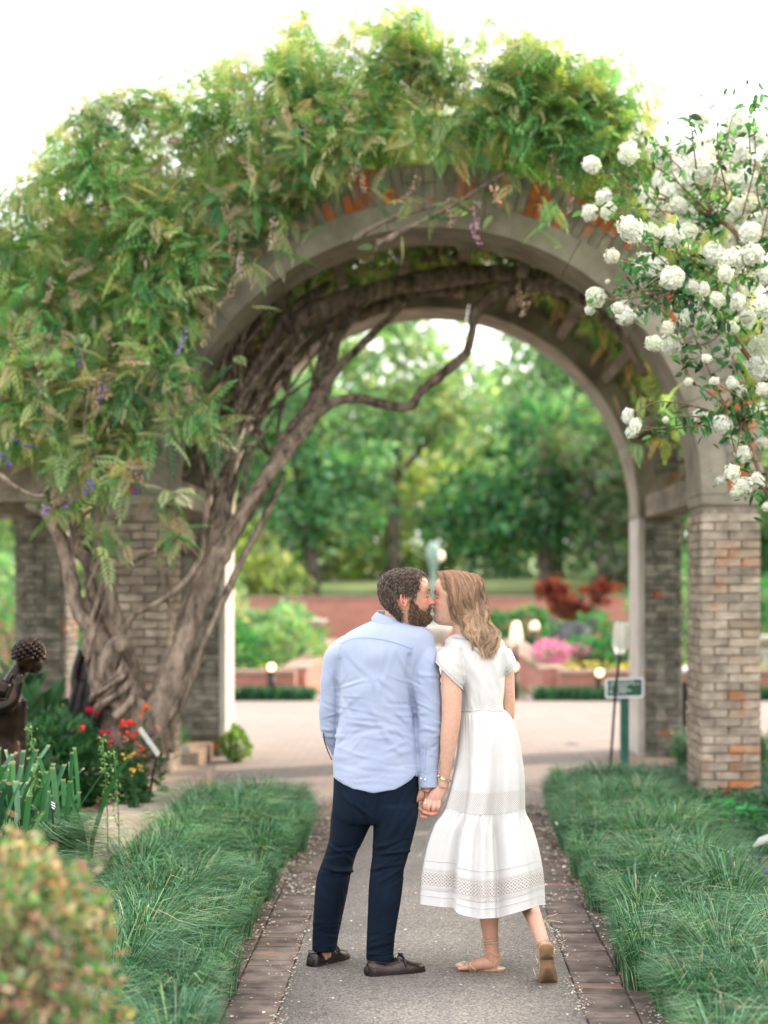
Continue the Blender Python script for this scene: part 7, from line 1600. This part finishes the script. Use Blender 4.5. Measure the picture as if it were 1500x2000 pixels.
# stray hairs
n = 26; P_ = []
for i in range(n):
    x, y = g.uniform(870, 955), g.uniform(1115, 1290); o = pt(x, y, YW - .09 if y > 1135 else YW); d = g.normal(0, 1, 3); d /= np.linalg.norm(d); t = np.linspace(0, 1, 8)[:, None]; P_.append(o + d * t * g.uniform(.02, .06) + np.array([0, 0, 1]) * np.sin(t * 3) * .008 * g.normal())
V, F = bundle(np.array(P_), np.full((n, 8), .0005), 3); part('stray_hairs', mkmesh('stray_hairs', V, F, col=np.tile((.45, .26, .14), (len(V), 1)), mats=(M['hair'],)), wom)['kind'] = 'stuff'

# dress: bodice with cap sleeves
b = MB(); g = np.random.default_rng(12)
loftrows(b, [(1237, 889, 958, YW, .050, .05), (1243, 878, 972, YW, .064, .065), (1252, 869, 983, YW, .078, .08), (1270, 872, 989, YW, .092, .095), (1300, 886, 989, YW, .102, .11), (1347, 901, 984.5, YW, .102, .125), (1375, 900, 982.5, YW, .098, .11), (1392, 898, 984, YW, .100, .105)], 64, 40)
def capring(c, ax, ay, n=40):
    a = np.linspace(0, 2 * np.pi, n, endpoint=False); return c + np.cos(a)[:, None] * np.asarray(ax) + np.sin(a)[:, None] * np.asarray(ay)
s = 7.82 / FPX
LS = [capring(pt(896, 1257, YW - .02), np.array([17, 0, 4]) * s, [0, .058, 0]), capring(pt(883, 1268, YW - .035), np.array([25, 0, -3]) * s, [0, .066, 0]), capring(pt(879, 1290, YW - .06), np.array([27.5, 0, -15]) * s, [0, .072, 0]), capring(pt(877.5, 1319, YW - .085), np.array([27, 0, -27.5]) * s, [0, .070, 0])]
RS_ = [capring(pt(968, 1262, YW + .0), np.array([18, 0, -6]) * s, [0, .055, 0]), capring(pt(980, 1274, YW + .0), np.array([17, 0, 8]) * s, [0, .058, 0]), capring(pt(990, 1292, YW + .005), np.array([15, 0, 10]) * s, [0, .06, 0]), capring(pt(997.5, 1307.5, YW + .01), np.array([12, 0, 11.5]) * s, [0, .062, 0])]
b.rings(np.array(LS)); b.rings(np.array(RS_)[:, ::-1])
V, Q, T_, Nn = voxel(b, .005, 4); u, v = proj(V)
FS = rfolds(10, 905, 980, 1290, 1385, 78, 16, 46, 6, 3, g) + rfolds(8, 870, 905, 1270, 1310, 62, 14, 26, 4, 2.5, g) + rfolds(10, 900, 984, 1365, 1390, 88, 6, 14, 2.4, 2.2, g) + [(940, 1330, 65, 50, 7, 4), (925, 1345, 118, 40, 6, 3), (975, 1330, 80, 44, 6, 4), (905, 1330, 70, 30, 5, -4)]
V = folds(V, Nn, FS); DV = V; part('bodice', mkmesh('bodice', V, Q, T_, mats=(M['dress'],)), wom)
b = MB(); seamline(b, DV, [(885, 1244), (905, 1247), (930, 1249), (955, 1243)], .0018, .0, 20); b.build('neckline_band', M['dress'], wom)
b = MB(); P_ = [surf(DV, x, y) for x, y in [(900 + i * 2.8, 1388 + 1.2 * math.sin(i * .9)) for i in range(31)]]; b.tube(np.array(P_) - [0, .0, 0], .0022, 6); b.build('waist_seam', M['dress'], wom)
M['lace_net'] = lace('netted_lace', 330, 330, 'net'); M['lace_flower'] = lace('eyelet_lace', 190, 215, 'ring')
def strip(name, R0, R1, m, parent, closed=True, vlen=None):
    R = np.array([R0, R1]); n = R.shape[1]; U = np.r_[0, np.cumsum(np.linalg.norm(np.diff(R0, axis=0), axis=1))]; h = np.linalg.norm(R0 - R1, axis=1).mean() if vlen is None else vlen
    uv = np.vstack([np.c_[U, np.zeros(n)], np.c_[U, np.full(n, h)]]); j = np.arange(n - 1); Q = np.stack([j, j + 1, n + j + 1, n + j], -1)
    return part(name, mkmesh(name, R.reshape(-1, 3), Q, mats=(m,), uv=uv), parent)
def grow(R, k): c = R.mean(0); return c + (R - c) * k
for LL in (LS, RS_):
    a, c_ = LL[2] + (LL[3] - LL[2]) * .38, LL[2] + (LL[3] - LL[2]) * .82; strip('lace_trim', np.vstack([grow(a, 1.035), grow(a, 1.035)[:1]]), np.vstack([grow(c_, 1.035), grow(c_, 1.035)[:1]]), M['lace_net'], wom)
    b = MB(); q = grow(LL[3], 1.02); b.tube(np.vstack([q, q[:1]]), .003, 6); b.build('sleeve_hem', M['dress'], wom)

# skirt
SKR = crom([(1386, 899, 985, .100, .105), (1398, 896, 997, .118, .115), (1420, 894, 1007, .13, .13), (1445, 893, 1013, .142, .14), (1480, 890, 1018, .150, .15), (1512, 885, 1021, .155, .155), (1545, 878, 1021, .158, .16), (1580, 868, 1021, .164, .17), (1606, 856, 1027, .172, .18), (1640, 843, 1037, .19, .20), (1675, 834, 1045, .205, .215), (1716, 827.5, 1051, .22, .23), (1768, 824, 1054, .235, .24)], 110)
def skirt(a, t, off=0.):
    """a angle (0 = right), t 0 waist .. 1 hem"""
    a, t = np.broadcast_arrays(np.asarray(a, float), np.asarray(t, float)); rr = [np.interp(t * (len(SKR) - 1), np.arange(len(SKR)), SKR[:, k]) for k in range(5)]
    py, xl, xr, dn, df = rr; ca, sa = np.cos(a), np.sin(a); Yc = YW - .03 * t
    cx = ((xl + xr) / 2 - VX) * Yc / FPX; hw = (xr - xl) / 2 * Yc / FPX
    tier = t > .575; f1 = np.clip(t / .1, 0, 1) * .0035 * np.sin(a * 34 + 3 * np.sin(a * 5)) * np.exp(-t * 7)
    f2 = np.clip((t - .06) / .5, 0, 1) * .017 * (np.sin(a * 7 + 1.3 + .8 * np.sin(a * 2)) + .6 * np.sin(a * 12 + 2))
    q = np.clip((t - .575) / .1, 0, 1); f3 = q * (.018 * np.sin(a * 13 + .7 + 1.1 * np.sin(a * 3)) + .009 * np.sin(a * 23 + 2 * np.sin(a * 4))) + np.where(tier, .0028 * np.sin(a * 46) * np.exp(-(t - .575) * 14), 0) + q * .008
    # deep fold parting the near panel from the hanging left panel
    ad = (a - rad(233) + np.pi) % (2 * np.pi) - np.pi; f4 = -np.clip((t - .35) / .5, 0, 1) * .055 * np.exp(-(ad / .16) ** 2)
    ad2 = (a - rad(292) + np.pi) % (2 * np.pi) - np.pi; f5 = -np.clip((t - .1) / .7, 0, 1) * .018 * np.exp(-(ad2 / .13) ** 2)
    d = f1 + f2 + f3 + f4 + f5 + off; edge = np.abs(ca) ** 3; d = d * (1 - .55 * edge)
    X = cx + (hw + d) * ca; Y = Yc + (np.where(sa < 0, dn, df) + d) * sa
    # hem line of the photo, by x
    hemz = HC - (np.interp(VX + X * FPX / Y, [824, 861, 885, 895, 904, 935, 972, 1019, 1054], [1766, 1771, 1772, 1784, 1787, 1794, 1792, 1779, 1767]) - VY) * Y / FPX
    hb = np.clip(sa * 4, 0, 1); hb = hb * hb * (3 - 2 * hb); hemz = hemz * (1 - hb) + (HC - (1758 - VY) * Y / FPX + .03) * hb; top = HC - (1386 - VY) * YW / FPX
    yz = HC - (py - VY) * YW / FPX; ff = (top - yz) / (top - (HC - (1768 - VY) * YW / FPX)); Z = top + (hemz - top) * ff
    return np.stack([X, Y, Z], -1)
na, ntk = 260, 110; A = np.linspace(0, 2 * np.pi, na, endpoint=False); Tt = np.linspace(0, 1, ntk); G = skirt(A[None, :] + np.zeros((ntk, 1)), Tt[:, None] + np.zeros((1, na)))
b = MB(); b.rings(G, caps=False); V, Q, T_, C_, mi = b.arrays(); SKV = V; part('skirt', mkmesh('skirt', V, Q, T_, mats=(M['dress'],)), wom)
def band(name, t0, t1, m, off=.0022, rows=6):
    a = np.linspace(rad(178), rad(362), 240); R = skirt(a[None] + np.zeros((rows, 1)), np.linspace(t0, t1, rows)[:, None] + np.zeros((1, 240)), off); U = np.r_[0, np.cumsum(np.linalg.norm(np.diff(R[0], axis=0), axis=1))]
    Vv = np.linspace(0, np.linalg.norm(R[0] - R[-1], axis=1).mean(), rows); uv = np.stack(np.broadcast_arrays(U[None], Vv[:, None]), -1).reshape(-1, 2); i, j = np.meshgrid(np.arange(rows - 1), np.arange(239), indexing='ij'); k = (i * 240 + j).reshape(-1)
    part(name, mkmesh(name, R.reshape(-1, 3), np.stack([k, k + 240, k + 241, k + 1], -1), mats=(m,), uv=uv), wom)
band('lace_band', .478, .572, M['lace_net']); band('lace_band', .892, .938, M['lace_flower']); 
for t0 in (.877, .943): band('eyelet_trim', t0, t0 + .010, M['lace_net'], .0026, 3)
for t0 in (.40 * 0 + .845, .972): b = MB(); a = np.linspace(rad(178), rad(362), 160); b.tube(skirt(a, np.full(160, t0), .0015), .0013, 5); b.build('tuck', M['dress'], wom)
b = MB(); a = np.linspace(0, 2 * np.pi, 200); b.tube(skirt(a, np.ones(200), 0), .0022, 5); b.build('skirt_hem', M['dress'], wom)

# watch, rings
w = thing('wrist_watch', 'pale gold bracelet watch on the wrist that holds his hand', 'watch', tuple(pt(869, 1521, YW - .07)))
o = pt(869, 1521, YW - .072); s = 7.83 / FPX; ax = np.array([11.6, 0, -5.0]) * s; ay = np.array([0, .029, 0]); b = None
for k in range(26):
    a = k * math.tau / 26; c = o + ax * math.cos(a) + ay * math.sin(a); d = -ax * math.sin(a) + ay * math.cos(a); d /= np.linalg.norm(d); n_ = np.cross(d, [.25, 0, 1]); n_ /= np.linalg.norm(n_); up = np.cross(n_, d)
    MB().box((-.0030, -.0013, -.0050), (.0030, .0013, .0050), R=np.stack([d, n_, up], -1), o=c).build('link', M['gold'], w, smooth=False)
c = o - ax * 1.03; b = MB(); R = np.stack([np.array([0, 1., 0]), np.array([.35, 0, .94]), np.array([-1., 0, .35])], -1); b.lathe([(.0125, -.001), (.0135, .002), (.0125, .006), (.002, .0065)], (0, 0, 0), 20); V, Q, T_, C_, mi = b.arrays(); part('watch_case', mkmesh('watch_case', V @ R.T + c, Q, T_, mats=(M['gold'],)), w)
rg = thing('ring', 'small diamond ring on her finger', 'ring', tuple(pt(832, 1570, yh - .02))); b = MB(); c = pt(831.5, 1568, yh - .0125); t = np.linspace(0, 2 * np.pi, 18)
b.tube(c + np.stack([np.cos(t) * .0112, np.sin(t) * .0112, -np.cos(t) * .003], -1), .0011, 6); b.build('band', M['gold'], rg); b = MB(); b.ball(c + [-.002, -.0125, .0], (.0036, .003, .0036), 8); b.build('stone', pmat('diamond', (.95, .95, .95), rough=.08, spec=1.), rg)

# sandals
sand = thing('sandal', 'flat pale gold lace-up sandal on her standing foot', 'shoe', tuple(pt(940, 1900, 7.84) * [1, 1, 0]))
def slab(name, outl_top, th, m, parent, nrm):
    o = np.asarray(outl_top); return MB().rings(np.stack([o + np.asarray(nrm) * th, o])).build(name, m, parent)
def footline(h, tdir, L_, hw, n=40):
    t = np.linspace(0, 1, n // 2); w = np.interp(t, [0, .04, .12, .3, .5, .72, .88, .96, 1], [.3, .6, .78, .74, .72, 1.0, .82, .5, .12]) * hw; f = tdir / np.linalg.norm(tdir); return t, w
h_ = pt(986, 1901, 7.835); t_ = pt(889, 1897, 7.90); f = t_ - h_; f[2] = 0; Ls = np.linalg.norm(f); f /= Ls; sd = np.array([-f[1], f[0], 0]); t, wv = footline(h_, f, Ls, .041)
ptop = lambda z: np.vstack([np.array([h_ + f * tt * Ls + sd * ww for tt, ww in zip(t, wv)]), np.array([h_ + f * tt * Ls - sd * ww for tt, ww in zip(t[::-1], wv[::-1])])]) * [1, 1, 0] + [0, 0, z]
slab('sole', ptop(.016), -.010, M['tan_sole'], sand, (0, 0, 1)); slab('heel', (ptop(.006)[[*range(0, 7), *range(33, 40)]]), -.006, M['tan_sole'], sand, (0, 0, 1)); slab('insole_edge', ptop(.0195), -.003, M['gold_leather'], sand, (0, 0, 1))
Pf = lambda tt, y, z: h_ * [1, 1, 0] + f * tt * Ls + sd * y + [0, 0, z]
b = MB(); b.rings(np.array([[Pf(tt, y, z) for y, z in ((-w_, .018), (-w_ * .7, z_ * .8), (0, z_), (w_ * .7, z_ * .8), (w_, .018))] for tt, w_, z_ in ((.80, .040, .040), (.88, .034, .036), (.95, .022, .030), (1.0, .006, .022))])); b.build('toe_piece', M['gold_leather'], sand)
def laces(pls, parent, r=.0020, nm='lace'):
    b = MB()
    for l in pls: b.tube([pt(x, y, Y) for x, y, Y in l], r, 6, max(10, len(l) * 6), flat=.7)
    b.build(nm, M['gold_leather'], parent)
yn, yf = yl - .036, yl + .036
laces([[(977, 1899, yn), (965, 1885, yn - .005), (981, 1866, yn + .012), (984, 1858, yl)], [(984, 1858, yl), (976, 1866, yn), (958, 1858, yn - .006), (946, 1850, yn + .01), (943, 1845, yl)], [(920, 1898, yn + .012), (914, 1886, yn + .004), (905, 1880, yn + .016), (900, 1878, yl)], [(905, 1897, yn + .015), (912, 1880, yn + .02), (925, 1872, yl)], [(925, 1872, yl), (918, 1884, yn + .006), (930, 1896, yn)]], sand)
for k, (dy, tl) in enumerate(((0, 1.5), (3.5, -1.5), (6.5, .8))):
    t = np.linspace(0, 2 * np.pi, 26); c = pt(959, 1834 + dy, yl); b = MB(); b.tube(c + np.stack([np.cos(t) * 15.6 * 7.84 / FPX, np.sin(t) * .036, np.cos(t) * tl * 7.84 / FPX], -1), .0022, 6); b.build('ankle_strap', M['gold_leather'], sand)
laces([[(945, 1838, yn + .008), (938, 1848, yn - .01), (936, 1862, yn - .012), (937, 1873, yn - .01)], [(944, 1838, yn + .008), (930, 1828, yn - .02), (912, 1817, yn - .03)], [(957, 1836, yn - .004), (952, 1830, yn - .012), (960, 1832, yn - .006)]], sand, .0015, 'loose_end')
s3 = thing('sandal', 'pale gold sandal with its tan sole turned to us on her lifted foot', 'shoe', tuple(pt(1068, 1925, 7.6) * [1, 1, 0]))
HT, BT, TT = pt(1066, 1843, 7.475), pt(1070, 1898, 7.565), pt(1071, 1924, 7.615)
def sole_out(shift):
    q = crom(np.array([HT, (HT + BT) / 2 + [0, -.004, 0], BT, TT]), 24); tt = np.linspace(0, 1, 24); w = np.interp(tt, [0, .03, .1, .3, .5, .75, .9, .97, 1], [.45, .75, .98, .98, .95, 1.28, 1.32, 1.15, .8]) * 14.3 * 7.55 / FPX
    sdv = np.array([1, .1, 0.]); return np.vstack([q + sdv * w[:, None], (q - sdv * w[:, None])[::-1]]) + shift
nrm = np.array([0, -.86, -.5])
o1 = sole_out(np.zeros(3)); slab('sole', o1, -.006, M['tan_sole'], s3, nrm); slab('insole_edge', sole_out(-nrm * .008), -.002, M['gold_leather'], s3, nrm)
ho = sole_out(nrm * .0075); slab('heel', ho[[*range(0, 9), *range(39, 48)]], -.007, pmat('worn_heel', (.26, .155, .085), (.33, .2, .11), 20, .6), s3, nrm)
laces([[(1052, 1880, 7.54), (1046, 1868, 7.56), (1042, 1852, 7.55), (1046, 1838, 7.50), (1058, 1832, 7.46), (1070, 1838, 7.48)], [(1080, 1868, 7.50), (1083, 1850, 7.52), (1076, 1840, 7.50)], [(1052, 1846, 7.455), (1060, 1840, 7.44), (1074, 1841, 7.45), (1080, 1848, 7.47)], [(1046, 1905, 7.60), (1042, 1890, 7.62), (1050, 1880, 7.60)]], s3)
for (cy_, cx_, rr_, tl) in ((1813, 1051.5, 14.2, 2), (1797, 1047, 16.0, -3), (1801, 1048, 15.6, 3), (1822, 1054.5, 13.4, -3)):
    t = np.linspace(0, 2 * np.pi, 26); Yk = YW - .20 - (cy_ - 1800) * .0049; c = pt(cx_, cy_, Yk); b = MB(); b.tube(c + np.stack([np.cos(t) * rr_ * Yk / FPX, np.sin(t) * rr_ * 1.02 * Yk / FPX, np.cos(t) * tl * Yk / FPX], -1), .0021, 6); b.build('ankle_strap', M['gold_leather'], s3)
laces([[(1062, 1798, 7.52), (1070, 1790, 7.50), (1080, 1788, 7.50), (1089, 1784, 7.5)], [(1062, 1799, 7.52), (1072, 1797, 7.50), (1085, 1799, 7.5), (1100, 1802, 7.5)], [(1064, 1799, 7.51), (1070, 1806, 7.49), (1073, 1816, 7.49)]], s3, .0015, 'loose_end')
